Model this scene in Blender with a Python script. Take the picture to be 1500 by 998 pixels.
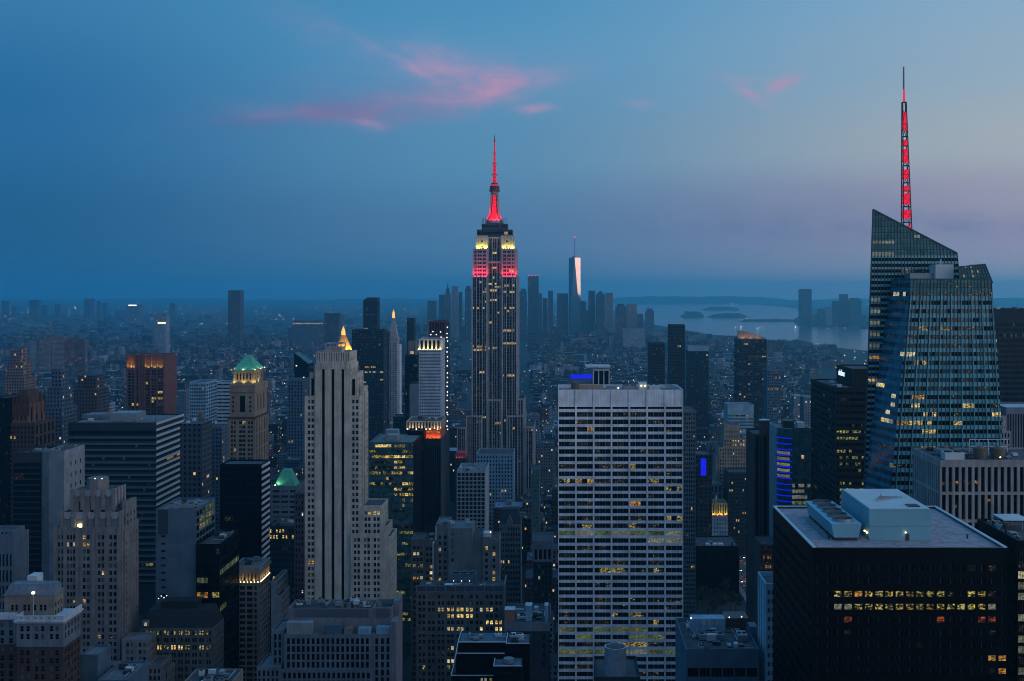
import bpy, math, random
import numpy as np
from mathutils import Vector
random.seed(7)
sc = bpy.context.scene
for o in list(bpy.data.objects): bpy.data.objects.remove(o)
col = sc.collection
R = math.radians

# ---------------------------------------------------------------- camera, sky, sun, exposure
EYE = 260.0                    # height of the observation deck
FPX, VX, VY = 1645.0, 825.0, 425.0   # focal length and vanishing point of the avenues, in photo pixels
cd = bpy.data.cameras.new('camera'); cam = bpy.data.objects.new('camera', cd); col.objects.link(cam)
cd.sensor_width = 36.0; cd.lens = FPX / 1500 * 36
cd.shift_x = (750 - VX) / 1500; cd.shift_y = -(499 - VY) / 1500
cd.clip_start = 1.0; cd.clip_end = 90000
cam.location = (0, 0, EYE); cam.rotation_euler = (R(90), 0, 0)
sc.camera = cam

sc.view_settings.view_transform = 'Standard'; sc.view_settings.look = 'None'
sc.view_settings.exposure = 0.0; sc.view_settings.gamma = 1.0
sc.view_settings.use_curve_mapping = False
cy = sc.cycles
cy.use_denoising = True
try:
    cy.denoiser = 'OPENIMAGEDENOISE'; cy.denoising_input_passes = 'RGB_ALBEDO_NORMAL'; cy.denoising_prefilter = 'ACCURATE'
except Exception: pass
cy.max_bounces = 5; cy.diffuse_bounces = 2; cy.glossy_bounces = 2; cy.transmission_bounces = 2; cy.volume_bounces = 1
cy.sample_clamp_indirect = 3.0; cy.caustics_reflective = False; cy.caustics_refractive = False
cy.use_light_tree = True; cy.filter_width = 1.0

def lin(c):
    if isinstance(c, (int, float)): c = (c, c, c)
    return tuple((v / 255 / 12.92 if v / 255 <= .04045 else ((v / 255 + .055) / 1.055) ** 2.4) for v in c) + (1.0,)

SUN_AZ, SUN_EL = 122.0, 3.5           # degrees clockwise from the view direction; the afterglow is behind to the right
world = bpy.data.worlds.new('World'); sc.world = world; world.use_nodes = True
wn = world.node_tree; wn.nodes.clear(); WL = wn.links
class NT:
    """small node helper"""
    def __init__(s, nt): s.nt = nt
    def n(s, t, **k):
        x = s.nt.nodes.new(t)
        for a, b in k.items(): setattr(x, a, b)
        return x
    def put(s, sock, v):
        if isinstance(v, bpy.types.NodeSocket): s.nt.links.new(v, sock)
        elif v is not None: sock.default_value = v
    def m(s, op, a, b=None, c=None, clamp=False):
        x = s.n('ShaderNodeMath', operation=op); x.use_clamp = clamp
        s.put(x.inputs[0], a)
        if b is not None: s.put(x.inputs[1], b)
        if c is not None: s.put(x.inputs[2], c)
        return x.outputs[0]
    def ramp(s, f, pts, interp='LINEAR'):
        x = s.n('ShaderNodeValToRGB'); e = x.color_ramp.elements; x.color_ramp.interpolation = interp
        while len(e) > 1: e.remove(e[-1])
        e[0].position, e[0].color = pts[0]
        for p, c in pts[1:]:
            q = e.new(p); q.color = c
        s.put(x.inputs[0], f); return x.outputs[0]
    def mix(s, f, a, b, mode='MIX', clamp=False):
        x = s.n('ShaderNodeMix', data_type='RGBA', blend_type=mode); x.clamp_result = clamp
        s.put(x.inputs[0], f); s.put(x.inputs[6], a); s.put(x.inputs[7], b); return x.outputs[2]
    def noise(s, vec, scale, detail=3, rough=.55, out=0, dim='3D'):
        x = s.n('ShaderNodeTexNoise'); x.noise_dimensions = dim
        if vec is not None: s.put(x.inputs['Vector'], vec)
        x.inputs['Scale'].default_value = scale; x.inputs['Detail'].default_value = detail; x.inputs['Roughness'].default_value = rough
        return x.outputs[out]
    def mr(s, v, a, b, c=0., d=1., kind='LINEAR'):
        x = s.n('ShaderNodeMapRange', interpolation_type=kind)
        for i, q in enumerate((v, a, b, c, d)): s.put(x.inputs[i], q)
        return x.outputs[0]
W = NT(wn)
tc = W.n('ShaderNodeTexCoord'); sep = W.n('ShaderNodeSeparateXYZ'); WL.new(tc.outputs['Generated'], sep.inputs[0])
dx, dy, dz = sep.outputs
az = W.m('ARCTAN2', dx, dy)                                   # 0 ahead, + to the right (west)
el = W.m('ARCSINE', dz)
elp = W.mr(el, 0.0, R(60), 0, 1)                              # ramp coordinate: 60 degrees = 1
def deg(*pts): return [(p / 60., lin(c)) for p, c in pts]
SKY_L = deg((0, (10, 90, 136)), (3, (14, 90, 138)), (8, (30, 102, 155)), (15, (54, 122, 170)), (30, (70, 160, 222)), (60, (70, 158, 222)))
SKY_C = deg((0, (58, 112, 154)), (3, (69, 118, 160)), (7, (80, 136, 174)), (12, (76, 144, 186)), (15, (70, 140, 184)), (30, (90, 168, 226)), (60, (84, 164, 226)))
SKY_R = deg((0, (132, 136, 158)), (2.6, (134, 130, 158)), (4.6, (142, 138, 160)), (7.0, (154, 164, 172)), (11, (134, 162, 184)), (15, (122, 162, 194)), (30, (120, 178, 226)), (60, (90, 160, 220)))
SKY_N = deg((0, (120, 128, 160)), (10, (110, 132, 172)), (30, (95, 140, 190)), (60, (75, 145, 210)))
cL, cC, cR, cN = [W.ramp(elp, p, 'EASE') for p in (SKY_L, SKY_C, SKY_R, SKY_N)]
c1 = W.mix(W.mr(az, R(-27), R(-3), kind='SMOOTHSTEP'), cL, cC)
c2 = W.mix(W.mr(az, R(-6), R(24), kind='SMOOTHSTEP'), c1, cR)
absaz = W.m('ABSOLUTE', az)
c3 = W.mix(W.mr(absaz, R(75), R(140), kind='SMOOTHSTEP'), c2, cN)
# broad afterglow low in the north-west, behind the camera to the right
da = W.m('SUBTRACT', az, R(SUN_AZ))
g1 = W.m('EXPONENT', W.m('MULTIPLY', W.m('POWER', W.m('DIVIDE', da, R(58)), 2.0), -1.0))
g2 = W.m('EXPONENT', W.m('MULTIPLY', W.m('ABSOLUTE', W.m('DIVIDE', el, R(24))), -1.0))
c4 = W.mix(W.m('MULTIPLY', g1, g2), c3, (1.62, 1.75, 1.85, 1), 'MIX')
h1 = W.m('EXPONENT', W.m('MULTIPLY', W.m('POWER', W.m('DIVIDE', W.m('SUBTRACT', az, R(100)), R(22)), 2.0), -1.0))
h2 = W.m('EXPONENT', W.m('MULTIPLY', W.m('ABSOLUTE', W.m('DIVIDE', el, R(8))), -1.0))
c4 = W.mix(W.m('MULTIPLY', h1, h2), c4, (5.0, 2.9, 2.1, 1), 'MIX')          # the sunset itself, low in the west
# thin pink clouds: soft patches at their own directions, broken up by noise
mp = W.n('ShaderNodeCombineXYZ')
uu = W.m('DIVIDE', dx, W.m('MAXIMUM', dy, .05)); vv = W.m('DIVIDE', dz, W.m('MAXIMUM', dy, .05))
WL.new(W.m('MULTIPLY', uu, 1.0), mp.inputs[0]); WL.new(W.m('MULTIPLY', vv, 2.4), mp.inputs[1])
nz = W.n('ShaderNodeTexNoise'); WL.new(mp.outputs[0], nz.inputs['Vector'])
nz.inputs['Scale'].default_value = 11; nz.inputs['Detail'].default_value = 5; nz.inputs['Roughness'].default_value = .55
nsep = W.n('ShaderNodeSeparateColor'); WL.new(nz.outputs['Color'], nsep.inputs[0])
u2 = W.m('ADD', uu, W.m('MULTIPLY', W.m('SUBTRACT', nsep.outputs[0], .5), .05))
v2 = W.m('ADD', vv, W.m('MULTIPLY', W.m('SUBTRACT', nsep.outputs[1], .5), .034))
def patch(px, py, rx, ry, rot, s):
    cu, cv = (px - VX) / FPX, (VY - py) / FPX
    ca, sa = math.cos(R(rot)), math.sin(R(rot))
    a = W.m('SUBTRACT', u2, cu); b = W.m('SUBTRACT', v2, cv)
    p = W.m('DIVIDE', W.m('ADD', W.m('MULTIPLY', a, ca), W.m('MULTIPLY', b, sa)), rx / FPX)
    q = W.m('DIVIDE', W.m('SUBTRACT', W.m('MULTIPLY', b, ca), W.m('MULTIPLY', a, sa)), ry / FPX)
    d = W.m('ADD', W.m('MULTIPLY', p, p), W.m('MULTIPLY', q, q))
    return W.m('MULTIPLY', W.m('EXPONENT', W.m('MULTIPLY', d, -1.0)), s)
def total(ps):
    t = None
    for p in ps:
        x = patch(*p); t = x if t is None else W.m('ADD', t, x)
    return t
pink = total([(648, 92, 62, 20, -12, .8), (735, 126, 80, 22, 10, 1.0), (610, 145, 120, 20, 8, .45), (430, 165, 95, 13, -4, .28),
              (545, 178, 26, 9, 0, .45), (780, 163, 22, 8, 0, .8), (1098, 138, 26, 9, -25, .95), (1150, 119, 26, 14, 25, 1.15),
              (938, 148, 24, 8, 0, .42), (540, 66, 60, 10, -30, .2), (610, 100, 36, 7, -25, .5), (1080, 112, 40, 8, 5, .3), (650, 115, 180, 52, 4, .2), (470, 45, 90, 26, -22, .14)])
dim = total([(440, 168, 130, 13, 3, 1.1), (580, 148, 150, 26, 6, .6), (1280, 335, 420, 26, 0, .45), (1100, 300, 300, 30, 0, .2)])
wisp = W.mr(W.noise(mp.outputs[0], 24, 8, .68), .28, .72, .22, 1.45)
c5 = W.mix(W.m('MULTIPLY', W.m('MULTIPLY', dim, wisp), .8, clamp=True), c4, lin((90, 106, 154)))
c6 = W.mix(W.m('MULTIPLY', W.m('MULTIPLY', pink, wisp), .62, clamp=True), c5, lin((182, 144, 178)))
nish = W.n('ShaderNodeTexSky', sky_type='NISHITA'); nish.sun_disc = False
nish.sun_elevation = R(SUN_EL); nish.sun_rotation = R(SUN_AZ); nish.altitude = 260
bgA = W.n('ShaderNodeBackground'); WL.new(nish.outputs[0], bgA.inputs[0]); bgA.inputs[1].default_value = 0.004
bgB = W.n('ShaderNodeBackground'); WL.new(c6, bgB.inputs[0]); bgB.inputs[1].default_value = 1.0
addn = W.n('ShaderNodeAddShader'); WL.new(bgA.outputs[0], addn.inputs[0]); WL.new(bgB.outputs[0], addn.inputs[1])
wo = W.n('ShaderNodeOutputWorld'); WL.new(addn.outputs[0], wo.inputs[0])
world.cycles.sampling_method = 'MANUAL'; world.cycles.sample_map_resolution = 512

sd = bpy.data.lights.new('sun', 'SUN'); sd.energy = 0.22; sd.angle = R(25); sd.color = (1.0, .82, .74)
sun = bpy.data.objects.new('sun', sd); col.objects.link(sun)
tosun = Vector((math.sin(R(SUN_AZ)) * math.cos(R(SUN_EL)), math.cos(R(SUN_AZ)) * math.cos(R(SUN_EL)), math.sin(R(SUN_EL))))
sun.rotation_euler = tosun.to_track_quat('Z', 'Y').to_euler(); sun.location = (600, -600, 500)

# ---------------------------------------------------------------- materials
MATS = {}
def mat(name, base=None, rough=.85, spec=.3, metal=0., mottle=.0, scale=.15, emit=None, es=0., streak=0.):
    if name in MATS: return MATS[name]
    m = bpy.data.materials.new(name); m.use_nodes = True; N = NT(m.node_tree)
    p = m.node_tree.nodes['Principled BSDF']
    p.inputs['Roughness'].default_value = rough; p.inputs['Metallic'].default_value = metal
    p.inputs['Specular IOR Level'].default_value = spec
    b = tuple(base) + (1,) if len(base) == 3 else base
    p.inputs['Base Color'].default_value = b
    if mottle or streak:
        g = N.n('ShaderNodeNewGeometry'); pos = g.outputs['Position']
        f = N.mr(N.noise(pos, scale, 5, .62), .3, .7, 1 - mottle, 1 + mottle)
        if streak:
            vm = N.n('ShaderNodeVectorMath', operation='MULTIPLY'); N.put(vm.inputs[0], pos); vm.inputs[1].default_value = (.9, .9, .045)
            f = N.m('MULTIPLY', f, N.mr(N.noise(vm.outputs[0], 1.0, 3, .6), .3, .7, 1 - streak, 1 + streak * .6))
        c = N.mix(1.0, b, f, 'MULTIPLY'); N.put(p.inputs['Base Color'], c)
    if emit:
        p.inputs['Emission Color'].default_value = tuple(emit) + (1,); p.inputs['Emission Strength'].default_value = es
        try: m.cycles.emission_sampling = 'NONE'
        except Exception: pass
    MATS[name] = m; return m
def stone(name, c, **k):
    c = tuple(min(x, .9) ** 1.22 * .86 * t for x, t in zip(c, (.92, 1., 1.05)))
    k.setdefault('mottle', .24); k.setdefault('streak', .24); k.setdefault('scale', .12)
    return mat(name, c, **k)
def lit(name, c, s, lo=.04, scale=.95, tint=None, thr=(.43, .64)):
    """a lit room behind a window: bright ceiling strips and dark furniture, broken up by noise"""
    m = mat(name, (.02, .02, .02), rough=.2, spec=.5, emit=c, es=s)
    N = NT(m.node_tree); p = m.node_tree.nodes['Principled BSDF']
    g = N.n('ShaderNodeNewGeometry'); vm = N.n('ShaderNodeVectorMath', operation='MULTIPLY')
    N.put(vm.inputs[0], g.outputs['Position']); vm.inputs[1].default_value = (1, 1, 1.7)
    a = N.noise(vm.outputs[0], scale, 3, .7); b = N.noise(vm.outputs[0], .09, 1, .5)
    f = N.m('MULTIPLY', N.mr(a, *thr, lo, 1.45), N.mr(b, .35, .65, .55, 1.3))
    N.put(p.inputs['Emission Strength'], N.m('MULTIPLY', f, s))
    if tint: N.put(p.inputs['Emission Color'], N.mix(N.mr(N.noise(g.outputs['Position'], .5, 1, .5, ), .4, .6), tuple(c) + (1,), tuple(tint) + (1,)))
    return m
def glass(name, c, rough=.12, spec=.5, var=.5):
    m = mat(name, c, rough=rough, spec=spec); N = NT(m.node_tree); p = m.node_tree.nodes['Principled BSDF']
    g = N.n('ShaderNodeNewGeometry')
    f = N.mr(N.noise(g.outputs['Position'], .23, 2, .7), .3, .7, 1 - var, 1 + var)
    N.put(p.inputs['Base Color'], N.mix(1.0, tuple(c) + (1,), f, 'MULTIPLY'))
    return m
G_DARK = glass('dark_glass', (.004, .007, .013), spec=.07)
G_BLUE = glass('blue_glass', (.03, .06, .085), rough=.1)
G_TEAL = glass('teal_glass', (.04, .10, .115), rough=.12, spec=.4)
G_BLACK = glass('black_glass', (.002, .003, .005), rough=.25, spec=.06)
G_BLIND = glass('window_blind', (.07, .085, .095), rough=.5, var=.3)
LIT = {
 'w': lit('lit_warm', (1.0, .6, .15), .7, tint=(1., .74, .26)), 'W': lit('lit_warm_bright', (1.0, .62, .16), .95, lo=.12, tint=(1., .74, .28)),
 'd': lit('lit_dim', (1.0, .66, .22), .5, lo=.0, scale=.9, thr=(.60, .73)), 'o': lit('lit_orange', (1.0, .42, .06), .5, tint=(1., .55, .1)), 'r': lit('lit_red', (1.0, .2, .05), .3, thr=(.46, .66)),
 'g': lit('lit_green', (.45, .75, .25), .13, lo=.25, tint=(.8, .85, .25)), 'y': lit('lit_yellow', (1.0, .68, .10), .42, lo=.0, scale=.9, thr=(.47, .66), tint=(.95, .85, .25)),
 'c': lit('lit_cool', (.8, .95, 1.0), .8), 'p': lit('lit_pale', (1.0, .86, .55), .6, lo=.35), 'e': lit('lit_lime', (.72, .8, .14), .36, lo=.0, thr=(.46, .66), tint=(.9, .8, .2)), 'q': lit('lit_pale_dim', (.75, .78, .55), .2, lo=.4)}
KM = dict(LIT); KM.update({'0': G_DARK, 'b': G_BLIND, 'B': G_BLUE, 'T': G_TEAL, 'K': G_BLACK})
M_FRAME = mat('window_frame', (.09, .085, .08), rough=.5)
M_ROOF = mat('roof_felt', (.055, .06, .07), rough=.9, mottle=.35, scale=.2)
M_ROOFL = mat('roof_gravel', (.26, .235, .255), rough=.95, mottle=.34, scale=.5)
M_ROOFM = mat('roof_grey', (.13, .135, .145), rough=.9, mottle=.3, scale=.2)
M_STEEL = mat('grey_steel', (.22, .24, .26), rough=.45, metal=.3, mottle=.15)
M_PALE = mat('pale_metal', (.42, .46, .48), rough=.5, mottle=.12)
M_DARKM = mat('dark_metal', (.03, .032, .036), rough=.5)
M_TANK = mat('tank_wood', (.11, .085, .065), rough=.9, mottle=.25, scale=1.)
M_LAMP = mat('lamp_warm', (.1, .1, .1), emit=(1., .75, .35), es=5.)
M_LAMPC = mat('lamp_white', (.1, .1, .1), emit=(.9, .95, 1.), es=4.)
M_LAMPR = mat('lamp_red', (.1, .02, .02), emit=(1., .05, .12), es=4.)
# ---------------------------------------------------------------- mesh helpers
class MB:
    def __init__(s): s.v = []; s.f = []; s.m = []; s.ms = []
    def mi(s, m):
        if m not in s.ms: s.ms.append(m)
        return s.ms.index(m)
    def face(s, pts, m):
        i = len(s.v); s.v += [tuple(p) for p in pts]; s.f.append(tuple(range(i, i + len(pts)))); s.m.append(s.mi(m))
    def box(s, x0, x1, y0, y1, z0, z1, m, bottom=False, top=True):
        a = [(x0, y0), (x1, y0), (x1, y1), (x0, y1)]
        s.prism(a, z0, z1, m, bottom, top)
    def prism(s, a, z0, z1, m, bottom=False, top=True, a2=None):
        """counter-clockwise outline a (at z0) to a2 (at z1)"""
        b = a2 or a; n = len(a); i = len(s.v)
        s.v += [(p[0], p[1], z0) for p in a] + [(p[0], p[1], z1) for p in b]; k = s.mi(m)
        for j in range(n):
            q = (j + 1) % n; s.f.append((i + j, i + q, i + n + q, i + n + j)); s.m.append(k)
        if top: s.f.append(tuple(i + n + j for j in range(n))); s.m.append(k)
        if bottom: s.f.append(tuple(i + j for j in reversed(range(n)))); s.m.append(k)
    def cyl(s, x, y, z0, z1, r0, r1, m, n=14, top=True):
        f = lambda r: [(x + r * math.cos(2 * math.pi * k / n), y + r * math.sin(2 * math.pi * k / n)) for k in range(n)]
        s.prism(f(r0), z0, z1, m, True, top, f(r1))
    def bar(s, a, b, w, m, h=None):
        a = Vector(a); b = Vector(b); d = (b - a).normalized(); h = h or w
        up = Vector((0, 0, 1)) if abs(d.z) < .95 else Vector((1, 0, 0))
        e = d.cross(up).normalized(); g = e.cross(d).normalized(); i = len(s.v); k = s.mi(m)
        for p in (a, b):
            for (p1, p2) in ((-1, -1), (1, -1), (1, 1), (-1, 1)): s.v.append(tuple(p + e * (p1 * w / 2) + g * (p2 * h / 2)))
        for f in ((0, 1, 5, 4), (1, 2, 6, 5), (2, 3, 7, 6), (3, 0, 4, 7), (3, 2, 1, 0), (4, 5, 6, 7)):
            s.f.append(tuple(i + j for j in f)); s.m.append(k)
    def mesh(s, name, off=(0, 0, 0)):
        me = bpy.data.meshes.new(name)
        v = np.array(s.v, dtype=float) - np.array(off)
        me.from_pydata([tuple(p) for p in v], [], s.f)
        for m in s.ms: me.materials.append(m)
        me.polygons.foreach_set('material_index', s.m); me.update(); return me
    def build(s, name, parent=None, off=None):
        if not s.f: return None
        if parent is not None: off = ORG[parent.name]
        o = bpy.data.objects.new(name, s.mesh(name, off or (0, 0, 0))); col.objects.link(o)
        if parent is None and off: o.location = off
        ORG[o.name] = off or (0, 0, 0)
        if parent: o.parent = parent
        return o
ORG = {}
def tag(o, label, cat, group=None, kind=None):
    o['label'] = label; o['category'] = cat
    if group: o['group'] = group
    if kind: o['kind'] = kind
    return o
def struct(o): o['kind'] = 'structure'; return o
def empty(name, loc, label, cat, group=None):
    o = bpy.data.objects.new(name, None); col.objects.link(o); o.location = loc; ORG[o.name] = tuple(loc)
    o.empty_display_size = 1
    return tag(o, label, cat, group)
def gx(px, Y): return (px - VX) * Y / FPX         # photo column at depth Y -> metres to the right
def gz(py, Y): return EYE - (py - VY) * Y / FPX   # photo row at depth Y -> height above the street

HEROES = []    # (x0,x1,y0,y1,height, lowest photo row it is seen to, name)
WMESH = {}
def win_bars(mb, w, h, P, style):
    """sash rails and mullions, P(u,z,out) maps to space"""
    def bar(u0, u1, z0, z1):
        q = [P(u0, z0, .05), P(u1, z0, .05), P(u1, z1, .05), P(u0, z1, .05)]
        r = [P(u0, z0, 0), P(u1, z0, 0), P(u1, z1, 0), P(u0, z1, 0)]
        mb.face(q, M_FRAME)
        for i in range(4): mb.face([r[i], r[(i + 1) % 4], q[(i + 1) % 4], q[i]], M_FRAME)
    if 's' in style: bar(0, w, h * .48, h * .48 + .09)
    n = style.count('|')
    for k in range(1, n + 1): bar(w * k / (n + 1) - .05, w * k / (n + 1) + .05, 0, h)

class Bld:
    """one building: an Empty at its base, a wall mesh, a roof mesh, windows and other parts as children"""
    def __init__(s, name, label, cat, Y, pxc, wm, group=None, roof=None):
        s.Y = Y; s.root = empty(name, (gx(pxc, Y), Y, 0), label, cat, group)
        s.wm = wm; s.wall = MB(); s.roof = MB(); s.rm = roof or M_ROOF; s.parts = {}; s.pan = []; s.ext = [1e9, -1e9, 1e9, -1e9, 0]
        s.trim = MB(); s.name = name; s.vis = None; s.style = ''
    def part(s, name):
        return s.parts.setdefault(name, MB())
    def grow(s, x0, x1, y0, y1, z):
        e = s.ext; s.ext = [min(e[0], x0), max(e[1], x1), min(e[2], y0), max(e[3], y1), max(e[4], z)]
    def facade(s, O, u, W, z0, z1, sp, wm):
        """wall plane from O along u, outward normal (uy,-ux), with recessed openings laid out by the spec"""
        nx, ny = u[1], -u[0]; wall = s.wall
        def P(a, z, out=0.): return (O[0] + u[0] * a + nx * out, O[1] + u[1] * a + ny * out, z)
        def Q(a, b, c, d, m=wm): wall.face([P(a, c), P(b, c), P(b, d), P(a, d)], m)
        if not sp: Q(0, W, z0, z1); return
        fl = sp['fl']; wh = sp['wh']; rec = sp.get('rec', .35); rng = random.Random(sp.get('seed', int(abs(O[0] * 7 + W * 13)) + 1))
        cols = sp['c'](W) if callable(sp['c']) else sp['c']
        rows = []; z = z1 - sp.get('top', 1.2); stop = max(z0 + .3, sp.get('stop', z0))
        while z - wh > stop and len(rows) < sp.get('max', 999): rows.append((z - wh, z)); z -= fl
        L = sp.get('L', {}); pl = sp.get('p', .03); pal = sp.get('pal', 'wwdd'); blind = sp.get('blind', .12); base = sp.get('g', '0')
        zt = z1
        wid = rng.random() * 99
        for j, (a, b) in enumerate(rows):
            Q(0, W, b, zt); zt = a; e = 0.
            rowp = pl * rng.choice((.2, .4, 1, 1, 1, 2.4)); run = None
            for i, (c, d) in enumerate(cols):
                if sp.get('skip') and sp['skip'](i, j): continue
                if c > e + 1e-4: Q(e, c, a, b)
                e = d
                k = None
                for (i0, i1, kk) in L.get(j, ()):
                    if i0 <= i <= i1: k = kk[(i - i0) % len(kk)]
                if k == '.': k = base
                if k is None:
                    k = run if (run and rng.random() < .45) else (rng.choice(pal) if rng.random() < rowp else None)
                    run = k
                if k is None: k = 'b' if rng.random() < blind else base
                k = sp.get('swap', {}).get(k, k)
                for (p, q) in (((c, a), (d, a)), ((d, a), (d, b)), ((d, b), (c, b)), ((c, b), (c, a))):
                    wall.face([P(p[0], p[1]), P(q[0], q[1]), P(q[0], q[1], -rec), P(p[0], p[1], -rec)], wm)
                s.pan.append((P(c, a, -rec), u, d - c, b - a, k, j, sp.get('st', s.style), sp.get('pn', 'window')))
            if W > e: Q(e, W, a, b)
        if zt > z0: Q(0, W, z0, zt)
    def tier(s, p0, p1, pt, dy=0., depth=20., N=None, S=None, z0=0., wm=None, par=1.0, rm=None, X=None, Z=None, lip=0.):
        """a block whose front runs from photo column p0 to p1 with its top at row pt, dy metres behind the front of the building"""
        Y = s.Y + dy; wm = wm or s.wm
        x0, x1 = X if X else (gx(p0, Y), gx(p1, Y)); z1 = Z if Z is not None else gz(pt, Y)
        W = x1 - x0; s.grow(x0, x1, Y, Y + depth, z1)
        s.facade((x0, Y), (1, 0), W, z0, z1, N, wm)
        west = (x0 + x1) / 2 < 0
        s.facade((x1, Y), (0, 1), depth, z0, z1, S if west else None, wm)
        s.facade((x1, Y + depth), (-1, 0), W, z0, z1, None, wm)
        s.facade((x0, Y + depth), (0, -1), depth, z0, z1, None if west else S, wm)
        t = .4; o = [(x0, Y), (x1, Y), (x1, Y + depth), (x0, Y + depth)]; i = [(x0 + t, Y + t), (x1 - t, Y + t), (x1 - t, Y + depth - t), (x0 + t, Y + depth - t)]
        zr = z1 - par
        for k in range(4):
            a, b, c, d = o[k], o[(k + 1) % 4], i[(k + 1) % 4], i[k]
            s.wall.face([(*a, z1), (*b, z1), (*c, z1), (*d, z1)], wm)
            s.wall.face([(*d, z1), (*c, z1), (*c, zr), (*d, zr)], wm)
        deck = MB(); deck.face([(*p, zr) for p in i], rm or s.rm); s.many('roof', deck)
        if lip:
            m = s.part('cornice'); g = .6
            m.box(x0 - g, x1 + g, Y - g, Y + depth + g, z1 - lip * 2, z1 - lip, wm, True)
        return x0, x1, Y, Y + depth, z1, zr
    def window(s, P0, u, w, h, k, st, pn, parent):
        key = (round(w, 2), round(h, 2), k, st)
        if key not in WMESH:
            mb = MB(); f = lambda a, z, o: (a, -o, z)
            mb.face([(0, 0, 0), (w, 0, 0), (w, 0, h), (0, 0, h)], KM[k]); win_bars(mb, w, h, f, st)
            WMESH[key] = mb.mesh('window_pane')
        o = bpy.data.objects.new(pn, WMESH[key]); col.objects.link(o); o.parent = parent
        r = ORG[parent.name]; o.location = (P0[0] - r[0], P0[1] - r[1], P0[2] - r[2]); o.rotation_euler = (0, 0, math.atan2(u[1], u[0]))
        return o
    def done(s, vis=None, cap=100):
        r = s.root
        s.wall.build('wall', r); s.roof.build('roof', r)
        SUB = {'fan': 'cooling_tower', 'tower_stand': 'cooling_tower', 'door': 'penthouse', 'roof_hatch': 'penthouse', 'pipe': 'penthouse', 'penthouse_roof': 'penthouse', 'finial': 'wall', 'cornice': 'wall', 'louvre_panel': 'wall', 'parapet': 'wall', 'floodlight_lamp': 'wall'}
        first = {'wall': next((o for o in r.children if o.name.split('.')[0] == 'wall'), None)}
        for n, mb in sorted(s.parts.items(), key=lambda q: q[0] in SUB):
            for q in (mb if isinstance(mb, list) else [mb]):
                p = first.get(SUB.get(n)) or r
                o = q.build(n, p)
                if o is not None: first.setdefault(n, o)
        if s.pan:
            order = sorted(range(len(s.pan)), key=lambda i: (s.pan[i][4] in '0bBTK', s.pan[i][5]))
            for i in order[:cap]:
                P0, u, w, h, k, j, st, pn = s.pan[i]
                s.window(P0, u, w, h, k, st, pn, r)
            if len(order) > cap:
                mb = MB()
                for i in order[cap:]:
                    P0, u, w, h, k, j, st, pn = s.pan[i]
                    f = lambda a, z, o, P0=P0, u=u: (P0[0] + u[0] * a + u[1] * o, P0[1] + u[1] * a - u[0] * o, P0[2] + z)
                    mb.face([f(0, 0, 0), f(w, 0, 0), f(w, h, 0), f(0, h, 0)], KM[k]); win_bars(mb, w, h, f, st)
                o = mb.build('windows', r); o['kind'] = 'stuff'
        e = s.ext
        HEROES.append((e[0], e[1], e[2], e[3], e[4], vis, r['label']))
        return s
    def many(s, name, mb):
        s.parts.setdefault(name, []).append(mb)
# column layouts
def even(n, frac, m=0.):
    def f(W):
        b = (W - 2 * m) / n; return [(m + b * i + b * (1 - frac) / 2, m + b * (i + 1) - b * (1 - frac) / 2) for i in range(n)]
    return f
def by(pitch, frac, m=0.):
    return lambda W: even(max(1, round((W - 2 * m) / pitch)), frac, m)(W)
def groups(n, per, frac, gap, m=0.):
    """n bays of `per` windows with a pier (gap, as a share of the bay) between bays"""
    def f(W):
        b = (W - 2 * m) / n; out = []
        for i in range(n):
            w = b * (1 - gap) / per
            for k in range(per):
                c = m + b * i + b * gap / 2 + w * k; out.append((c + w * (1 - frac) / 2, c + w * (1 + frac) / 2))
        return out
    return f
def pxc(ranges, p0, Y):
    return [((a - p0) * Y / FPX, (b - p0) * Y / FPX) for a, b in ranges]
def water_tank(B, x, y, z, r=2.0, h=3.6, leg=2.5):
    t = MB()
    for a in (45, 135, 225, 315):
        t.bar((x + r * .7 * math.cos(R(a)), y + r * .7 * math.sin(R(a)), z), (x + r * .7 * math.cos(R(a)), y + r * .7 * math.sin(R(a)), z + leg), .25, M_DARKM)
    t.cyl(x, y, z + leg, z + leg + h, r, r * .96, M_TANK); t.cyl(x, y, z + leg + h, z + leg + h + 1.3, r * 1.05, .1, M_TANK)
    B.many('water_tank', t)
def ac(B, x0, x1, y0, y1, z, h, m=None, fans=0, name='roof_unit'):
    t = MB(); m = m or M_PALE; t.box(x0, x1, y0, y1, z + .3, z + h, m)
    t.box(x0 + .2, x1 - .2, y0 + .2, y1 - .2, z, z + .3, M_DARKM)
    for k in range(fans):
        t.cyl(x0 + (x1 - x0) * (k + .5) / fans, (y0 + y1) / 2, z + h, z + h + .5, min(y1 - y0, (x1 - x0) / fans) * .4, min(y1 - y0, (x1 - x0) / fans) * .42, M_DARKM)
    B.many(name, t)
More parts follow.
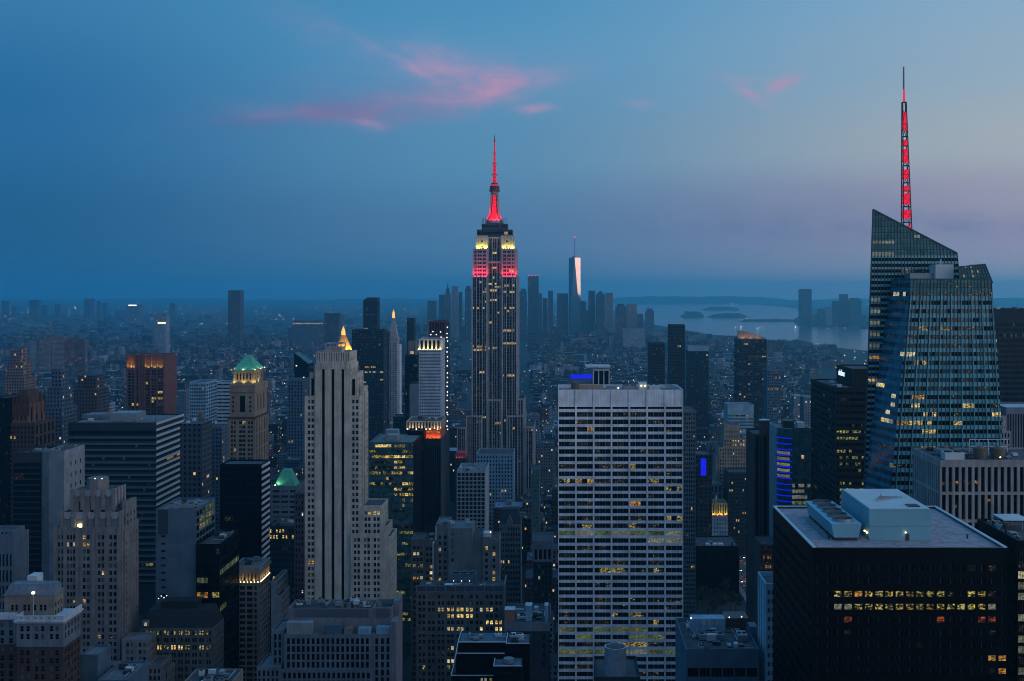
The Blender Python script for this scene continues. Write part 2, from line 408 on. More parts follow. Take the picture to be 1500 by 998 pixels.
def clutter(B, x0, x1, y0, y1, z, n, seed, big=3.5):
    """plant on a roof: ducts, fans, vents, railings"""
    g = random.Random(seed)
    for i in range(n):
        w = g.uniform(1.2, big); d = g.uniform(1.2, big); h = g.uniform(.8, 2.6)
        x = g.uniform(x0 + .6, max(x0 + .7, x1 - w - .6)); y = g.uniform(y0 + .6, max(y0 + .7, y1 - d - .6))
        ac(B, x, min(x + w, x1 - .5), y, min(y + d, y1 - .5), z, h, g.choice((M_PALE, M_STEEL, M_STEEL, M_DARKM)), g.choice((0, 0, 1, 2)))
    t = MB()
    for i in range(max(1, n // 2)):
        x = g.uniform(x0 + 1, x1 - 1); y = g.uniform(y0 + 1, y1 - 1); a = g.choice((0, 1)); l = g.uniform(2, min(9, x1 - x0, y1 - y0))
        q = (min(x + l, x1 - .5), y) if a else (x, min(y + l, y1 - .5))
        t.bar((x, y, z + .8), (q[0], q[1], z + .8), .5, M_STEEL)
        t.bar((x, y, z), (x, y, z + .8), .3, M_STEEL); t.bar((q[0], q[1], z), (q[0], q[1], z + .8), .3, M_STEEL)
    B.many('duct', t)
def flood(parent, x, y, z, target, col_, watts, angle=80, size=1.0, kind='SPOT'):
    l = bpy.data.lights.new('floodlight', kind); l.energy = watts; l.color = col_
    if kind == 'SPOT': l.spot_size = R(angle); l.spot_blend = .6; l.shadow_soft_size = size
    else: l.shadow_soft_size = size
    o = bpy.data.objects.new('floodlight', l); col.objects.link(o); o.parent = parent; r = ORG[parent.name]
    o.location = (x - r[0], y - r[1], z - r[2])
    d = Vector(target) - Vector((x, y, z)); o.rotation_euler = d.to_track_quat('-Z', 'Y').to_euler()
    return o
def lamps(B, pts, m, r=.35, name='lamp'):
    for p in pts:
        t = MB(); t.box(p[0] - r, p[0] + r, p[1] - r, p[1] + r, p[2] - r, p[2] + r, m, True); B.many(name, t)
# ---------------------------------------------------------------- landmark towers
TRAV = stone('travertine', (.80, .77, .78)); LIME = stone('limestone', (.40, .345, .29)); BEIGE = stone('beige_brick', (.36, .29, .235))
GREYS = stone('grey_stone', (.27, .265, .26)); BROWN = stone('brown_brick', (.125, .08, .07)); DKBR = stone('dark_brown_brick', (.12, .075, .055))
CONC = stone('concrete', (.36, .36, .37)); BLUEW = stone('blue_grey_panel', (.13, .19, .24), streak=.08); WHITE = stone('white_stone', (.60, .60, .62))
PALEB = stone('pale_blue_panel', (.30, .42, .50)); NIGHT = mat('black_cladding', (.004, .0045, .007), rough=.5, spec=.06); NAVY = stone('dark_slate', (.045, .055, .07))
GREYB = stone('grey_blue_stone', (.22, .24, .27)); TANST = stone('tan_stone', (.30, .25, .215)); PINK = stone('pink_brick', (.36, .2, .16))
COPPER = mat('green_copper', (.06, .30, .20), rough=.7, mottle=.25, scale=.8); GOLD = mat('gilded_tile', (.55, .30, .07), rough=.5, mottle=.2, scale=1.)
RED_LED = mat('red_led', (.3, .02, .03), emit=(1., .006, .045), es=.8); RED_LEDD = mat('red_led_dim', (.2, .02, .03), emit=(1., .03, .09), es=.45)
BLUE_LED = mat('blue_led', (.02, .02, .2), emit=(.006, .012, 1.), es=.75)

# 1 white slab tower with seven bays
B = Bld('office_tower', 'white travertine slab tower with seven wide bays of black ribbon windows', 'skyscraper', 600, 909, TRAV)
bay7 = pxc([(a + 1.1, b - 1.1) for a, b in zip((817.6, 843.6, 869.6, 895.8, 921.9, 948, 974.2), (843.6, 869.6, 895.8, 921.9, 948, 974.2, 1000.6))], 817.6, 600)
LG = {1: [(1, 4, 'd0d')], 2: [(1, 2, 'd'), (5, 5, 'd')], 3: [(1, 1, 'o')], 5: [(2, 2, 'd')], 6: [(2, 2, 'd')], 7: [(2, 2, 'd')], 8: [(0, 6, 'd0ddydd')], 9: [(4, 6, '0yd')],
      10: [(0, 6, 'yodd0yy')], 11: [(6, 6, 'y')], 12: [(5, 5, 'd')], 13: [(4, 4, 'o'), (1, 1, 'd')], 15: [(0, 6, 'ddd0d0y')], 16: [(0, 6, 'yy0dyyy')], 17: [(0, 6, 'gqgqggq')],
      18: [(5, 6, 'qq')], 19: [(1, 1, 'd'), (5, 5, 'd')], 20: [(0, 0, 'd'), (5, 5, 'd')], 21: [(3, 5, 'd0d')], 22: [(2, 5, 'yydy')], 24: [(2, 2, 'd')], 26: [(0, 6, 'd0d0ddd')],
      27: [(2, 3, 'dd')], 28: [(3, 4, 'yy')], 29: [(0, 6, 'ddd0dyd')], 30: [(0, 6, 'gdgggdd')], 31: [(1, 5, 'g00gg')], 32: [(0, 6, 'yddyydd')], 33: [(0, 6, 'gggqqgg')],
      35: [(0, 2, 'ddd')]}
rg = random.Random(12); LP = {}
for k, v in LG.items():          # three panes to a bay, each office lit or dark on its own
    for (i0, i1, ks) in v:
        for i in range(i0, i1 + 1):
            kk = ks[(i - i0) % len(ks)]
            for q in range(3):
                r_ = rg.random(); w = kk if (kk in 'gq0' or r_ < .4) else ('d' if r_ < .7 else '0')
                LP.setdefault(k - 1, []).append((i * 3 + q, i * 3 + q, w if w != '0' else '.'))
bay21 = [(c + (d - c) * q / 3 + (.02 if q else 0), c + (d - c) * (q + 1) / 3 - (.02 if q < 2 else 0)) for c, d in bay7 for q in range(3)]
x0, x1, y0, y1, z1, zr = B.tier(817.6, 1000.6, 571, 0, 33, dict(c=bay21, fl=3.965, wh=2.55, top=12.0, rec=.8, L=LP, p=0.03, blind=0, pal='d', st='|', stop=30), z0=0, par=2.2)
sl = MB()
for c, d in bay7: B.wall.box(x0 + c, x0 + d, 599.93, 599.99, z1 - 10.3, z1 - 9.2, G_BLACK)
for k in range(8):
    px = (817.6, 843.6, 869.6, 895.8, 921.9, 948, 974.2, 1000.6)[k]
    q = gx(px, 600); q0, q1 = max(x0, q - .42), min(x1, q + .42)
    sl.box(q0, q1, 599.45, 599.995, 0, z1 + .02, TRAV)
B.many('pier', sl)
t = MB(); t.prism([(x0 + 11, 606), (x0 + 24, 606), (x0 + 23, 612), (x0 + 12, 612)], zr, zr + 4.2, mat('tan_screen', (.30, .21, .15), mottle=.15)); B.many('roof_screen', t)
t = MB(); t.cyl(x0 + 9.2, 606, zr, zr + 5.4, 2.2, 2.2, M_TANK); t.cyl(x0 + 9.2, 606, zr + 5.4, zr + 6.3, 2.3, .2, M_TANK); B.many('water_tank', t)
ac(B, x0 + 26, x0 + 33, 607, 612, zr, 3.6, M_STEEL); ac(B, x0 + 35, x0 + 43, 610, 616, zr, 3.4, M_STEEL, 2); ac(B, x0 + 43.5, x0 + 48, 608, 613, zr, 5.4, M_PALE); ac(B, x0 + 49, x0 + 55, 606, 614, zr, 4, M_PALE, 2)
lamps(B, [(x0 + 45, 607.6, zr + 3.6), (x0 + 47, 607.6, zr + 3.6), (x0 + 32.5, 606.8, zr + 2.5)], M_LAMP, .3)
t = MB()
for k in range(5): t.bar((x1 - 5 + k, 604, zr + 2.3), (x1 - 8 + k, 628, zr + 2.6), .25, M_STEEL)
B.many('window_washing_rail', t)
B.done(998)

# 2 Art Deco tower with the red and yellow crown
B = Bld('skyscraper', 'tallest stepped stone skyscraper with red and yellow floodlit crown and red mast', 'skyscraper', 1310, 724.5, stone('lit_limestone', (.42, .41, .42)))
STEEL_S = stone('grey_spandrel', (.10, .10, .11))
def strips(rs, p0, Y): return pxc([(a + .55, b - .55) for a, b in zip(rs[:-1], rs[1:])], p0, Y)
def two(cs, gap=.35):   # split every strip in two windows with a mullion between
    out = []
    for a, b in cs: m_ = (a + b) / 2; out += [(a, m_ - gap), (m_ + gap, b)]
    return out
RS = [691.2, 698, 706.5, 713.7]; RE = [735.3, 742, 750.2, 757.4]; RC = [713.7, 721, 728, 735.3]
ESL = {9: [(0, 9, 'd0')], 14: [(0, 9, 'w0')]}
def esp(rs, Y, **k):
    d = dict(c=two(strips(rs, rs[0], Y), .2), fl=3.75, wh=2.35, top=2.0, rec=.35, p=.05, pal='wddd', blind=.05, g='0', L={}); d.update(k); return d
side = dict(c=groups(5, 2, .62, .3), fl=3.75, wh=2.35, top=2, rec=.9, p=.04, pal='wd', blind=.05, g='K')
STEEL_D = stone('dark_spandrel', (.085, .085, .095))
pier = MB()
def piers(rs, pt, dy, zb, w=1.0, depth=0, nside=0, x=None):
    Y = 1310 + dy; zt = gz(pt, Y)
    for k, p in enumerate(rs):
        q = gx(p, Y); e = w * (1.5 if k in (0, len(rs) - 1) else 1) / 2; q = q + (e if k == 0 else (-e if k == len(rs) - 1 else 0))
        pier.box(q - e, q + e, Y - .75, Y - .01, zb, zt + .4, B.wm)
    for a, b in zip(rs[:-1], rs[1:]):
        q = (gx(a, Y) + gx(b, Y)) / 2; pier.box(q - .19, q + .19, Y - .3, Y - .01, zb, zt - 1, B.wm)
    pier.box(gx(rs[0], Y) - .02, gx(rs[-1], Y) + .02, Y - .8, Y + .5, zt - 1.2, zt + .6, B.wm, True)
    if nside:
        q = gx(x or rs[-1], Y)
        for k in range(nside + 1): yy = Y + depth * k / nside; pier.box(q + .01, q + .75, yy - .6, yy + .6, zb, zt + .4, B.wm)
B.tier(690.9, 713.9, 405, 0, 44, esp(RS, 1310, L={4: [(4, 5, 'w')], 9: [(0, 5, 'w0')], 21: [(0, 5, 'w0ww0w')], 22: [(0, 5, 'wwwwdw')], 29: [(3, 4, 'w')]}), None, z0=0, wm=STEEL_D)
B.tier(735.1, 757.7, 405, 0, 44, esp(RE, 1310, L={2: [(0, 4, '0ww0w')], 4: [(0, 5, 'ww0ww0')], 9: [(1, 4, 'w0ww')], 16: [(0, 4, 'w')], 20: [(0, 5, 'w')], 30: [(0, 5, 'w0www0')]}), side, z0=0, wm=STEEL_D)
B.tier(713.9, 735.1, 384, 3.0, 38, esp(RC, 1313, L={1: [(2, 3, 'w')], 4: [(0, 5, 'd0w')], 6: [(0, 3, 'ww0w')], 8: [(0, 5, '0www0')], 18: [(0, 1, 'w')], 26: [(0, 3, 'w0ww')]}, p=.05), None, z0=gz(586, 1310), wm=STEEL_D)
B.tier(713.9, 735.1, 586, -1.0, 3.9, dict(c=two(strips(RC, RC[0], 1309)), fl=3.75, wh=2.35, top=3.6, rec=.6, p=.05, pal='wd', g='K'), None, z0=0, wm=STEEL_D)
# red tier and yellow tier, set back behind one another
TOPS = B.wm
B.tier(692.6, 714.4, 365, 2.0, 36, esp([692.6, 699, 706.5, 714.4], 1312, p=.05, fl=4.4, wh=2.4), None, z0=gz(406, 1310))
B.tier(734.6, 756, 365, 2.0, 36, esp([734.6, 742, 749, 756], 1312, p=.12, fl=4.4, wh=2.6), dict(side, c=groups(4, 2, .5, .3)), z0=gz(406, 1310))
B.tier(714.6, 734.4, 348, 6.5, 24, esp([714.6, 721, 728, 734.4], 1316.5, p=.1, L={4: [(2, 3, 'W')]}), None, z0=gz(406, 1310), wm=STEEL_D)
B.tier(697, 715, 346, 5.5, 28, esp([697, 703, 709, 715], 1315.5, p=.02, fl=6.5, wh=2.2, top=5), None, z0=gz(366, 1310))
B.tier(734, 752, 346, 5.5, 28, esp([734, 740, 746, 752], 1315.5, p=.02, fl=6.5, wh=2.2, top=5), dict(c=groups(4, 1, .4, .3), fl=6.5, wh=2.2, top=5), z0=gz(366, 1310))
B.tier(698.6, 750.4, 336.5, 8, 24, esp([698.6, 705, 711, 718, 724.5, 731, 738, 744, 750.4], 1318, fl=9, wh=3.2, p=.12, top=2.5), None, z0=gz(347, 1310), wm=STEEL_D)
B.tier(705.5, 743.5, 328, 10, 20, esp([705.5, 712, 718, 724.5, 731, 737, 743.5], 1320, fl=9, wh=2, p=.0, top=2), None, z0=gz(338, 1310), wm=STEEL_S)
# lower wings
w4 = lambda rs: esp(rs, 1306, p=.05)
B.tier(682.6, 706, 609.5, -4, 60, w4([682.6, 687, 691.5, 698.3, 702, 706]), None, z0=0, wm=STEEL_D)
B.tier(742, 768, 609.5, -4, 60, w4([742, 746.5, 750.4, 757.8, 762, 768]), side, z0=0, wm=STEEL_D)
B.tier(757.9, 767.4, 585, 6, 40, esp([757.9, 762.5, 767.4], 1316, p=.1), side, z0=0, wm=STEEL_D)
B.tier(669.5, 682.4, 627, -6, 66, w4([669.5, 676, 682.4]), None, z0=0, wm=STEEL_D)
B.tier(768.4, 781.5, 626, -6, 66, w4([768.4, 774, 781.5]), side, z0=0, wm=STEEL_D)
Z4 = gz(406, 1310)
piers([690.9, 698, 706.5, 713.9], 405, 0, 0); piers([735.1, 742, 750.2, 757.7], 405, 0, 0, 1.0, 44, 8); piers([713.9, 721, 728, 735.1], 384, 3, gz(586, 1310)); piers([713.9, 721, 728, 735.1], 586, -1, 0)
piers([692.6, 699, 706.5, 714.4], 365, 2, Z4, 1.2); piers([734.6, 742, 749, 756], 365, 2, Z4, 1.2, 36, 6); piers([714.6, 721, 728, 734.4], 348, 6.5, Z4)
piers([697, 703, 709, 715], 346, 5.5, gz(366, 1310), 2.2); piers([734, 740, 746, 752], 346, 5.5, gz(366, 1310), 2.2, 28, 5)
piers([682.6, 687, 691.5, 698.3, 702, 706], 609.5, -4, 0, .8); piers([742, 746.5, 750.4, 757.8, 762, 768], 609.5, -4, 0, .8, 60, 9); piers([757.9, 762.5, 767.4], 585, 6, 0, .8, 40, 6); piers([669.5, 676, 682.4], 627, -6, 0, .8); piers([768.4, 774, 781.5], 626, -6, 0, .8, 66, 9)
B.parts['pier'] = pier
rt = B.root
# mooring mast
cx, cyy = gx(724.5, 1330), 1330.0
sc1 = 1330 / 1645
mast = MB(); zb = gz(328, 1330)
S1 = stone('mast_stone', (.34, .30, .29))
def octa(r): return [(cx + r * math.cos(R(22.5 + 45 * k)), cyy + r * math.sin(R(22.5 + 45 * k))) for k in range(8)]
zz = [gz(p, 1330) for p in (328, 321, 314, 280.8, 280.5)]
mast.prism(octa(10.6), zz[0], zz[1], S1, a2=octa(9.4)); mast.prism(octa(8.2), zz[1], zz[2], S1, a2=octa(6.4)); mast.prism(octa(6.0), zz[2], zz[3], S1, a2=octa(5.0))
mast.build('mast', rt)
wing = MB()
for sx in (-1, 1):
    for pts in (((12.2, 328), (10.6, 321), (7.4, 314), (5.6, 285)),):
        for (ra, pa), (rb, pb) in zip(pts[:-1], pts[1:]):
            za, zb_ = gz(pa, 1330), gz(pb, 1330)
            a = [(cx + sx * (ra - 2.2) - .9, cyy - 7.5), (cx + sx * (ra - 2.2) + .9, cyy - 7.5), (cx + sx * (ra - 2.2) + .9, cyy), (cx + sx * (ra - 2.2) - .9, cyy)]
            b = [(cx + sx * (rb - 2.2) - .9, cyy - 6.2), (cx + sx * (rb - 2.2) + .9, cyy - 6.2), (cx + sx * (rb - 2.2) + .9, cyy), (cx + sx * (rb - 2.2) - .9, cyy)]
            wing.prism(a, za, zb_, S1, a2=b)
wing.build('mast_buttress', rt)
led = MB(); za, zb_ = gz(320, 1330), gz(286, 1330)
n = 16
for k in range(n):
    a0 = za + (zb_ - za) * k / n; a1 = za + (zb_ - za) * (k + .72) / n; w = 2.6 - 1.0 * k / n; yy = cyy - 7.9 + 2.6 * k / n
    led.box(cx - w, cx + w, yy, yy + .8, a0, a1, RED_LED)
led.build('led_panel', rt)
dome = MB()
for pa, pb, ra, rb, m_ in ((281, 278, 6.0, 6.4, STEEL_S), (278, 275.5, 5.4, 5.4, M_DARKM), (275.5, 273, 5.8, 5.8, STEEL_S), (273, 270.5, 5.2, 4.6, RED_LEDD), (270.5, 268, 4.6, 3.2, STEEL_S)):
    dome.cyl(cx, cyy, gz(pa, 1330), gz(pb, 1330), ra, rb, m_, 20)
dome.build('observation_drum', rt)
ant = MB(); k = 0
for pa, pb, ra, rb in ((268, 256, 2.6, 2.3), (256, 240, 2.1, 1.8), (240, 224, 1.5, 1.2), (224, 207, 1.0, .8)):
    n = int((pa - pb) / 2)
    for i in range(n):
        q0, q1 = pa + (pb - pa) * i / n, pa + (pb - pa) * (i + .55) / n; q2 = pa + (pb - pa) * (i + 1) / n
        ant.cyl(cx, cyy, gz(q0, 1330), gz(q1, 1330), ra, ra, RED_LED, 10); ant.cyl(cx, cyy, gz(q1, 1330), gz(q2, 1330), ra * .7, ra * .7, M_DARKM, 8)
    ant.cyl(cx, cyy, gz(pb + .7, 1330), gz(pb, 1330), ra * 1.5, ra * 1.5, M_DARKM, 10)
ant.cyl(cx, cyy, gz(207, 1330), gz(198, 1330), .6, .2, M_DARKM, 8)
ant.build('antenna', rt)
RED = (1., .006, .04); YEL = (1., .74, .08)
for px in (695.5, 701, 706.5, 711.5, 738, 743, 748, 753.5):
    flood(rt, gx(px, 1310), 1308.0, gz(405.5, 1310), (gx(px, 1310), 1312.2, gz(391, 1310)), RED, 11500, 120, .6)
for px in (759.2,):
    for yy in (1318, 1332): flood(rt, gx(px, 1310), yy, gz(404, 1310), (gx(755.8, 1310), yy, gz(390, 1310)), RED, 9000, 110, .6)
for px in (699.5, 705.5, 711.5, 737.5, 743.5, 749.5):
    flood(rt, gx(px, 1312), 1313.6, gz(364.6, 1312) + .4, (gx(px, 1312), 1315.6, gz(355, 1312)), YEL, 9000, 125, .6)
flood(rt, gx(754.6, 1312), 1326, gz(364.6, 1312) + .4, (gx(751.8, 1312), 1326, gz(356, 1312)), YEL, 14000, 120, .6)
for sx in (-1, 0, 1):
    flood(rt, cx + sx * 9, cyy - 14, gz(327.5, 1330), (cx + sx * 2, cyy - 3, gz(306, 1330)), RED, 45000, 70, .6)
lamps(B, [(gx(p, 1311), 1313.0, gz(364.6, 1312) + .3) for p in (698.5, 702, 710, 737, 741, 744.5, 748, 751.5)], M_LAMP, .5, 'floodlight_lamp')
fin = MB()
for px in (707, 709, 711.5, 737.5, 740, 742): fin.bar((gx(px, 1330), cyy - 6, gz(328, 1330)), (gx(px, 1330), cyy - 6, gz(320 - abs(px - 724.5) * .0, 1330)), .4, M_DARKM)
fin.build('dish_mast', rt)
B.done(665)

# 3 beige tower with three dark strips
B = Bld('stone_tower', 'beige setback stone tower with three black vertical strips and lower right-hand wings', 'skyscraper', 620, 494, stone('warm_limestone', (.535, .475, .405)))
B.style = 's'
fl = dict(fl=3.42, wh=2.0, top=2.4, rec=.35, p=.02, pal='wdo', blind=.22)
st3 = [(471.4, 475.6), (485.4, 489.8), (500, 504.2)]
Yd = 620
def sidew(n, **k): d = dict(fl, c=even(n, .42, .6), top=3.0); d.update(k); return d
x0, x1, y0, y1, z1, zr = B.tier(461.4, 513.4, 533, 0, 24, dict(c=pxc(st3, 461.4, 620), fl=500, wh=gz(541, 620) - 30, top=gz(533, 620) - gz(541, 620), rec=.9, p=0, blind=0, st='', g='K', pn='window_strip'), sidew(5), z0=0)
B.tier(462.8, 512.2, 515.8, 1.2, 22, dict(c=by(1.3, .35), fl=500, wh=4.5, top=.5, rec=.3, p=0, g='b', blind=1, st='', pn='window_strip'), sidew(5), z0=z1 - 2)
fl_ = MB()
for px in (466, 473.5, 487.6, 502.2, 509):
    q = gx(px, 620); fl_.prism([(q - .9, 619.3), (q + .9, 619.3), (q + .9, 619.99), (q - .9, 619.99)], gz(541, 620), gz(527, 620), B.wm, a2=[(q - .25, 619.6), (q + .25, 619.6), (q + .25, 619.99), (q - .25, 619.99)])
B.many('finial', fl_)
# shoulders: window columns both sides
def cw(ps, p0, Yq): return pxc(ps, p0, Yq)
x2 = B.tier(446.4, 461.2, 580.5, .6, 23, dict(fl, c=cw([(450.8, 454.6), (456.2, 459.8)], 446.4, 620.6), top=2.0, L={26: [(0, 1, 'o')], 28: [(0, 1, 'd')], 33: [(0, 1, 'w')]}), None)
B.tier(453.5, 461.2, 546.6, 3, 19, dict(c=cw([(456, 460)], 453.5, 623), fl=500, wh=9.5, top=3, rec=.5, p=0, g='K', blind=0, st='', pn='window_strip'), None)
B.tier(513.6, 526.6, 580.5, .6, 23, dict(fl, c=cw([(515.8, 519.4), (521.2, 525.0)], 513.6, 620.6), top=2.0, L={0: [(0, 0, '0')], 26: [(0, 0, 'o')], 27: [(0, 0, 'w')], 29: [(0, 0, 'p')]}), sidew(6))
B.tier(513.6, 523.5, 546, 3, 19, dict(c=cw([(515.6, 520)], 513.6, 623), fl=500, wh=9, top=3.6, rec=.5, p=0, g='K', blind=0, st='', pn='window_strip'), sidew(4))
B.tier(526.7, 532.2, 567, 8, 14, None, sidew(3))
B.tier(526.7, 535, 575, 10.5, 10, None, sidew(2))
# lower wings to the right
B.tier(526.8, 560, 740.5, 2.2, 21, dict(fl, c=cw([(534, 537.6), (539.2, 542.8), (547, 550.6), (552.4, 556)], 526.8, 622.2), top=3.2), sidew(5))
B.tier(513.5, 563.5, 781.5, -1.5, 25, dict(fl, c=cw([(518.4, 522), (523.6, 527.2), (533, 536.6), (538.2, 541.8), (547.4, 551), (552.6, 556.2)], 513.5, 618.5), top=2.6), sidew(6))
B.tier(560.1, 568, 770, 3, 17, None, sidew(4)); B.tier(563.7, 572.5, 786, -1, 22, None, sidew(6))
z = z1
cage = MB(); a, b = gx(477.5, 626), gx(499.5, 626); zt = gz(503.5, 626)
zc = gz(516, 626)
cage.box(a, b, 628, 636, zc - 1, zc + 2.2, B.wm)
for q in (a, (a + b) / 2, b):
    for yy in (626, 638): cage.bar((q, yy, zc - 1), (q, yy, zt), .55, CONC)
for zz_ in (zt, zt - 2.4):
    for yy in (626, 638): cage.bar((a, yy, zz_), (b, yy, zz_), .5, CONC)
    for q in (a, b): cage.bar((q, 626, zz_), (q, 638, zz_), .5, CONC)
B.many('roof_frame', cage)
B.done(880)

# 4 pointed glass tower with mast
B = Bld('glass_tower', 'angular faceted glass tower with slanted pointed crown and red lit mast', 'skyscraper', 540, 1370, G_TEAL)
rt = B.root; ORG[rt.name] = tuple(rt.location)
SPAN = glass('spandrel_glass', (.11, .31, .36), rough=.2, spec=.3, var=.3); SPANB = glass('blue_spandrel_glass', (.03, .15, .22), rough=.15, spec=.15, var=.3); SCREEN = glass('crown_screen_glass', (.075, .18, .19), rough=.25, spec=.12, var=.35)
MULL = mat('mullion_metal', (.03, .07, .085), rough=.5, spec=.15)
allp = []
def face_grid(Lf, Rf, z0, z1, ncol, fl, zt=None, lit_=None, span=SPAN, crown=None, pre='0', mul=True, vis=.58, seed=1):
    """tapered curtain wall between two leaning edges, floor by floor; zt clips the top along a slope"""
    g = random.Random(seed)
    def P(s, z): a = Lf(z); b = Rf(z); return Vector((a[0] + (b[0] - a[0]) * s, a[1] + (b[1] - a[1]) * s, z))
    rows = []; z = z1
    while z > z0: rows.append((max(z0, z - fl), z)); z -= fl
    for j, (za, zb) in enumerate(rows):
        zm = za + (zb - za) * vis
        for i in range(ncol):
            s0, s1 = i / ncol, (i + 1) / ncol
            t0 = zt(s0) if zt else 1e9; t1 = zt(s1) if zt else 1e9
            for (q0, q1, isv) in ((za, zm, True), (zm, zb, False)):
                if min(q0, 1e9) >= max(t0, t1): continue
                e0, e1 = min(q1, t0), min(q1, t1)
                if e0 <= q0 and e1 <= q0: continue
                pts = [P(s0, q0), P(s1, q0)]
                if e1 > q0: pts.append(P(s1, e1))
                if e0 > q0: pts.append(P(s0, e0))
                if isv:
                    k = None
                    if lit_: k = lit_(i, j, s0, g)
                    if k is None: k = pre
                    n_ = (pts[1] - pts[0]).cross(Vector((0, 0, 1))).normalized() * -.25
                    m_ = KM[k] if not (crown and zb > crown) else (SCREEN if k in '0BbTK' else KM[k])
                    allp.append(([p + n_ for p in pts], m_, k, j))
                else: B.wall.face(pts, SCREEN if (crown and zb > crown) else span)
    if mul:
        nm = ncol
        for i in range(nm + 1):
            s = i / nm; top = min(z1, zt(s)) if zt else z1
            a, b = P(s, z0), P(s, top); n_ = (Rf(z0)[0] - Lf(z0)[0], Rf(z0)[1] - Lf(z0)[1]); n_ = Vector((n_[1], -n_[0], 0)).normalized() * .12
            B.trim.bar(a + n_, b + n_, .5 if i % 3 == 0 and ncol == 24 else .26, MULL, .3)
        for j, (za, zb) in enumerate(rows):
            if crown and zb > crown:
                t = lambda s: True
                for i in range(ncol):
                    s0, s1 = i / ncol, (i + 1) / ncol
                    if zt is None or min(zt(s0), zt(s1)) > zb:
                        a, b = P(s0, zb), P(s1, zb); B.trim.bar(a, b, .3, MULL, .4)
def edge(pts):
    """leaning edge through (photo column, row, depth) points, as a function of height"""
    q = sorted((gz(py, Y), gx(px, Y), Y) for px, py, Y in pts)
    def f(z):
        for (za, xa, ya), (zb, xb, yb) in zip(q[:-1], q[1:]):
            if z <= zb or (zb, xb, yb) == q[-1]:
                t = (z - za) / (zb - za); return (xa + (xb - xa) * t, ya + (yb - ya) * t)
    return f
YB, YF = 566.0, 540.0
Lb = edge([(1278.8, 307, YB), (1270.5, 545, YB), (1264, 760, YB)]); Rb = edge([(1402, 371, YB), (1406, 410, YB), (1440, 760, YB)])
ztl, ztr = gz(307, YB), gz(371, YB)
def litb(i, j, s, g):
    if j in (5, 7): return 'q' if (i < 7) else None
    if j in (10,): return 'd' if 9 <= i <= 17 else None
    if j in (3, 4) : return 'q' if i > 12 and g.random() < .6 else None
    if i < 3 and j in (15, 17, 19, 21, 23): return 'q'
    if 8 <= i <= 15 and j == 15: return 'g'
    if i < 5 and j in (25,): return 'o'
    if i < 5 and j == 29: return 'W'
    return None
face_grid(Lb, Rb, 60, ztl, 26, 2.05 * 2.0 if False else 2.9, lambda s: ztl + (ztr - ztl) * s, litb, span=SPAN, crown=gz(372, YB), pre='K', seed=3)
# the back slab's sides, sloping top and back
bk = 34.0
def back(f): return lambda z: (f(z)[0] * (1 + bk / YB) + .6, f(z)[1] + bk)
def skin(fa, fb, za, zb_a, zb_b, m_=SPAN, n=8):
    for k in range(n):
        t0, t1 = k / n, (k + 1) / n
        a0, a1 = za + (zb_a - za) * t0, za + (zb_a - za) * t1; b0, b1 = za + (zb_b - za) * t0, za + (zb_b - za) * t1
        B.wall.face([(*fa(a0), a0), (*fb(b0), b0), (*fb(b1), b1), (*fa(a1), a1)], m_)
skin(back(Lb), Lb, 0, ztl, ztl, SPANB); skin(Rb, back(Rb), 0, ztr, ztr); skin(back(Rb), back(Lb), 0, ztr, ztl)
B.roof.face([(*Lb(ztl), ztl - .4), (*Rb(ztr), ztr - .4), (*back(Rb)(ztr), ztr - .4), (*back(Lb)(ztl), ztl - .4)], M_ROOFM)
B.trim.bar((*Lb(ztl), ztl), (*Rb(ztr), ztr), .7, MULL); B.trim.bar((*Lb(60), 60), (*Lb(ztl), ztl), .6, MULL)
skin(Lb, Rb, 0, 60, 60)
# front volume: main face, left facet
zf = gz(409, YF)
Lf = edge([(1334, 409, YF), (1311, 650, YF), (1304, 760, YF)]); Rf = edge([(1452, 409, YF), (1463, 545, YF), (1474, 760, YF)])
Lfb = edge([(1307, 405, YB - .5), (1284, 556, YB - .5), (1268, 700, YB - .5), (1264, 790, YB - .5)])
fr = {0: 'p', 1: 'q'}
LF = {2: '0' * 8, 3: 'ddd0ddd0', 4: '0000d000', 5: 'dydyddd0', 6: 'd0dddd00', 7: 'd00dd000', 8: 'p00d0000', 9: 'dw000000', 10: '00000d00', 11: '00d00d00', 12: '000d00d0', 13: '0o00d000', 14: '0Wd00w0d',
      15: '00W0d00W', 16: 'owW0W000', 17: '00w00000', 18: 'd0d00d00', 19: '00Wo0000', 20: '0000c000', 21: 'd0000000', 22: '0000000d', 23: '000d000o', 24: '0d000000', 26: 'd000000w', 28: '00d000d0'}
def litf(i, j, s, g):
    if j in (0, 1): return 'd' if g.random() < (.8 if j == 1 else .25) else 'T'
    r = LF.get(j); c = r[min(7, i // 3)] if r else '0'
    if c == '0' and j < 13 and g.random() < .6: return 'T'
    return (c if c != '0' else None) if g.random() < .85 else None
face_grid(Lf, Rf, 40, zf, 24, 4.13, None, litf, crown=zf - 7, pre='K', seed=5, vis=.5)
for k in range(9):
    s_ = k / 8; a_, b_ = Lf(40), Rf(40); c_, d_ = Lf(zf), Rf(zf)
    B.wall_bar = MB(); B.wall_bar.bar((a_[0] + (b_[0] - a_[0]) * s_, a_[1] - .12, 40), (c_[0] + (d_[0] - c_[0]) * s_, c_[1] - .12, zf - 7), 1.25, SPAN, .3); B.many('column_cover', B.wall_bar)
def lits(i, j, s, g):
    if j == 1: return 'p' if i in (1, 2, 4) else None
    return {(8, 5): 'p', (13, 4): 'p', (14, 4): 'p', (15, 3): 'p', (16, 2): 'w', (16, 3): 'p', (16, 4): 'q', (12, 0): 'p', (12, 1): 'W', (19, 2): 'd', (19, 3): 'd', (21, 5): 'q'}.get((j, i))
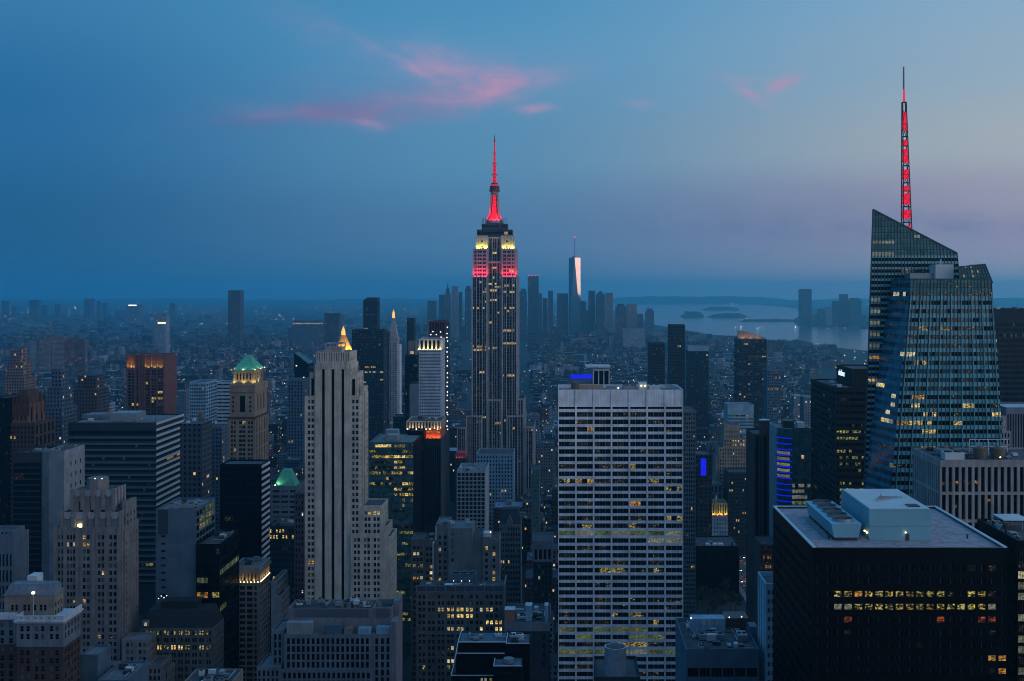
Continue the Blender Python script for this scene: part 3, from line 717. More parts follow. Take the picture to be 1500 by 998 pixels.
face_grid(Lfb, Lf, 40, zf, 6, 4.13, None, lits, span=SPANB, pre='B', seed=6, vis=.5)
Rfb = edge([(1449, 409, YB + 20), (1462, 560, YB + 20), (1472, 760, YB + 20)])
skin(Rf, Rfb, 0, zf, zf); skin(Lf, Rf, 0, 40, 40); skin(Lfb, Lf, 0, 40, 40)
B.roof.face([(*Lfb(zf), zf - .5), (*Lf(zf), zf - .5), (*Rf(zf), zf - .5), (*Rfb(zf), zf - .5), (*Rb(zf), zf - .5)], M_ROOFM)
B.trim.bar((*Lf(zf), zf), (*Rf(zf), zf), .5, MULL); B.trim.bar((*Lfb(zf), zf), (*Lf(zf), zf), .5, MULL)
B.trim.bar((*Lf(40), 40), (*Lf(zf), zf), .35, MULL)
# raised screen on the right
Lr = edge([(1404, 391, YF + 2), (1406, 415, YF + 2)]); Rr = edge([(1443, 387, YF + 2), (1452, 409, YF + 2)])
zr0, zr1 = gz(391, YF + 2), gz(387, YF + 2)
face_grid(Lr, Rr, zf - 2, zr1, 10, 2.2, lambda s: zr0 + (zr1 - zr0) * s, lambda i, j, s, g: 'q' if g.random() < .15 else None, crown=10, seed=8, vis=.7)
B.trim.bar((*Lr(zr0), zr0), (*Rr(zr1), zr1), .4, MULL); B.trim.bar((*Rr(zr1), zr1), (*Rr(zf), zf), .4, MULL)
skin(Rr, lambda z: (Rr(z)[0] - 2, Rr(z)[1] + 16), zf - 2, zr1, zr1, SCREEN, 2)
B.trim.build('mullions', rt)['kind'] = 'stuff'; B.trim = MB()
for x_, p0, p1, t0, yy in ((0, 1333, 1371, 400.5, 12), (1, 1370.5, 1397, 387.5, 9)):
    t = MB(); t.box(gx(p0, YF + yy), gx(p1, YF + yy), YF + yy, YF + yy + 9, zf - .6, gz(t0, YF + yy), M_PALE if x_ else M_STEEL)
    if x_: t.bar((gx(1381, 550), 553, gz(388, 550)), (gx(1381, 550), 553, gz(380, 550)), .5, M_PALE)
    B.many('rooftop_plant', t)
# mast
mx, my = gx(1328, YB + 14), YB + 14
tx = gx(1323.2, my); zb0, zt0 = gz(338, my), gz(98, my)
def mp_(t): return (mx + (tx - mx) * t, my)
mast = MB(); N_ = 13
def mz(py): return gz(py, my)
segs = [(338, 326), (326, 314), (314, 303), (303, 292), (292, 280), (280, 268), (268, 256), (256, 243), (243, 229), (229, 214), (214, 200), (200, 182), (182, 150), (150, 131), (131, 98)]
ledm = MB(); fr_ = MB()
for i, (a, b) in enumerate(segs):
    za, zb_ = mz(a), mz(b); t0 = (za - zb0) / (zt0 - zb0); t1 = (zb_ - zb0) / (zt0 - zb0)
    r0 = 2.1 - 1.55 * t0; r1 = 2.1 - 1.55 * t1; (xa, _), (xb, _) = mp_(t0), mp_(t1)
    if i < 13:
        sq = lambda x, r: [(x - r, my - r), (x + r, my - r), (x + r, my + r), (x - r, my + r)]
        for k in range(4):
            fr_.bar((*sq(xa, r0)[k], za), (*sq(xb, r1)[k], zb_), .42, M_DARKM)
            fr_.bar((*sq(xa, r0)[k], za), (*sq(xb, r1)[(k + 1) % 4], zb_), .22, M_DARKM); fr_.bar((*sq(xb, r1)[k], zb_), (*sq(xb, r1)[(k + 1) % 4], zb_), .34, M_DARKM)
        h = (zb_ - za)
        f0, f1 = ((0, .6), (.5, .95), (0, .55), (.35, 1.), (.1, .7))[i % 5]
        q = .9; ledm.prism(sq(xa + (xb - xa) * f0, r0 * q), za + h * f0, za + h * f1, RED_LED, True, True, sq(xa + (xb - xa) * f1, r1 * q))
    else:
        fr_.cyl(xa, my, za, zb_, .55, .4, RED_LED if i == 13 else M_STEEL, 8)
fr_.build('mast', rt); ledm.build('led_panel', rt)
allp.sort(key=lambda q: (q[2] in '0bBTK', q[3]))
rest = MB()
for n_, (pts, m_, k, j) in enumerate(allp):
    t = MB() if n_ < 100 else rest
    t.face(pts, m_)
    if n_ < 100: t.build('window', rt)
rest.build('windows', rt)['kind'] = 'stuff'
e = [Lb(0)[0], Rf(0)[0], YF, YB + bk, ztl]; B.ext = e
B.done(690)

# 5 black office block, near right, with plant on its gravel roof
B = Bld('office_block', 'black office block in front with pale gravel roof and two lit window rows', 'office building', 325, 1330, NIGHT, roof=M_ROOFL)
YD = 325; cols5 = pxc([(1222 + 15.05 * k, 1222 + 15.05 * k + 11.2) for k in range(-2, 17)], 1191, YD)
L5 = {0: [(15, 15, 'd'), (17, 17, 'd')], 1: [], 2: [(2, 17, 'yyoyyyyyyyyd0yyd')], 3: [(2, 17, 'qqyyyyyyyyyyyyyq')], 4: [(3, 3, 'r'), (12, 12, 'r'), (16, 17, 'rr')], 5: [(3, 3, 'd'), (17, 17, 'd')], 6: [(10, 10, 'd')], 7: [(18, 18, 'o'), (7, 7, 'd')], 8: [(18, 18, 'o')]}
L5[7] = [(17, 18, 'oo')]
x0, x1, y0, y1, z1, zr = B.tier(1191, 1475, 803, 0, 62, dict(c=cols5, fl=3.72, wh=1.7, top=5.0, rec=.35, p=.004, pal='d', blind=.0, g='0', L=L5, st='|', stop=60),
    dict(c=by(2.4, .5, 2), fl=3.72, wh=1.9, top=5.0, rec=.25, p=.05, pal='dd', blind=.1, g='0', stop=60), par=.5, rm=M_ROOFL)
cp = MB(); t = .9
for a in ((x0 - .1, x0 + t, y0, y1), (x1 - t, x1 + .1, y0, y1), (x0 + t, x1 - t, y1 - t, y1)): cp.box(*a, z1 + .02, z1 + .35, M_PALE)
cp.box(x0 + t, x1 - t, y0 - .05, y0 + .5, z1 + .02, z1 + .2, M_ROOFM)
B.many('coping', cp)
ct = MB(); Yc = 336.5
xa, xb = gx(1219, Yc), gx(1262, Yc)
BLUP = mat('blue_grey_metal', (.15, .34, .42), rough=.55, mottle=.1)
zb0 = gz(783, Yc); zb1 = gz(762, Yc); zb1b = zb1
o0 = [(xa + .6, Yc), (xb - .9, Yc), (xb - .9, Yc + 36), (xa + .6, Yc + 36)]; o1 = [(xa - .3, Yc - .2), (xb, Yc - .2), (xb, Yc + 36.2), (xa - .3, Yc + 36.2)]
ct.prism(o0, zr + 1.0, zr + 5.2, BLUP, True, True, o1)
B.many('cooling_tower', ct)
for k in range(5):
    f = MB(); yy = Yc + 4.5 + k * 6.8; xm = (xa + xb) / 2 - .2
    f.cyl(xm, yy, zr + 5.2, zr + 6.1, 3.1, 3.0, M_STEEL, 20, False); f.cyl(xm, yy, zr + 5.25, zr + 5.5, 2.9, 2.9, M_DARKM, 20)
    for a in range(4): f.bar((xm, yy, zr + 5.7), (xm + 2.7 * math.cos(R(45 + 90 * a)), yy + 2.7 * math.sin(R(45 + 90 * a)), zr + 5.75), .5, M_DARKM, .1)
    B.many('fan', f)
st = MB(); st.box(xa + .8, xb - 1.2, Yc + .5, Yc + 35.5, zr, zr + .95, M_DARKM); st.bar((xa - 1.4, Yc + 3, zr + .4), (xa - 1.4, Yc + 30, zr + .4), .3, M_STEEL)
for k in range(8): st.bar((xa + .7 + (xb - xa - 2) * (k % 2), Yc + 4 * k + 2, zr), (xa + .7 + (xb - xa - 2) * (k % 2), Yc + 4 * k + 2, zr + 1), .3, M_DARKM)
B.many('tower_stand', st)
ph = MB(); Yp = 337.0; pa, pb = gx(1273.5, Yp), gx(1364, Yp); zp = gz(746, Yp)
ph.box(pa, pb, Yp, Yp + 34, zr, zp, BLUP); ph.box(pa, pb, Yp - .08, Yp - .001, zr + 4.3, zr + 4.42, M_STEEL)
o = MB(); o.box(pa + .3, pb - .3, Yp + .3, Yp + 33.7, zp + .01, zp + .12, M_PALE)
B.many('penthouse', ph); B.many('penthouse_roof', o)
d_ = MB(); qd = gx(1329, Yp); d_.box(qd - .55, qd + .55, Yp - .14, Yp - .09, zr, zr + 2.1, M_DARKM); B.many('door', d_)
hatch = MB(); hatch.box(gx(1335, Yp) , gx(1352, Yp), Yp + 2.5, Yp + 6.5, zp + .13, zp + .4, M_DARKM); B.many('roof_hatch', hatch)
pipe = MB()
for k in range(4): pipe.bar((pa + 5 + k, Yp + 12 + 2 * k, zp + .5), (pa + 9 + k * 2, Yp + 14 + k, zp + .5), .25, M_STEEL)
pipe.bar((pa + 8, Yp + 16, zp), (pa + 8, Yp + 16, zp + 1.6), .3, M_STEEL); B.many('pipe', pipe)
lamps(B, [(gx(1326, Yp), Yp - .4, zr + 2.5)], M_LAMP, .16); lamps(B, [(pa - .5, Yp + 1, zr + 2.2), (pa - .5, Yp + 3.5, zr + 2.2)], M_LAMP, .2)
flood(B.root, gx(1326, Yp), Yp - .9, zr + 2.5, (gx(1326, Yp), Yp - .2, zr), (1., .8, .5), 14, 150, .1)
for px, py in ((1312, 791), (1214, 790), (1417, 789)):
    Yv = EYE - zr; Yv = (EYE - zr) * FPX / (py - VY); v = MB(); q = gx(px, Yv)
    v.cyl(q, Yv, zr, zr + 1.0, .25, .25, M_DARKM, 8); v.cyl(q, Yv, zr + 1., zr + 1.25, .4, .4, M_DARKM, 8); B.many('vent_pipe', v)
B.done(998)

# 6 black-glass tower with a lit name sign
B = Bld('office_tower', 'black glass tower with a white lit name sign on its rooftop box', 'skyscraper', 680, 1245, stone('black_panel', (.02, .022, .027)))
B.tier(1224, 1290, 568, 0, 68, dict(c=by(1.9, .82, .5), fl=3.9, wh=1.7, top=2.5, rec=.2, p=.02, pal='gd', blind=.02, g='K', swap={'g': 'e', 'y': 'e'}, L={6: [(0, 40, 'ggyg0ggy0gg0')], 7: [(0, 6, 'gg')], 9: [(0, 5, 'ggg0g0')], 10: [(1, 13, 'g0g0gg0g')], 11: [(1, 14, 'g0g00gg0g')], 12: [(6, 16, '0g0gyg')], 14: [(1, 16, 'gg0g000g')], 15: [(1, 17, 'g0gg')], 16: [(1, 6, 'g0g')], 17: [(1, 5, 'yyg')]}),
       dict(c=by(2.6, .7, 1), fl=3.9, wh=1.7, top=2.5, rec=.2, p=.02, pal='gd', blind=.05, g='0'), rm=M_ROOF)
bx0, bx1, by0, by1, bz1, _ = B.tier(1248.5, 1292, 540.5, 10, 40, None, None, z0=gz(570, 680), par=.8)
sg = MB()
fc = bpy.data.curves.new('sign_text', 'FONT'); fc.body = 'salesforce'; fc.size = 3.9; fc.extrude = .12; fc.align_x = 'CENTER'; fc.shear = .12
fc.materials.append(mat('sign_light', (.5, .5, .5), emit=(.75, .9, 1.), es=1.0))
to = bpy.data.objects.new('sign', fc); col.objects.link(to)
dg = bpy.context.evaluated_depsgraph_get(); me = bpy.data.meshes.new_from_object(to.evaluated_get(dg)); bpy.data.objects.remove(to)
sign = bpy.data.objects.new('sign', me); col.objects.link(sign); sign.parent = B.root; r = ORG[B.root.name]
sign.location = (bx0 - .25 - r[0], by0 + 26 - r[1], gz(550.5, 716) - r[2]); sign.rotation_euler = (R(90), 0, R(-90)); sign.scale = (1.0, 1.45, 1)
clutter(B, gx(1226, 682), gx(1246, 682), 684, 735, gz(568, 680) - 1, 6, 5)
B.done(740)
# ---------------------------------------------------------------- nearer buildings, left to right
def tower(name, label, cat, Y, pxc_, wm, tiers, vis, roof=None, style='', cl=0, seed=0, tank=None, group=None, cap=100):
    B = Bld(name, label, cat, Y, pxc_, wm, group, roof); B.style = style
    for t in tiers:
        a = dict(t); r = B.tier(a.pop('p0'), a.pop('p1'), a.pop('pt'), **a)
    if cl: clutter(B, r[0] + .6, r[1] - .6, r[2] + .6, r[3] - .6, r[5], cl, seed)
    if tank: water_tank(B, r[0] + (r[1] - r[0]) * tank, (r[2] + r[3]) / 2, r[5])
    B.done(vis, cap); return B, r
def f_(c, fl=3.6, wh=1.9, **k): return dict(dict(c=c, fl=fl, wh=wh), **k)
BR = {'p': .02, 'pal': 'wd', 'blind': .25}

# bottom-left brick block with the white cornice
B = Bld('brick_building', 'brown brick block with thick white cornice, bottom left corner', 'building', 450, 60, BROWN); B.style = 's'
wcol = pxc([(29.5, 34.5), (38.5, 43.5), (51, 56), (60, 65), (72.5, 77.5), (81, 86)], 24, 450)
x0, x1, y0, y1, z1, zr = B.tier(24, 93, 912.9, 0, 16, f_(wcol, 3.15, 2.2, top=1.2, rec=.4, L={0: [(4, 4, '0')], 1: [(4, 4, 'd')]}, p=.004, pal='d', blind=.15, max=3), f_(even(5, .5, .5), 3.15, 2.2, top=1.2, rec=.4, p=.0, max=3), z0=gz(947, 450), wm=GREYB, par=.1)
B.tier(24, 93, 947.2, .01, 15.9, f_(wcol, 3.2, 2.0, top=1.6, rec=.35, **BR), f_(even(5, .5, .5), 3.2, 2.0, top=1.6, rec=.35, **BR))
c = B.part('cornice'); g = .9
c.box(x0 - .5, x1 + .5, y0 - .5, y1 + .5, z1 - .0, z1 + .55, WHITE, True); c.box(x0 - g, x1 + g, y0 - g, y1 + g, z1 + .55, z1 + 1.1, WHITE, True)
o_ = [(x0 - .4, y0 - .4, x1 + .4, y0 + .1), (x1 - .1, y0 + .1, x1 + .4, y1 + .4), (x0 - .4, y0 + .1, x0 + .1, y1 + .4)]
for a in o_: c.box(a[0], a[2], a[1], a[3], z1 + 1.1, z1 + 3.0, WHITE)
c.box(x0 - .3, x1 + .3, y0 - .3, y1 + .3, gz(947.6, 450), gz(946.2, 450), GREYB, True)
for k, px in enumerate((31, 40, 51.5, 60, 71.5, 80)):
    q = gx(px + 1.2, 450); c.box(q - .3, q + .3, y0 - .46, y0 - .401, z1 + 1.8, z1 + 2.4, GREYS)
xx = B.tier(-30, 23.8, 907, 4, 14, f_(by(3.2, .45, .4), 3.15, 2.2, top=1.4, max=4, p=.02, pal='wr', blind=.1), None, wm=GREYB, par=.1, z0=gz(944, 454)); B.tier(-30, 23.8, 944.3, 4.01, 13.9, f_(by(3.2, .45, .4), 3.2, 2.0, p=.02, pal='r', blind=.1), None)
c.box(xx[0], xx[1] + .6, 453.2, 454.2, xx[4], xx[4] + 2.6, WHITE, True)
# setback block on its roof
wm2 = TANST
b0 = B.tier(6, 79, 871, 6, 8.6, f_(pxc([(16, 20), (22.5, 26), (34, 38), (40, 44), (49, 53), (58, 62), (64, 68)], 6, 456), 4.2, 2.4, top=4.2, p=.0), f_(even(3, .5, .4), 3.2, 1.8, top=3.6, p=.01, pal='r'), z0=z1 + .2, wm=wm2, par=.1)
h = MB(); xh0, xh1, yh0, yh1 = b0[0], b0[1], b0[2], b0[3]; zz0 = b0[4]; zz1 = gz(855.5, 458)
h.prism([(xh0, yh0), (xh1, yh0), (xh1, yh1), (xh0, yh1)], zz0, zz1, GREYB, False, True, [(xh0 + 1.8, yh0 + 1.8), (xh1 - 1., yh0 + 1.8), (xh1 - 1., yh1 - 1.5), (xh0 + 1.8, yh1 - 1.5)])
h.build('hipped_roof', B.root)
cc = B.part('cornice'); cc.box(xh0 - .3, xh1 + .3, yh0 - .3, yh1 + .3, zz0 - .5, zz0, GREYB, True)
pl = MB(); q = gx(48.8, 451.2); pl.cyl(q, 451.2, z1 + 1, gz(870, 451.2), .12, .08, M_PALE, 8); B.many('flagpole', pl)
lamps(B, [(q, 451.2, gz(868.5, 451.2))], M_LAMP, .45)
t = MB(); t.box(gx(19, 452), gx(33, 452), 464, 470, z1 + .2, gz(842, 466), WHITE); t.build('bulkhead', B.root)
B.done(998)

# pale colonnaded building behind it at the left edge
tower('office_building', 'grey pillared building at the left edge above the white corniced brick block', 'building', 600, 5, GREYB,
      [dict(p0=-30, p1=19, pt=786, N=f_(by(1.9, .5, .3), 8.5, 6.5, top=9.5, p=.0, blind=0), depth=18), dict(p0=-28, p1=18, pt=778, dy=1.5, depth=14, z0=gz(786.5, 600), N=f_(by(2.2, .4), 3.3, 1.2, top=.6, p=0))], 865)

# Art Deco stone tower with scalloped crown
B = Bld('stone_tower', 'grey-brown Art Deco tower with scalloped crown tiers and paired windows', 'skyscraper', 560, 130, stone('taupe_stone', (.28, .255, .245))); B.style = 's'
wc = pxc([(84.5, 88), (90, 93.5), (98, 101.2), (102.4, 105.6), (106.8, 110), (121, 125.3), (127, 131.2), (143, 147.2), (149, 153.3), (160, 164.3), (166.3, 170.6)], 80, 560)
LD = {1: [(2, 6, 'p0pow'), (7, 10, '0dd0')], 3: [(7, 10, 'd00d')], 5: [(7, 8, '0w')], 9: [(7, 8, 'd')], 12: [(5, 6, 'd')], 13: [(7, 7, 'd')]}
B.tier(80, 178.5, 773, 0, 22, f_(wc, 3.55, 2.1, top=3.8, rec=.4, p=.02, pal='wd', blind=.2, L=LD), f_(even(5, .42, .5), 3.55, 2.1, top=5, rec=.4, p=.01, blind=.2))
B.tier(178.7, 184.5, 735.5, 6, 14, None, f_(even(3, .4, .5), 3.55, 2.1, top=6, p=.0)); B.tier(178.7, 183, 776, 2, 3.8, None, f_(even(1, .4, .5), 3.55, 2.1, top=6, p=.0))
t1 = B.tier(90, 177, 751, 2.0, 19, f_(pxc([(97.5, 102.5), (114, 119), (130.5, 135), (147, 151.8), (164, 169)], 90, 562), 30, 4.4, top=4.0, rec=.8, p=0, blind=0, L={0: [(1, 1, '0')]}), f_(even(4, .35, .5), 30, 4.4, top=4, p=0), z0=gz(775, 562))
t2 = B.tier(106, 166.5, 718.5, 4.5, 15, f_(pxc([(115.5, 121), (132, 137), (148, 153.5)], 106, 564.5), 30, 5.2, top=5.8, rec=1.2, p=0, blind=0), f_(even(3, .4, .4), 30, 5, top=5.5, p=0), z0=gz(752, 564.5))
sc_ = MB(); PALES = stone('pale_cap', (.40, .36, .36))
for (a, b, yy, zt, n) in ((90, 177, 561.3, t1[4], 5), (106, 166.5, 563.8, t2[4], 4)):
    for k in range(n):
        p0, p1 = gx(a + (b - a) * (k + .18) / n, yy), gx(a + (b - a) * (k + .82) / n, yy); w = (p1 - p0)
        sc_.prism([(p0 + w * .2, yy), (p1 - w * .2, yy), (p1 - w * .2, yy + .65), (p0 + w * .2, yy + .65)], zt - 3.0, zt - 2.0, PALES, True, False, [(p0, yy), (p1, yy), (p1, yy + .65), (p0, yy + .65)])
        sc_.prism([(p0, yy), (p1, yy), (p1, yy + .65), (p0, yy + .65)], zt - 2.0, zt + .3, PALES, False, True)
    for k in range(n + 1):
        p = gx(a + (b - a) * k / n, yy); sc_.box(p - .9, p + .9, yy - .5, yy + .64, zt - 9.5, zt + .9, B.wm, True)
for (xx, ya, yb, zt) in ((t1[1], 563, 580, t1[4]), (t2[1], 566, 578, t2[4])):
    for k in range(4):
        y_ = ya + (yb - ya) * k / 3; sc_.box(xx + .01, xx + .6, y_ - .7, y_ + .7, zt - 8, zt + .8, PALES, True)
for px in (82, 95.6, 113.5, 136.8, 155.6, 174.6):
    q = gx(px, 560); sc_.box(q - .75, q + .75, 559.3, 559.99, 0, gz(772, 560), B.wm)
B.many('buttress', sc_)
cr = MB(); q = gx(142.5, 570); cr.prism([(q + 5.2 * math.cos(R(22.5 + 45 * k)), 571 + 5.2 * math.sin(R(22.5 + 45 * k))) for k in range(8)], t2[5], gz(700, 570), B.wm); B.many('lantern', cr)
lamps(B, [(gx(139, 565), 565.2, gz(701, 566)), (gx(149, 565), 565.2, gz(701, 566))], M_LAMPC, .16)
lamps(B, [(gx(116.5, 561), 561.4, gz(770.5, 561))], M_LAMP, .8)
# stepped wings towards the street
B.tier(178.8, 216, 937, -6, 12, f_(pxc([(185, 189), (191, 195), (203, 207), (209.5, 213.5)], 178.8, 554), 3.5, 2.0, top=1.6, p=0, blind=.5), f_(even(4, .45, .4), 3.5, 2.0, top=2, p=0), rm=M_ROOFM)
B.tier(216.2, 237, 973, -9, 14, f_(even(3, .5, .4), 3.5, 2.2, top=2.4, p=0), f_(even(4, .5, .4), 3.5, 2.2, top=2, p=0))
B.tier(237.2, 246, 980, -4, 10, f_(even(2, .5, .2), 3.5, 2.2, top=2.4, p=0), f_(even(3, .5, .4), 3.5, 2.2, top=2, p=0))
B.tier(146, 216, 972, -9.5, 3.2, f_(pxc([(161, 167), (172, 178), (190, 196)], 146, 550.5), 3.6, 1.8, top=1, p=0), None)
B.done(998)

# low roofs in the corner
B, r = tower('low_building', 'low flat-roofed building below the Art Deco tower at bottom left', 'building', 470, 160, BLUEW,
      [dict(p0=118, p1=143, pt=959, depth=14, rm=M_ROOFM), dict(p0=143.2, p1=186, pt=996, depth=24, dy=-8, rm=M_ROOFM)], 998, cl=5, seed=3)
B, r = tower('low_building', 'low building with fans and a curved brick parapet, below the mansard roof', 'building', 420, 300, TANST,
      [dict(p0=262, p1=334, pt=1006, depth=20, rm=M_ROOF)], 998, cl=12, seed=8)

# grey concrete and glass office
G3 = stone('grey_panel', (.25, .27, .29), streak=.06)
B = Bld('office_tower', 'boxy grey concrete tower with dark glass front and blank pale side', 'office building', 700, 70, G3)
x0, x1, y0, y1, z1, zr = B.tier(62, 94, 661, 0, 30, None, None, rm=M_ROOF, par=1.6)
B.tier(18, 61.8, 663, .3, 29.7, f_(even(2, .96, .4), 7.2, 6.2, top=6.5, rec=.3, p=0, blind=0, g='B', max=2) if False else dict(c=even(8, .97, .6), fl=3.6, wh=2.7, top=6.4, rec=.25, p=.02, pal='yd', blind=.0, g='0', L={28: [(0, 7, 'd0yyyydd')]}), None, rm=M_ROOF, wm=NAVY, par=1.6)
sl = MB(); sl.box(gx(63.5, 700), gx(71, 700), 699.6, 699.98, 40, z1 - .5, stone('greenish_panel', (.14, .19, .20))); B.many('pier', sl)
wside = MB()
for a in range(3):
    for b in range(9):
        zz_ = z1 - 7.5 - b * 6.5; yy = y0 + 9 + a * 7; wside.box(x1 + .01, x1 + .06, yy, yy + 1.1, zz_ - 2.6, zz_, G_BLACK)
sd_ = MB(); sd_.box(x1, x1 + .005, y0, y1, 20, z1, CONC)
for a in range(3):
    for b in range(7):
        zz_ = z1 - 8 - b * 7; yy = y0 + 9 + a * 7; t = MB(); t.box(x1 + .02, x1 + .1, yy, yy + 1.2, zz_ - 2.6, zz_, G_BLACK); t.build('window', B.root)
sd_.box(x1 + .001, x1 + .015, y0 + .02, y1 - .02, 20, z1 - .02, CONC); sd_.build('side_panel', B.root)
clutter(B, x0 - 15, x1 - 1, y0 + 3, y1 - 1, zr, 9, 4)
B.done(770)

# banded tower
B = Bld('office_tower', 'wide dark glass tower with pale horizontal bands on its right side', 'office building', 900, 180, NAVY)
STR = mat('pale_spandrel', (.50, .50, .50), rough=.6, mottle=.06)
x0, x1, y0, y1, z1, zr = B.tier(100, 229, 619, 0, 64, dict(c=lambda W: even(34, .94, .4)(W), fl=5.0, wh=3.3, top=6.6, rec=.12, p=.012, pal='yd', blind=.03, g='0', L={0: [], 21: [(20, 33, 'yyy000ddd0')], 28: [(18, 33, 'yd0')], 33: [(18, 33, 'dy0')]}, stop=20),
     dict(c=lambda W: even(16, .97, .2)(W), fl=5.0, wh=3.4, top=5.5, rec=.12, p=0, pal='o', blind=.0, g='0', L={5: [(6, 9, 'o'), (12, 15, 'o')]}, stop=20), par=1.2, rm=M_ROOFM)
bd = MB(); z = z1
while z > 30: bd.box(x1 + .02, x1 + .5, y0 - .3, y1 + .1, z - 2.0, z - .1, STR, True); z -= 5.0
B.many('spandrel_band', bd)
b2 = MB(); z = z1 - 8
TEALP = mat('teal_spandrel', (.065, .11, .135), rough=.4)
while z > 30: b2.box(x0, x1, y0 - .35, y0 - .02, z - 4.95 + .05, z - 3.35, TEALP, True); z -= 5.0
B.many('spandrel_band', b2)
ac(B, gx(161, 915), gx(200, 915), 915, 935, zr, 7, M_STEEL); ac(B, gx(120, 930), gx(152, 930), 930, 950, zr, 4, M_ROOFM); clutter(B, x0 + 2, x1 - 2, y0 + 2, y1 - 2, zr, 8, 14, 7)
B.done(880)

# gothic brown tower on the left edge
B = Bld('brick_tower', 'dark brown gothic tower with pointed pinnacles at the left edge', 'skyscraper', 850, 30, DKBR)
WBR = stone('warm_brown_stone', (.22, .13, .085))
B.tier(-12, 12, 583, -3, 34, f_(by(2.4, .4), 3.6, 2, p=.02, pal='d'), None, wm=NIGHT)
B.tier(12.2, 51, 620, 0, 34, f_(even(7, .5, .6), 3.6, 2.2, top=2.5, rec=.6, p=.01, pal='w', L={8: [(3, 3, 'w')]}), f_(even(5, .5, .5), 9, 7, top=2, rec=.6, p=0, blind=0), z0=0)
t = B.tier(14.5, 41.5, 592, 3, 28, f_(even(4, .4, 1), 30, 9, top=3.5, rec=.8, p=0, blind=0), f_(even(3, .4, 1.5), 30, 11, top=3, rec=.8, p=0, blind=0), z0=gz(621, 850), wm=WBR)
pn = MB()
for k in range(6):
    q = t[0] + (t[1] - t[0]) * k / 5
    for yy in (t[2] + .2, t[3] - 1): pn.box(q - .8, q + .8, yy - .8, yy + .8, t[4] - 9, t[4] + 4, B.wm); pn.cyl(q, yy, t[4] + 4, t[4] + 10, .9, .05, B.wm, 6)
for k in range(1, 4):
    yy = t[2] + (t[3] - t[2]) * k / 4; pn.box(t[1] - .4, t[1] + .8, yy - .7, yy + .7, t[4] - 9, t[4] + 3, WBR); pn.cyl(t[1] + .2, yy, t[4] + 3, t[4] + 8, .8, .05, WBR, 6)
B.many('pinnacle', pn)
u = MB(); u.box(t[0] + 4, t[1] - 4, t[2] + 6, t[3] - 6, t[5], gz(571, 860), B.wm); B.many('penthouse', u)
B.done(780)

# green pyramid tower
B = Bld('stone_tower', 'tan stone tower topped by a lit green pyramid roof', 'skyscraper', 900, 360, stone('tan_brick', (.34, .255, .19)))
pr = dict(rec=.7, p=.04, pal='wd', blind=.08)
B.tier(333.5, 374, 612, 0, 40, f_(pxc([(338, 341), (342.2, 345.2), (350, 354.5), (355, 359.5), (363, 366), (367.2, 370.2)], 333.5, 900), 3.6, 2.2, top=3, L={0: [(3, 3, 'w'), (0, 0, 'd')]}, **pr), f_(even(5, .42, 1), 12, 10.6, top=2, rec=.8, p=0, blind=0))
B.tier(337, 373, 575, 1.5, 37, f_(pxc([(351, 359)], 337, 901.5), 90, 13.2, top=2.8, rec=1.2, p=0, blind=0, g='K', pn='arched_window'), f_(even(3, .4, 5), 90, 13, top=2.5, rec=1., p=0, blind=0, g='K'), z0=gz(612, 900))
for k in range(4):
    for px in (340.5, 365.5):
        q = gx(px, 901.4); t = MB(); t.box(q, q + 1.3, 901.2, 901.44, gz(584 + k * 6.5, 901), gz(581 + k * 6.5, 901), G_BLACK); t.build('window', B.root)
cn = B.part('cornice'); a = B.ext
cn.box(gx(336, 900), gx(374, 900), 900.2, 939.5, gz(566.5, 900), gz(563.6, 900), B.wm, True); cn.box(gx(336.5, 900), gx(373.5, 900), 900.6, 939, gz(575, 900), gz(566.5, 900), B.wm); cn.box(gx(333, 900), gx(374.5, 900), 899.4, 940, gz(614, 900), gz(611, 900), DKBR, True)
L_ = B.tier(342, 372, 542.5, 4, 28, f_(even(5, .4, 1.6), 90, 5.2, top=2.4, rec=.8, p=0, blind=0), f_(even(4, .4, 2), 90, 5, top=2.4, rec=.8, p=0, blind=0), z0=gz(564, 900), par=.2)
py = MB(); o = [(L_[0], L_[2]), (L_[1], L_[2]), (L_[1], L_[3]), (L_[0], L_[3])]; mx_ = (L_[0] + L_[1]) / 2; my_ = (L_[2] + L_[3]) / 2
py.prism([(x + (.4 if x > mx_ else -.4), y + (.4 if y > my_ else -.4)) for x, y in o], L_[4], gz(520.5, my_), COPPER, True, True, [(mx_ - 1.6, my_ - 1.6), (mx_ + 1.6, my_ - 1.6), (mx_ + 1.6, my_ + 1.6), (mx_ - 1.6, my_ + 1.6)])
for p in o: py.bar((*p, L_[4] + .1), (mx_ + (1.6 if p[0] > mx_ else -1.6), my_ + (1.6 if p[1] > my_ else -1.6), gz(520.5, my_)), .45, COPPER)
py.build('pyramid_roof', B.root)
for x_, y_ in ((L_[0] - 1.2, L_[2] - 1.4), ((L_[0] + L_[1]) / 2, L_[2] - 2), (L_[1] + 1.2, L_[2] - 1.4), (L_[1] + 1.6, my_), (L_[1] + 1.2, L_[3])):
    flood(B.root, x_, y_, L_[4] + .6, (mx_, my_, L_[4] + 9), (.75, 1., .5), 5200, 110, .3)
    lamps(B, [(x_, y_, L_[4] + .5)], M_LAMP, .28)
for x_ in (L_[0] + .5, mx_, L_[1] - .5): flood(B.root, x_, L_[2] - 2.4, gz(563, 903), (x_, L_[2], gz(552, 903)), (1., .85, .25), 2600, 120, .3)
for y_ in (L_[2] + 3, my_): flood(B.root, L_[1] + 2.4, y_, gz(563, 903), (L_[1], y_, gz(552, 903)), (1., .85, .25), 2200, 120, .3)
B.done(682)

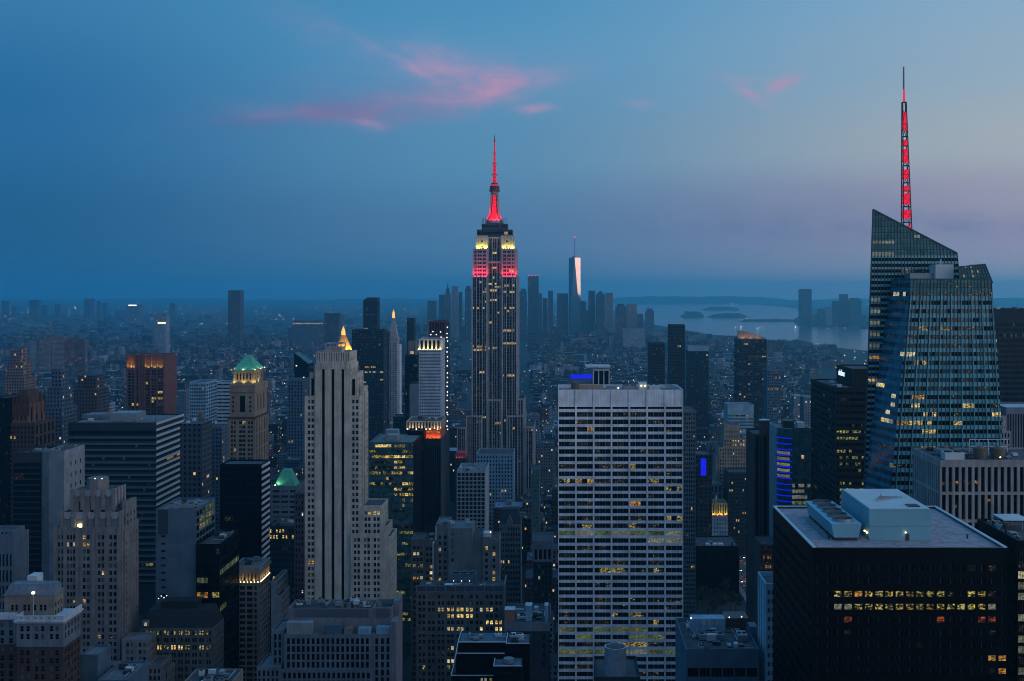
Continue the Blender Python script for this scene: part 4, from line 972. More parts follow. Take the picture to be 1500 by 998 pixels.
# black slab with the striped side
B = Bld('office_tower', 'black glass slab with white diagonal-looking stripes down its right side', 'office building', 690, 355, NIGHT)
x0, x1, y0, y1, z1, zr = B.tier(322, 383, 680, 0, 19, f_(even(12, .9, .4), 3.78, 2.6, top=2, rec=.1, p=.003, pal='d', blind=0, g='K', stop=40), None, par=1)
bd = MB(); z = z1 - 1
while z > 60: bd.box(x1 + .01, x1 + .35, y0 + .2, y1 - .2, z - 1.5, z, STR, True); z -= 3.78
B.many('spandrel_band', bd); B.done(815)

# blank blue wall block with the lit glass corner
B = Bld('office_building', 'blank blue-grey walled block with green and yellow lit glass corner', 'building', 600, 270, BLUEW)
x0, x1, y0, y1, z1, zr = B.tier(228, 287, 746, 0, 33, f_(pxc([(236, 242.5)], 228, 600), 3.9, 1.1, top=14, rec=.2, p=.06, pal='d', blind=0, max=9), f_(even(6, .95, .8), 3.9, 2.8, top=1.6, rec=.2, p=.0, blind=0, g='K', L={0: [(1, 5, '0dgyg')], 1: [(0, 5, '0yggyg')], 2: [(1, 5, 'yygg0')]}), rm=M_ROOFM)
pn = MB(); pn.box(gx(232, 600), gx(246.5, 600), 599.9, 599.99, gz(783, 600), gz(746.6, 600), stone('dark_blue_panel', (.06, .085, .11))); B.many('louvre_panel', pn)
ac(B, x0 + 10, x0 + 18, 606, 612, zr, 2.5, M_STEEL, 2); clutter(B, x0 + 4, x1 - 1, y0 + 3, y1 - 2, zr, 9, 31)
q = B.tier(287.2, 322, 797, -2, 36, f_(even(6, .95, .3), 3.9, 2.9, top=2.4, rec=.2, p=.02, pal='d', blind=0, g='K', L={4: [(0, 5, 'gqgg')] if False else [(0, 2, 'gqg')], 6: [(0, 5, 'oyo0yy')], 9: [(4, 5, 'gg')]}), f_(even(12, .95, .3), 3.9, 2.9, top=2.4, rec=.2, p=.0, blind=0, g='K', L={3: [(0, 11, 'gqg')], 8: [(0, 3, 'gg')]}), wm=NIGHT, rm=M_ROOF)
clutter(B, q[0], q[1] - 1, q[2] + 4, q[3] - 2, q[5], 6, 3)
B.done(900)

# corner block with lit colonnade
B = Bld('stone_building', 'tan corner block with gold-lit colonnade under its cornice', 'building', 640, 365, stone('tan_facade', (.42, .35, .30)))
x0, x1, y0, y1, z1, zr = B.tier(340, 380.5, 838.5, 0, 22, f_(pxc([(342, 344.6), (346.8, 349.6), (352, 354.6), (357, 359.8), (362.2, 365), (367.6, 370.2), (373, 375.8)], 340, 640), 99, 5.4, top=.5, rec=1.2, p=0, blind=0, g='d'), f_(even(6, .5, .4), 99, 5.2, top=.5, rec=1.2, p=0, blind=0, g='d'), z0=gz(855, 640), rm=M_ROOFM)
B.tier(340, 380.5, 855.2, .01, 21.9, f_(pxc([(342, 346.5), (351, 358.8), (361.5, 369.8), (372.4, 376)], 340, 640), 3.3, 2.1, top=1.4, rec=.4, p=.015, pal='w', blind=.1, stop=30, st='|'), f_(even(5, .5, .5), 3.3, 2.1, top=1.4, rec=.4, p=.01, pal='d', stop=30))
cn = B.part('cornice'); cn.box(x0 - .8, x1 + .8, y0 - .8, y1 + .6, z1 - .3, z1 + 1.2, B.wm, True); cn.box(x0 - .3, x1 + .3, y0 - .3, y1 + .3, z1 + 1.2, z1 + 3, B.wm, True); cn.box(x0 - .5, x1 + .5, y0 - .5, y1 + .3, gz(855.3, 640), gz(853.8, 640), B.wm, True)
rf = MB(); rf.box(x0 + .4, x1 - .4, y0 + .4, y1 - .4, z1 + 3.01, z1 + 3.05, M_ROOFM); B.many('roof_deck', rf)
pts = [(x0 + 1 + (x1 - x0 - 2) * k / 7, y0 - .3, gz(852.6, 640)) for k in range(8)] + [(x1 + .3, y0 + 1.5 + k * 2.1, gz(852.6, 640)) for k in range(10)]
lamps(B, pts, M_LAMP, .22)
for p in pts[::2] : flood(B.root, p[0] + (.5 if p[0] > x1 else 0), p[1] - (.5 if p[0] <= x1 else 0), p[2] + .3, (p[0] - (.3 if p[0] > x1 else 0), p[1] + (.3 if p[0] <= x1 else 0), p[2] + 4), (1., .62, .2), 420, 130, .2)
clutter(B, x0 + 2, x1 - 2, y0 + 3, y1 - 2, z1 + 3.05, 9, 12)
B.done(965)

# mansard building
B = Bld('stone_building', 'low grey building with black mansard roof and yellow lit windows', 'building', 568, 262, stone('dark_grey_stone', (.17, .165, .16)))  # plain dark grey stone walls
x0, x1, y0, y1, z1, zr = B.tier(206, 312, 920, 0, 18, f_(groups(10, 2, .7, .25, .5), 3.7, 2.2, top=1.4, rec=.4, p=.02, pal='d', blind=.05, L={0: [(0, 19, '0yyyy0yy0yyyyo')], 2: [(4, 19, 'WWyyWWWWyy00')]}, stop=30), f_(even(6, .5, .4), 3.7, 2.2, top=1.4, rec=.4, p=.0, L={2: [(2, 3, 'yy')]}))
m = MB(); M_SL = mat('black_slate', (.012, .013, .016), rough=.7, mottle=.3, scale=1.)
o = [(x0, y0), (x1, y0), (x1, y1), (x0, y1)]; m.prism(o, z1, gz(893, 572), M_SL, False, True, [(x0 + 3, y0 + 3.5), (x1 - 3, y0 + 3.5), (x1 - 3, y1 - 3), (x0 + 3, y1 - 3)])
m.box(x0 + 8, x1 - 10, y0 + 6, y1 - 4, gz(893, 572), gz(881, 574), M_SL); m.build('mansard_roof', B.root)
d_ = MB(); q = gx(213, 568); d_.box(q - 1.6, q + 1.6, y0 + .3, y0 + 4, z1, z1 + 4.2, GREYS); d_.prism([(q - 1.9, y0 + .1), (q + 1.9, y0 + .1), (q + 1.9, y0 + 4), (q - 1.9, y0 + 4)], z1 + 4.2, z1 + 6, M_SL, True, True, [(q - .1, y0 + .1), (q + .1, y0 + .1), (q + .1, y0 + 4), (q - .1, y0 + 4)]); d_.build('dormer', B.root)
t = MB(); t.box(q - .6, q + .6, y0 + .22, y0 + .29, z1 + 1, z1 + 2.6, LIT['p']); t.build('window', B.root)
lamps(B, [(gx(p_, 574), 574.2, gz(py_, 574)) for p_, py_ in ((232, 877), (236, 873.5), (240, 876), (244, 873))], M_LAMPC, .14)
B.done(998)

# grey-blue punched-window office in front
B = Bld('office_building', 'grey-blue office in front with a grid of tall black punched windows', 'building', 530, 490, GREYB)
wcs = pxc([(420.3 + 7.22 * k, 424.6 + 7.22 * k) for k in range(17)], 416, 530)
x0, x1, y0, y1, z1, zr = B.tier(416, 545.6, 930, 0, 22, f_(wcs, 3.7, 2.9, top=1.7, rec=.6, p=.0, blind=0, g='K', max=4), None, rm=M_ROOFM, par=.6)
B.tier(546, 574, 929, .6, 21.4, f_(pxc([(549.5, 553.6), (558, 562.2), (566, 570.2)], 546, 530.6), 3.7, 2.9, top=2.0, rec=.6, p=.0, blind=0, g='K'), None, rm=M_ROOFM, par=.6)
B.tier(410, 545.8, 981.5, -1.5, 1.45, f_(pxc([(414.5 + 7.22 * k, 418.8 + 7.22 * k) for k in range(18)], 410, 528.5), 3.7, 2.9, top=1.3, rec=.6, p=.0, blind=0, g='K'), None, par=.3)
u = B.tier(422, 546, 891, 6, 15, None, None, rm=M_ROOF, par=2.4, wm=CONC if False else stone('grey_lilac_stone', (.26, .25, .27)), z0=zr - .5); B.tier(546.2, 574.5, 890, 6.4, 14.6, None, None, rm=M_ROOF, par=2.4, wm=MATS['grey_lilac_stone'])
lv = MB(); LOU = mat('dark_louvre', (.045, .06, .085), rough=.6, mottle=.2, scale=.8)
for a, b in ((433, 540), (551, 571)):
    lv.box(gx(a, 536), gx(b, 536), 535.9, 535.99, gz(904.5, 536), gz(891.8, 536), LOU)
    for k in range(8): zq = gz(904 - k * 1.5, 536); lv.box(gx(a, 536), gx(b, 536), 535.82, 535.89, zq, zq + .12, M_STEEL)
B.many('louvre_panel', lv)
for a, b, t_, m_ in ((421, 458, 912.5, CONC), (478, 501, 916, BLUEW), (505, 517, 921, TANST), (525, 544, 921, PALEB), (551.5, 572, 919.5, PALEB)): ac(B, gx(a, 533), gx(b, 533), 531.5, 535.5, zr, gz(t_, 531.5) - zr, m_)
clutter(B, u[0], u[1] - 1, u[2] + 1.5, u[3] - 1, u[5] + 1.6, 16, 22)
for k in range(6):
    f = MB(); f.cyl(gx(500 + k * 11, 546), 546, u[5], u[5] + 2.9, 1.5, 1.6, M_STEEL, 16, False); f.cyl(gx(500 + k * 11, 546), 546, u[5] + 2.2, u[5] + 2.4, 1.45, 1.45, M_DARKM, 16); B.many('fan', f)
B.tier(398.5, 415.8, 923.5, 3, 19, f_(pxc([(401.5, 405), (408, 411.5)], 398.5, 533), 3.7, 2.9, top=1.8, rec=.5, p=0, g='K', blind=0), None, rm=M_ROOFM)
B.tier(376, 409.8, 977.5, -3, 20, f_(even(5, .5, .2), 3.7, 2.7, top=1.6, rec=.5, p=0, g='K', blind=0), None, rm=M_ROOFM)
ep = MB(); ep.box(gx(574.7, 536), gx(582.5, 536), 530.2, 552, 0, gz(906, 536), MATS['grey_lilac_stone']); ep.prism([(gx(574.7, 536), 540), (gx(582.5, 536), 540), (gx(582.5, 536), 552), (gx(574.7, 536), 552)], gz(906, 536), gz(880, 540), MATS['grey_lilac_stone']); B.many('end_wall', ep)
B.done(998)

# brick side-street buildings between
tower('brick_building', 'narrow dark brick block left of the beige stone tower, with slanting window rows', 'building', 660, 440, stone('mauve_brick', (.20, .145, .15)), [dict(p0=431, p1=446, pt=722, depth=26, N=f_(even(3, .5, .3), 3.5, 2, p=.03, pal='c'), S=f_(even(6, .5, .5), 3.5, 2, p=.05, pal='wc'))], 880, seed=4)
tower('low_building', 'dark low block with three lit windows behind the gold colonnade block', 'building', 760, 405, NAVY, [dict(p0=393, p1=432, pt=770, depth=25, N=f_(even(8, .55, .4), 4, 2.4, top=2.5, p=.02, pal='w', L={0: [(0, 4, 'w0ww')], 1: [(0, 5, 'www0')]}))], 815, cl=5, seed=6)
tower('stone_building', 'small pale stepped block right of the gold colonnade block', 'building', 610, 404, GREYB, [dict(p0=397, p1=404, pt=852, depth=26, S=f_(even(6, .6, .4), 3.7, 2, p=0)), dict(p0=404.2, p1=412, pt=872, depth=20, S=f_(even(5, .6, .4), 3.7, 2, p=0))], 920, cl=3, seed=2)
# green mansard
B = Bld('stone_building', 'pale stone block with a green mansard roof, left of the beige stone tower', 'building', 780, 416, GREYB); B.style = 's'
x0, x1, y0, y1, z1, zr = B.tier(396, 438, 712, 0, 22, f_(even(3, .8, 1), 3.6, 1.6, top=3, p=.02, pal='p', L={0: []}), f_(even(4, .5), 3.6, 2, p=0))
m = MB(); a, b = gx(401, 782), gx(432, 782); m.prism([(a, 783), (b, 783), (b, 797), (a, 797)], zr, gz(688, 788), COPPER, False, True, [(a + 4.5, 787), (b - 4.5, 787), (b - 4.5, 793), (a + 4.5, 793)]); m.build('mansard_roof', B.root)
flood(B.root, a + 2, 781.6, zr + 1.4, (a + 5, 786, zr + 6), (.75, 1., .55), 1200, 110, .3); lamps(B, [(a + 1, 781.8, zr + 1.2)], M_LAMP, .3)
B.done(765)

# green-lit curved glass office
B = Bld('office_building', 'teal glass office full of yellow-green lit floors with black right side', 'office building', 800, 580, glass('teal_spandrel_glass', (.03, .075, .075)))
gl = {0: [(2, 7, 'W'), (9, 12, 'y'), (14, 15, 'd')], 1: [(2, 2, 'd'), (10, 14, '0dyyd')], 2: [(2, 9, 'ooyoWoyo'), (9, 15, 'WWyWyyy')], 3: [(1, 7, 'd0d0dd'), (9, 12, 'Wyyd')], 4: [(0, 7, 'd0y0d0dd'), (9, 12, 'WyW')], 5: [(0, 6, 'yyyydyd'), (10, 15, 'yWdd')], 6: [(6, 8, 'w0d'), (12, 12, 'd')],
      7: [(0, 8, 'yyd0yd0yd'), (11, 15, 'dWWyy')], 8: [(9, 15, 'Wyy00yy')], 9: [(9, 15, 'ydyyWy')], 10: [(2, 4, 'yd'), (8, 8, 'd'), (12, 12, 'y')], 11: [(6, 6, 'd'), (12, 12, 'y')], 12: [(8, 12, 'd0d')], 15: [(0, 15, 'd0d0dd')], 16: [(0, 15, 'yyydyyy')]}
x0, x1, y0, y1, z1, zr = B.tier(541, 605.5, 648, 0, 52, dict(c=even(16, .97, .1), fl=3.86, wh=2.0, top=1.6, rec=.15, p=.16, pal='yd', blind=.0, g='T', L=gl, stop=20), None, rm=M_ROOFM)
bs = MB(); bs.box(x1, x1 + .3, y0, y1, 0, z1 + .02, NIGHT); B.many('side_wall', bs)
ac(B, gx(567, 815), gx(583, 815), 812, 824, zr, 4.5, M_STEEL); ac(B, gx(566, 830), gx(584, 830), 826, 834, zr, 6.5, M_STEEL)
B.done(800)
# black tower with orange-lit crown
B = Bld('office_tower', 'black tower with white-lit colonnade crown and orange-red lit floor', 'skyscraper', 860, 620, NIGHT)
x0, x1, y0, y1, z1, zr = B.tier(595, 646, 617, 0, 34, f_(even(11, .5, .3), 99, 5.2, top=.7, rec=1.2, p=0, blind=0, g='d'), f_(even(6, .5, .3), 99, 5.2, top=.7, p=0, rec=1.), z0=gz(629, 860), wm=stone('cream_pier', (.45, .40, .32)))
B.tier(621, 646, 629.2, .8, 32, f_(even(6, .55, .3), 3.6, 2.0, top=.8, rec=.4, p=0, blind=0, g='o', max=2), None, z0=gz(643, 860), wm=mat('red_panel', (.30, .06, .03)))
B.tier(597, 646, 643.2, 1.6, 31, f_(even(16, .5, .4), 99, 60, top=5, rec=.5, p=0, blind=0, g='K', pn='window_strip'), None, wm=NAVY)
B.tier(597, 620.6, 631, -14, 14, f_(even(5, .8), 3.6, 2, p=0.02, pal='d', g='K'), None)
for k in range(8): flood(B.root, x0 + 1.5 + (x1 - x0 - 3) * k / 7, y0 - 1.4, gz(629, 860), (x0 + 1.5 + (x1 - x0 - 3) * k / 7, y0, gz(623, 860)), (1., .78, .42), 900, 130, .3)
for k in range(4): flood(B.root, gx(624 + k * 6, 860), y0 - .8, gz(643, 860), (gx(624 + k * 6, 860), y0 + .8, gz(636, 860)), (1., .22, .06), 1500, 130, .3)
lamps(B, [(gx(p_, 859), 858.6, gz(628.4, 860)) for p_ in (597, 610, 624, 630, 641)], M_LAMP, .35)
clutter(B, x0 + 2, x1 - 2, y0 + 4, y1 - 4, zr, 7, 3)
B.done(745)
# white grid block
tower('office_building', 'small white grid-framed block standing in front of the tallest red-crowned tower', 'office building', 950, 692, stone('white_grid', (.42, .44, .47)), [dict(p0=669, p1=711, pt=690, depth=44, N=f_(even(7, .78, .3), 3.5, 2.6, top=1.8, rec=.5, p=.004, pal='c', blind=0, g='K'), S=None, rm=M_ROOFM)], 780, cl=9, seed=17)
# middle cluster
tower('brick_building', 'tan brick block with orange lit windows left of the blank-walled block', 'building', 720, 620, stone('dusky_brick', (.21, .185, .17)), [
    dict(p0=602, p1=620.5, pt=790, depth=20, N=f_(pxc([(605, 608.8), (610.4, 614), (615.6, 619)], 602, 720), 3.85, 2.0, top=4.5, rec=.4, p=.03, pal='w', blind=.1, L={1: [(0, 1, 'p')], 3: [(0, 2, 'ydy')], 5: [(0, 2, 'oop')]}), S=None),
    dict(p0=620.7, p1=637.8, pt=791, dy=1, depth=19, N=f_(pxc([(624, 627.8), (629.5, 633.4)], 620.7, 721), 3.85, 2.0, top=4.8, rec=.4, p=.03, pal='w', blind=.1, L={4: [(1, 1, 'p')], 5: [(1, 1, 'o')]}))], 860, style='s', cl=5, seed=8)
B = Bld('stone_building', 'grey block with blank windowless front wall and stepped left edge pipe', 'building', 725, 670, GREYS); B.style = 's'
x0, x1, y0, y1, z1, zr = B.tier(638.5, 656, 768, 0, 24, f_(pxc([(642.5, 646), (650, 654)], 638.5, 725), 3.95, 2.2, top=7.4, rec=.4, p=.02, pal='w', L={2: [(0, 0, 'p')]}), None, rm=M_ROOFM)
B.tier(656.2, 692, 774, -1.5, 25, f_(pxc([(661, 664.6)], 656.2, 723.5), 4.1, 2.2, top=3, rec=.3, p=0, blind=.5, max=5), None, rm=M_ROOFM, par=.5)
pp = MB(); pp.bar((gx(638.6, 724), 724.2, z1 - 1), (gx(638.6, 724), 724.2, gz(789, 724)), .7, M_PALE); pp.bar((gx(638.6, 724), 724.2, gz(789, 724)), (gx(634.5, 720), 719.5, gz(794, 724)), .7, M_PALE); pp.bar((gx(634.5, 720), 719.5, gz(794, 724)), (gx(634.5, 720), 719.5, 40), .7, M_PALE); B.many('flue_pipe', pp)
b = B.tier(692.2, 707, 783, 2, 20, None, None); B.tier(707.2, 718, 787, .5, 20, f_(pxc([(710.5, 714.5)], 707.2, 725.5), 4, 2.2, top=6, p=.05, pal='p', L={0: [(0, 0, 'w')]}), None)
B.tier(718.2, 731, 789, 1, 20, f_(pxc([(721.5, 725.5)], 718.2, 726), 4, 2.2, top=5, p=.1, pal='w', L={4: [(0, 0, 'W')]}), None)
ac(B, gx(707.5, 724), gx(718, 724), 726.5, 734, gz(787, 725.5) - 1, 3.4, M_PALE); lamps(B, [(gx(718.6, 724), 724.4, gz(780, 724))], M_LAMP, .3); clutter(B, x0, gx(690, 727), 727, 742, zr, 7, 5)
B.done(862)
B = Bld('stone_building', 'broad grey building with five rows of bright yellow lit windows', 'building', 640, 674, stone('green_grey_stone', (.20, .20, .185))); B.style = 's'
wc = pxc([(613, 616.8), (619, 622.8), (627, 630.8), (633, 636.8), (641.5, 645), (647, 650.5), (655, 659), (660.8, 664.8), (669, 673), (674.8, 678.8), (682.6, 686.6), (688.4, 692.4), (697, 700.8), (703, 706.8), (712, 715.8), (718, 721.8), (725.4, 729.2), (731.4, 735.2)], 610, 640)
LB = {0: [], 1: [(11, 11, 'd')], 2: [(3, 15, '0WW0WWWWWWdpWW')] if False else [(4, 15, 'WW') ], 3: [(6, 11, 'WW')], 4: [(14, 17, 'W')], 5: [(6, 9, 'Wp'), (13, 17, 'W00WW')], 8: [(6, 7, 'dp')], 10: [(6, 7, 'pp')], 11: [(6, 6, 'y'), (1, 1, 'y')]}
LB[2] = [(4, 15, 'pWWWWWWW0pWW')]
x0, x1, y0, y1, z1, zr = B.tier(610, 738, 866.5, 0, 24, f_(wc, 3.66, 2.15, top=2.0, rec=.35, p=.015, pal='d', blind=.18, L=LB, stop=20), f_(even(5, .4, .5), 3.66, 2.1, p=.02, pal='w', stop=20), rm=M_ROOF, par=.4)
pr_ = MB()
for k in range(10):
    a, b_ = x0 + (x1 - x0) * k / 9, x0 + (x1 - x0) * (k + 1) / 9
    pr_.box(a - .25, a + .25, y0 - .3, y0 + .2, z1, z1 + 3.2, GREYB)
    if k < 9: pr_.box(a + .25, b_ - .25, y0 - .1, y0 + .1, z1 + .02, z1 + 2.9, LOU)
pr_.box(x0 - .3, x1 + .3, y0 - .35, y0 + .25, z1 + 3.2, z1 + 3.6, GREYB, True); pr_.box(x1 - .2, x1 + .3, y0 + .25, y1, z1, z1 + 3.4, GREYB); pr_.box(x0 - .3, x1 + .3, y0 - .5, y0 - .02, z1 - .5, z1, GREYB, True)
B.many('parapet', pr_)
cn = B.part('cornice'); cn.box(x0 - .2, x1 + .2, y0 - .7, y0 - .01, gz(929, 640), gz(927.5, 640), GREYB, True)
ct = MB(); q0, q1 = gx(661, 655), gx(697, 655); ct.box(q0, q1, 655, 661, zr, zr + 6.5, BLUEW)
for k in range(3): ct.cyl(q0 + (q1 - q0) * (k + .5) / 3, 658, zr + 6.5, zr + 7.5, 1.9, 1.9, M_DARKM, 16)
B.many('cooling_tower', ct); lamps(B, [(q0 + 1.6 + k * 4.6, 653, zr + 3) for k in range(3)], M_LAMPC, .16)
clutter(B, x0 + 2, x1 - 2, y0 + 2, y1 - 8, zr, 22, 41, 5)
B.done(998)
# black block with pale roof edges
B = Bld('office_building', 'black block with pale edged roofs stepping down, bottom centre', 'building', 480, 715, NIGHT, roof=stone('blue_roof', (.13, .19, .23)))
r1 = B.tier(671, 741, 941, 8, 15, f_(even(5, .6), 40, 1, top=40, max=0), None, par=.25)
r2 = B.tier(668, 739, 957.5, 4, 3.9, None, None, par=.1, rm=NIGHT); r3 = B.tier(661, 739, 990, 0, 3.9, f_(pxc([(704, 707.5), (709.5, 713), (717, 721)], 661, 480), 3.6, 2.2, top=1, p=0, blind=0, L={0: [(0, 2, 'qqg')]}), None, par=.1, rm=NIGHT)
r4 = B.tier(741.2, 776, 943, 6, 15, None, None, par=.4); r5 = B.tier(723, 765, 976, -6, 12, f_(even(3, .6, 1.5), 3, .3, top=2.5, p=0, g='b', max=1), None, par=.35)
gt = MB()
for r_ in (r1, r2, r3, r4, r5):
    gt.bar((r_[0], r_[2], r_[4] + .1), (r_[1], r_[2], r_[4] + .1), .35, M_PALE); gt.bar((r_[0], r_[2], r_[4] + .1), (r_[0], r_[3], r_[4] + .1), .35, M_PALE)
for r_ in (r1, r2, r3):
    q = r_[2] - .12; 
gt.bar((r2[0], r2[2], r2[4]), (r1[0], r1[2], r1[4]), .35, M_PALE); gt.bar((r3[0], r3[2], r3[4]), (r2[0], r2[2], r2[4]), .35, M_PALE)
B.many('roof_edge_trim', gt)
clutter(B, r4[0], r4[1] - 1, r4[2] + 1, r4[3] - 1, r4[5], 8, 6); clutter(B, r1[0], r1[1], r1[2] + 1, r1[3] - 1, r1[5], 4, 16)
f = MB(); f.cyl(gx(745, 478), 479, r5[4], r5[4] + 1.8, 2.2, 2.2, M_STEEL, 20); B.many('fan', f)
B.done(998)
# building right of it
B = Bld('stone_building', 'grey building with a white lift box on its roof beside the white slab tower', 'building', 600, 772, GREYB)
x0, x1, y0, y1, z1, zr = B.tier(739, 806, 912, 0, 36, f_(even(8, .5, .6), 30, 2.8, top=1.9, rec=.4, p=.0, blind=0, L={0: [(4, 4, 'd')]}, max=1), None, rm=M_ROOF, par=1.2, z0=gz(925, 600))
B.tier(740, 805, 925.2, .5, 35, f_(pxc([(795, 798)], 740, 600.5), 4.6, 2.6, top=2, p=0, blind=0, g='K', max=4), None, wm=NAVY)
for a, b_, t_, m_, y_ in ((739.5, 754, 894, PINK, 602), (770, 779, 888, PALEB, 606), (798, 803, 888, PALEB, 604)): t = MB(); t.box(gx(a, y_), gx(b_, y_), y_, y_ + 6, zr, gz(t_, y_), m_); t.box(gx(a, y_) - .15, gx(b_, y_) + .15, y_ - .15, y_ + 6.15, gz(t_, y_), gz(t_, y_) + .3, M_PALE); B.many('bulkhead', t)
clutter(B, x0 + 2, x1 - 2, y0 + 8, y1 - 2, zr, 16, 9, 5)
B.done(998)
tower('stone_building', 'narrow dark stone block with a columned top left of the white slab tower', 'building', 760, 795, GREYB, [
   dict(p0=780, p1=810, pt=792, depth=26, N=f_(even(4, .6, .8), 99, 7, top=6, rec=.8, p=0, blind=0, g='K'), z0=gz(823, 760)), dict(p0=781, p1=809, pt=823.2, dy=.6, depth=25, N=f_(even(5, .5, .5), 3.8, 2.4, top=2, rec=.3, p=.04, pal='p', blind=.15), wm=NAVY)], 890, cl=5, seed=3)
# gabled gothic block
B = Bld('stone_building', 'narrow grey gabled stone block with rows of small square windows', 'building', 800, 747, stone('grey_gable_stone', (.19, .20, .20)))
x0, x1, y0, y1, z1, zr = B.tier(731, 763, 768, 0, 22, f_(even(8, .55, .4), 3.9, 2.1, top=2.4, rec=.35, p=.03, pal='d', blind=.1, L={6: [(0, 3, 'wp0w')]}), None)
gb = MB(); gb.prism([(x0, y0 + 1), (x1, y0 + 1), (x1, y1), (x0, y1)], z1, gz(746, 806), NAVY, False, True, [(x0 + 2, y0 + 8), (x1 - 2, y0 + 8), (x1 - 2, y1 - 6), (x0 + 2, y1 - 6)]); q = gx(746.5, 800)
gb.build('pitched_roof', B.root); g2 = MB(); g2.face([(q - 2.6, y0 + .2, z1), (q + 2.6, y0 + .2, z1), (q, y0 + .2, gz(755, 800))], B.wm); g2.face([(q + 2.6, y0 + .2, z1), (q + 2.6, y0 + 4, z1), (q, y0 + 4, gz(755, 800)), (q, y0 + .2, gz(755, 800))], B.wm); g2.face([(q - 2.6, y0 + 4, z1), (q - 2.6, y0 + .2, z1), (q, y0 + .2, gz(755, 800)), (q, y0 + 4, gz(755, 800))], B.wm); g2.build('gable', B.root)
B.done(855)
B, r = tower('apartment_tower', 'slim green-tinted tower left of the white slab tower, hoist lights down its edge', 'tower', 1000, 786, stone('green_tint_panel', (.12, .20, .19)), [dict(p0=778, p1=790, pt=688, depth=30, N=f_(even(5, .6), 3.4, 2, p=.08, pal='ddq', g='T'))], 800)
g = random.Random(3)
lamps(B, [(gx(775 + g.choice((0, 0, 0, -4)), 1000), 999.5, gz(730 + k * 6, 1000)) for k in range(15)], M_LAMPC, .32, 'work_lamp')
# round steel stack in front of the white slab
B = Bld('roof_block', 'dark rooftop plant with a big round open steel stack before the white slab tower', 'roof plant', 380, 900, NAVY)
r = B.tier(872, 938, 992, 0, 22, None, None, rm=M_ROOF)
tk = MB(); xc = gx(901.8, 384); rr = 3.75; n = 36; BST = mat('blue_steel', (.20, .27, .33), rough=.5, metal=.3, mottle=.2, scale=.5)
ring = lambda q, z: [(xc + q * math.cos(2 * math.pi * k / n), 386 + q * math.sin(2 * math.pi * k / n), z) for k in range(n)]
zt, zb = gz(946.5, 386), r[5]
for k in range(n):
    j = (k + 1) % n; o0, o1, i1, i0 = ring(rr, zb), ring(rr, zt), ring(rr - .35, zt), ring(rr - .35, zt - 4.5)
    tk.face([o0[k], o0[j], o1[j], o1[k]], BST); tk.face([o1[k], o1[j], i1[j], i1[k]], M_PALE); tk.face([i1[k], i1[j], i0[j], i0[k]], BST)
tk.face(ring(rr - .35, zt - 2.2), M_ROOFM); tk.build('steel_stack', B.root)
B.done(998)

# right-hand side -------------------------------------------------
B = Bld('office_building', 'low blue-grey building with cluttered plant roof, bottom right of the white slab tower', 'building', 400, 1055, BLUEW)
x0, x1, y0, y1, z1, zr = B.tier(1005, 1112, 951, 0, 38, f_(even(6, .9, .4), 50, 3.2, top=6.8, rec=.6, p=0, blind=0, g='K', st='||'), None, rm=M_ROOF, par=1.4)
pl = MB(); pl.box(gx(1012, 425), gx(1062, 425), 424, 430, zr, gz(906, 425), PALEB)
for k in range(12): pl.box(gx(1029 + k * 2.4, 424), gx(1030 + k * 2.4, 424), 423.8, 423.99, gz(915, 424), gz(909, 424), WHITE)
B.many('cooling_tower', pl); ac(B, gx(1024, 415), gx(1060, 415), 414, 418, zr, 2.2, M_STEEL, 4); ac(B, gx(1062, 428), gx(1096, 428), 427, 436, zr, 4.5, M_DARKM); ac(B, gx(1080, 414), gx(1094, 414), 412, 418, zr, 2.6, M_STEEL, 2); ac(B, gx(1097, 420), gx(1108, 420), 418, 424, zr, 4, BLUEW)
clutter(B, x0 + 1, x1 - 1, y0 + 2, y1 - 2, zr, 22, 77, 4); lamps(B, [(gx(p_, 424), 423.5, gz(py_, 424)) for p_, py_ in ((1012, 905), (1068, 904), (1086, 903))], M_LAMP, .16)
B.done(998)
tower('glass_tower', 'thin pale-blue tower slice left of the black office block', 'office building', 400, 1122, stone('sky_blue_panel', (.33, .50, .58), streak=.05), [dict(p0=1122, p1=1180, pt=855, depth=17, N=f_(by(1.5, .6, .3), 3.2, 1.6, top=2.4, rec=.25, p=0, blind=.3, g='B', stop=60), S=f_(even(3, .35, 1), 300, 100, top=1, rec=.3, p=0, blind=1, g='b'), par=1.6)], 998)
B, r = tower('low_building', 'small building covered in gold fairy lights behind the thin pale-blue tower', 'building', 700, 1124, BROWN, [dict(p0=1114, p1=1140, pt=797, depth=24, N=f_(even(8, .6), 3, 2, p=.5, pal='do', blind=0), par=.5)], 840)
g = random.Random(5)
lamps(B, [(r[0] + g.uniform(.3, 7.4), 699.6, r[4] - g.uniform(.5, 17)) for k in range(40)], M_LAMP, .13, 'fairy_lamp')
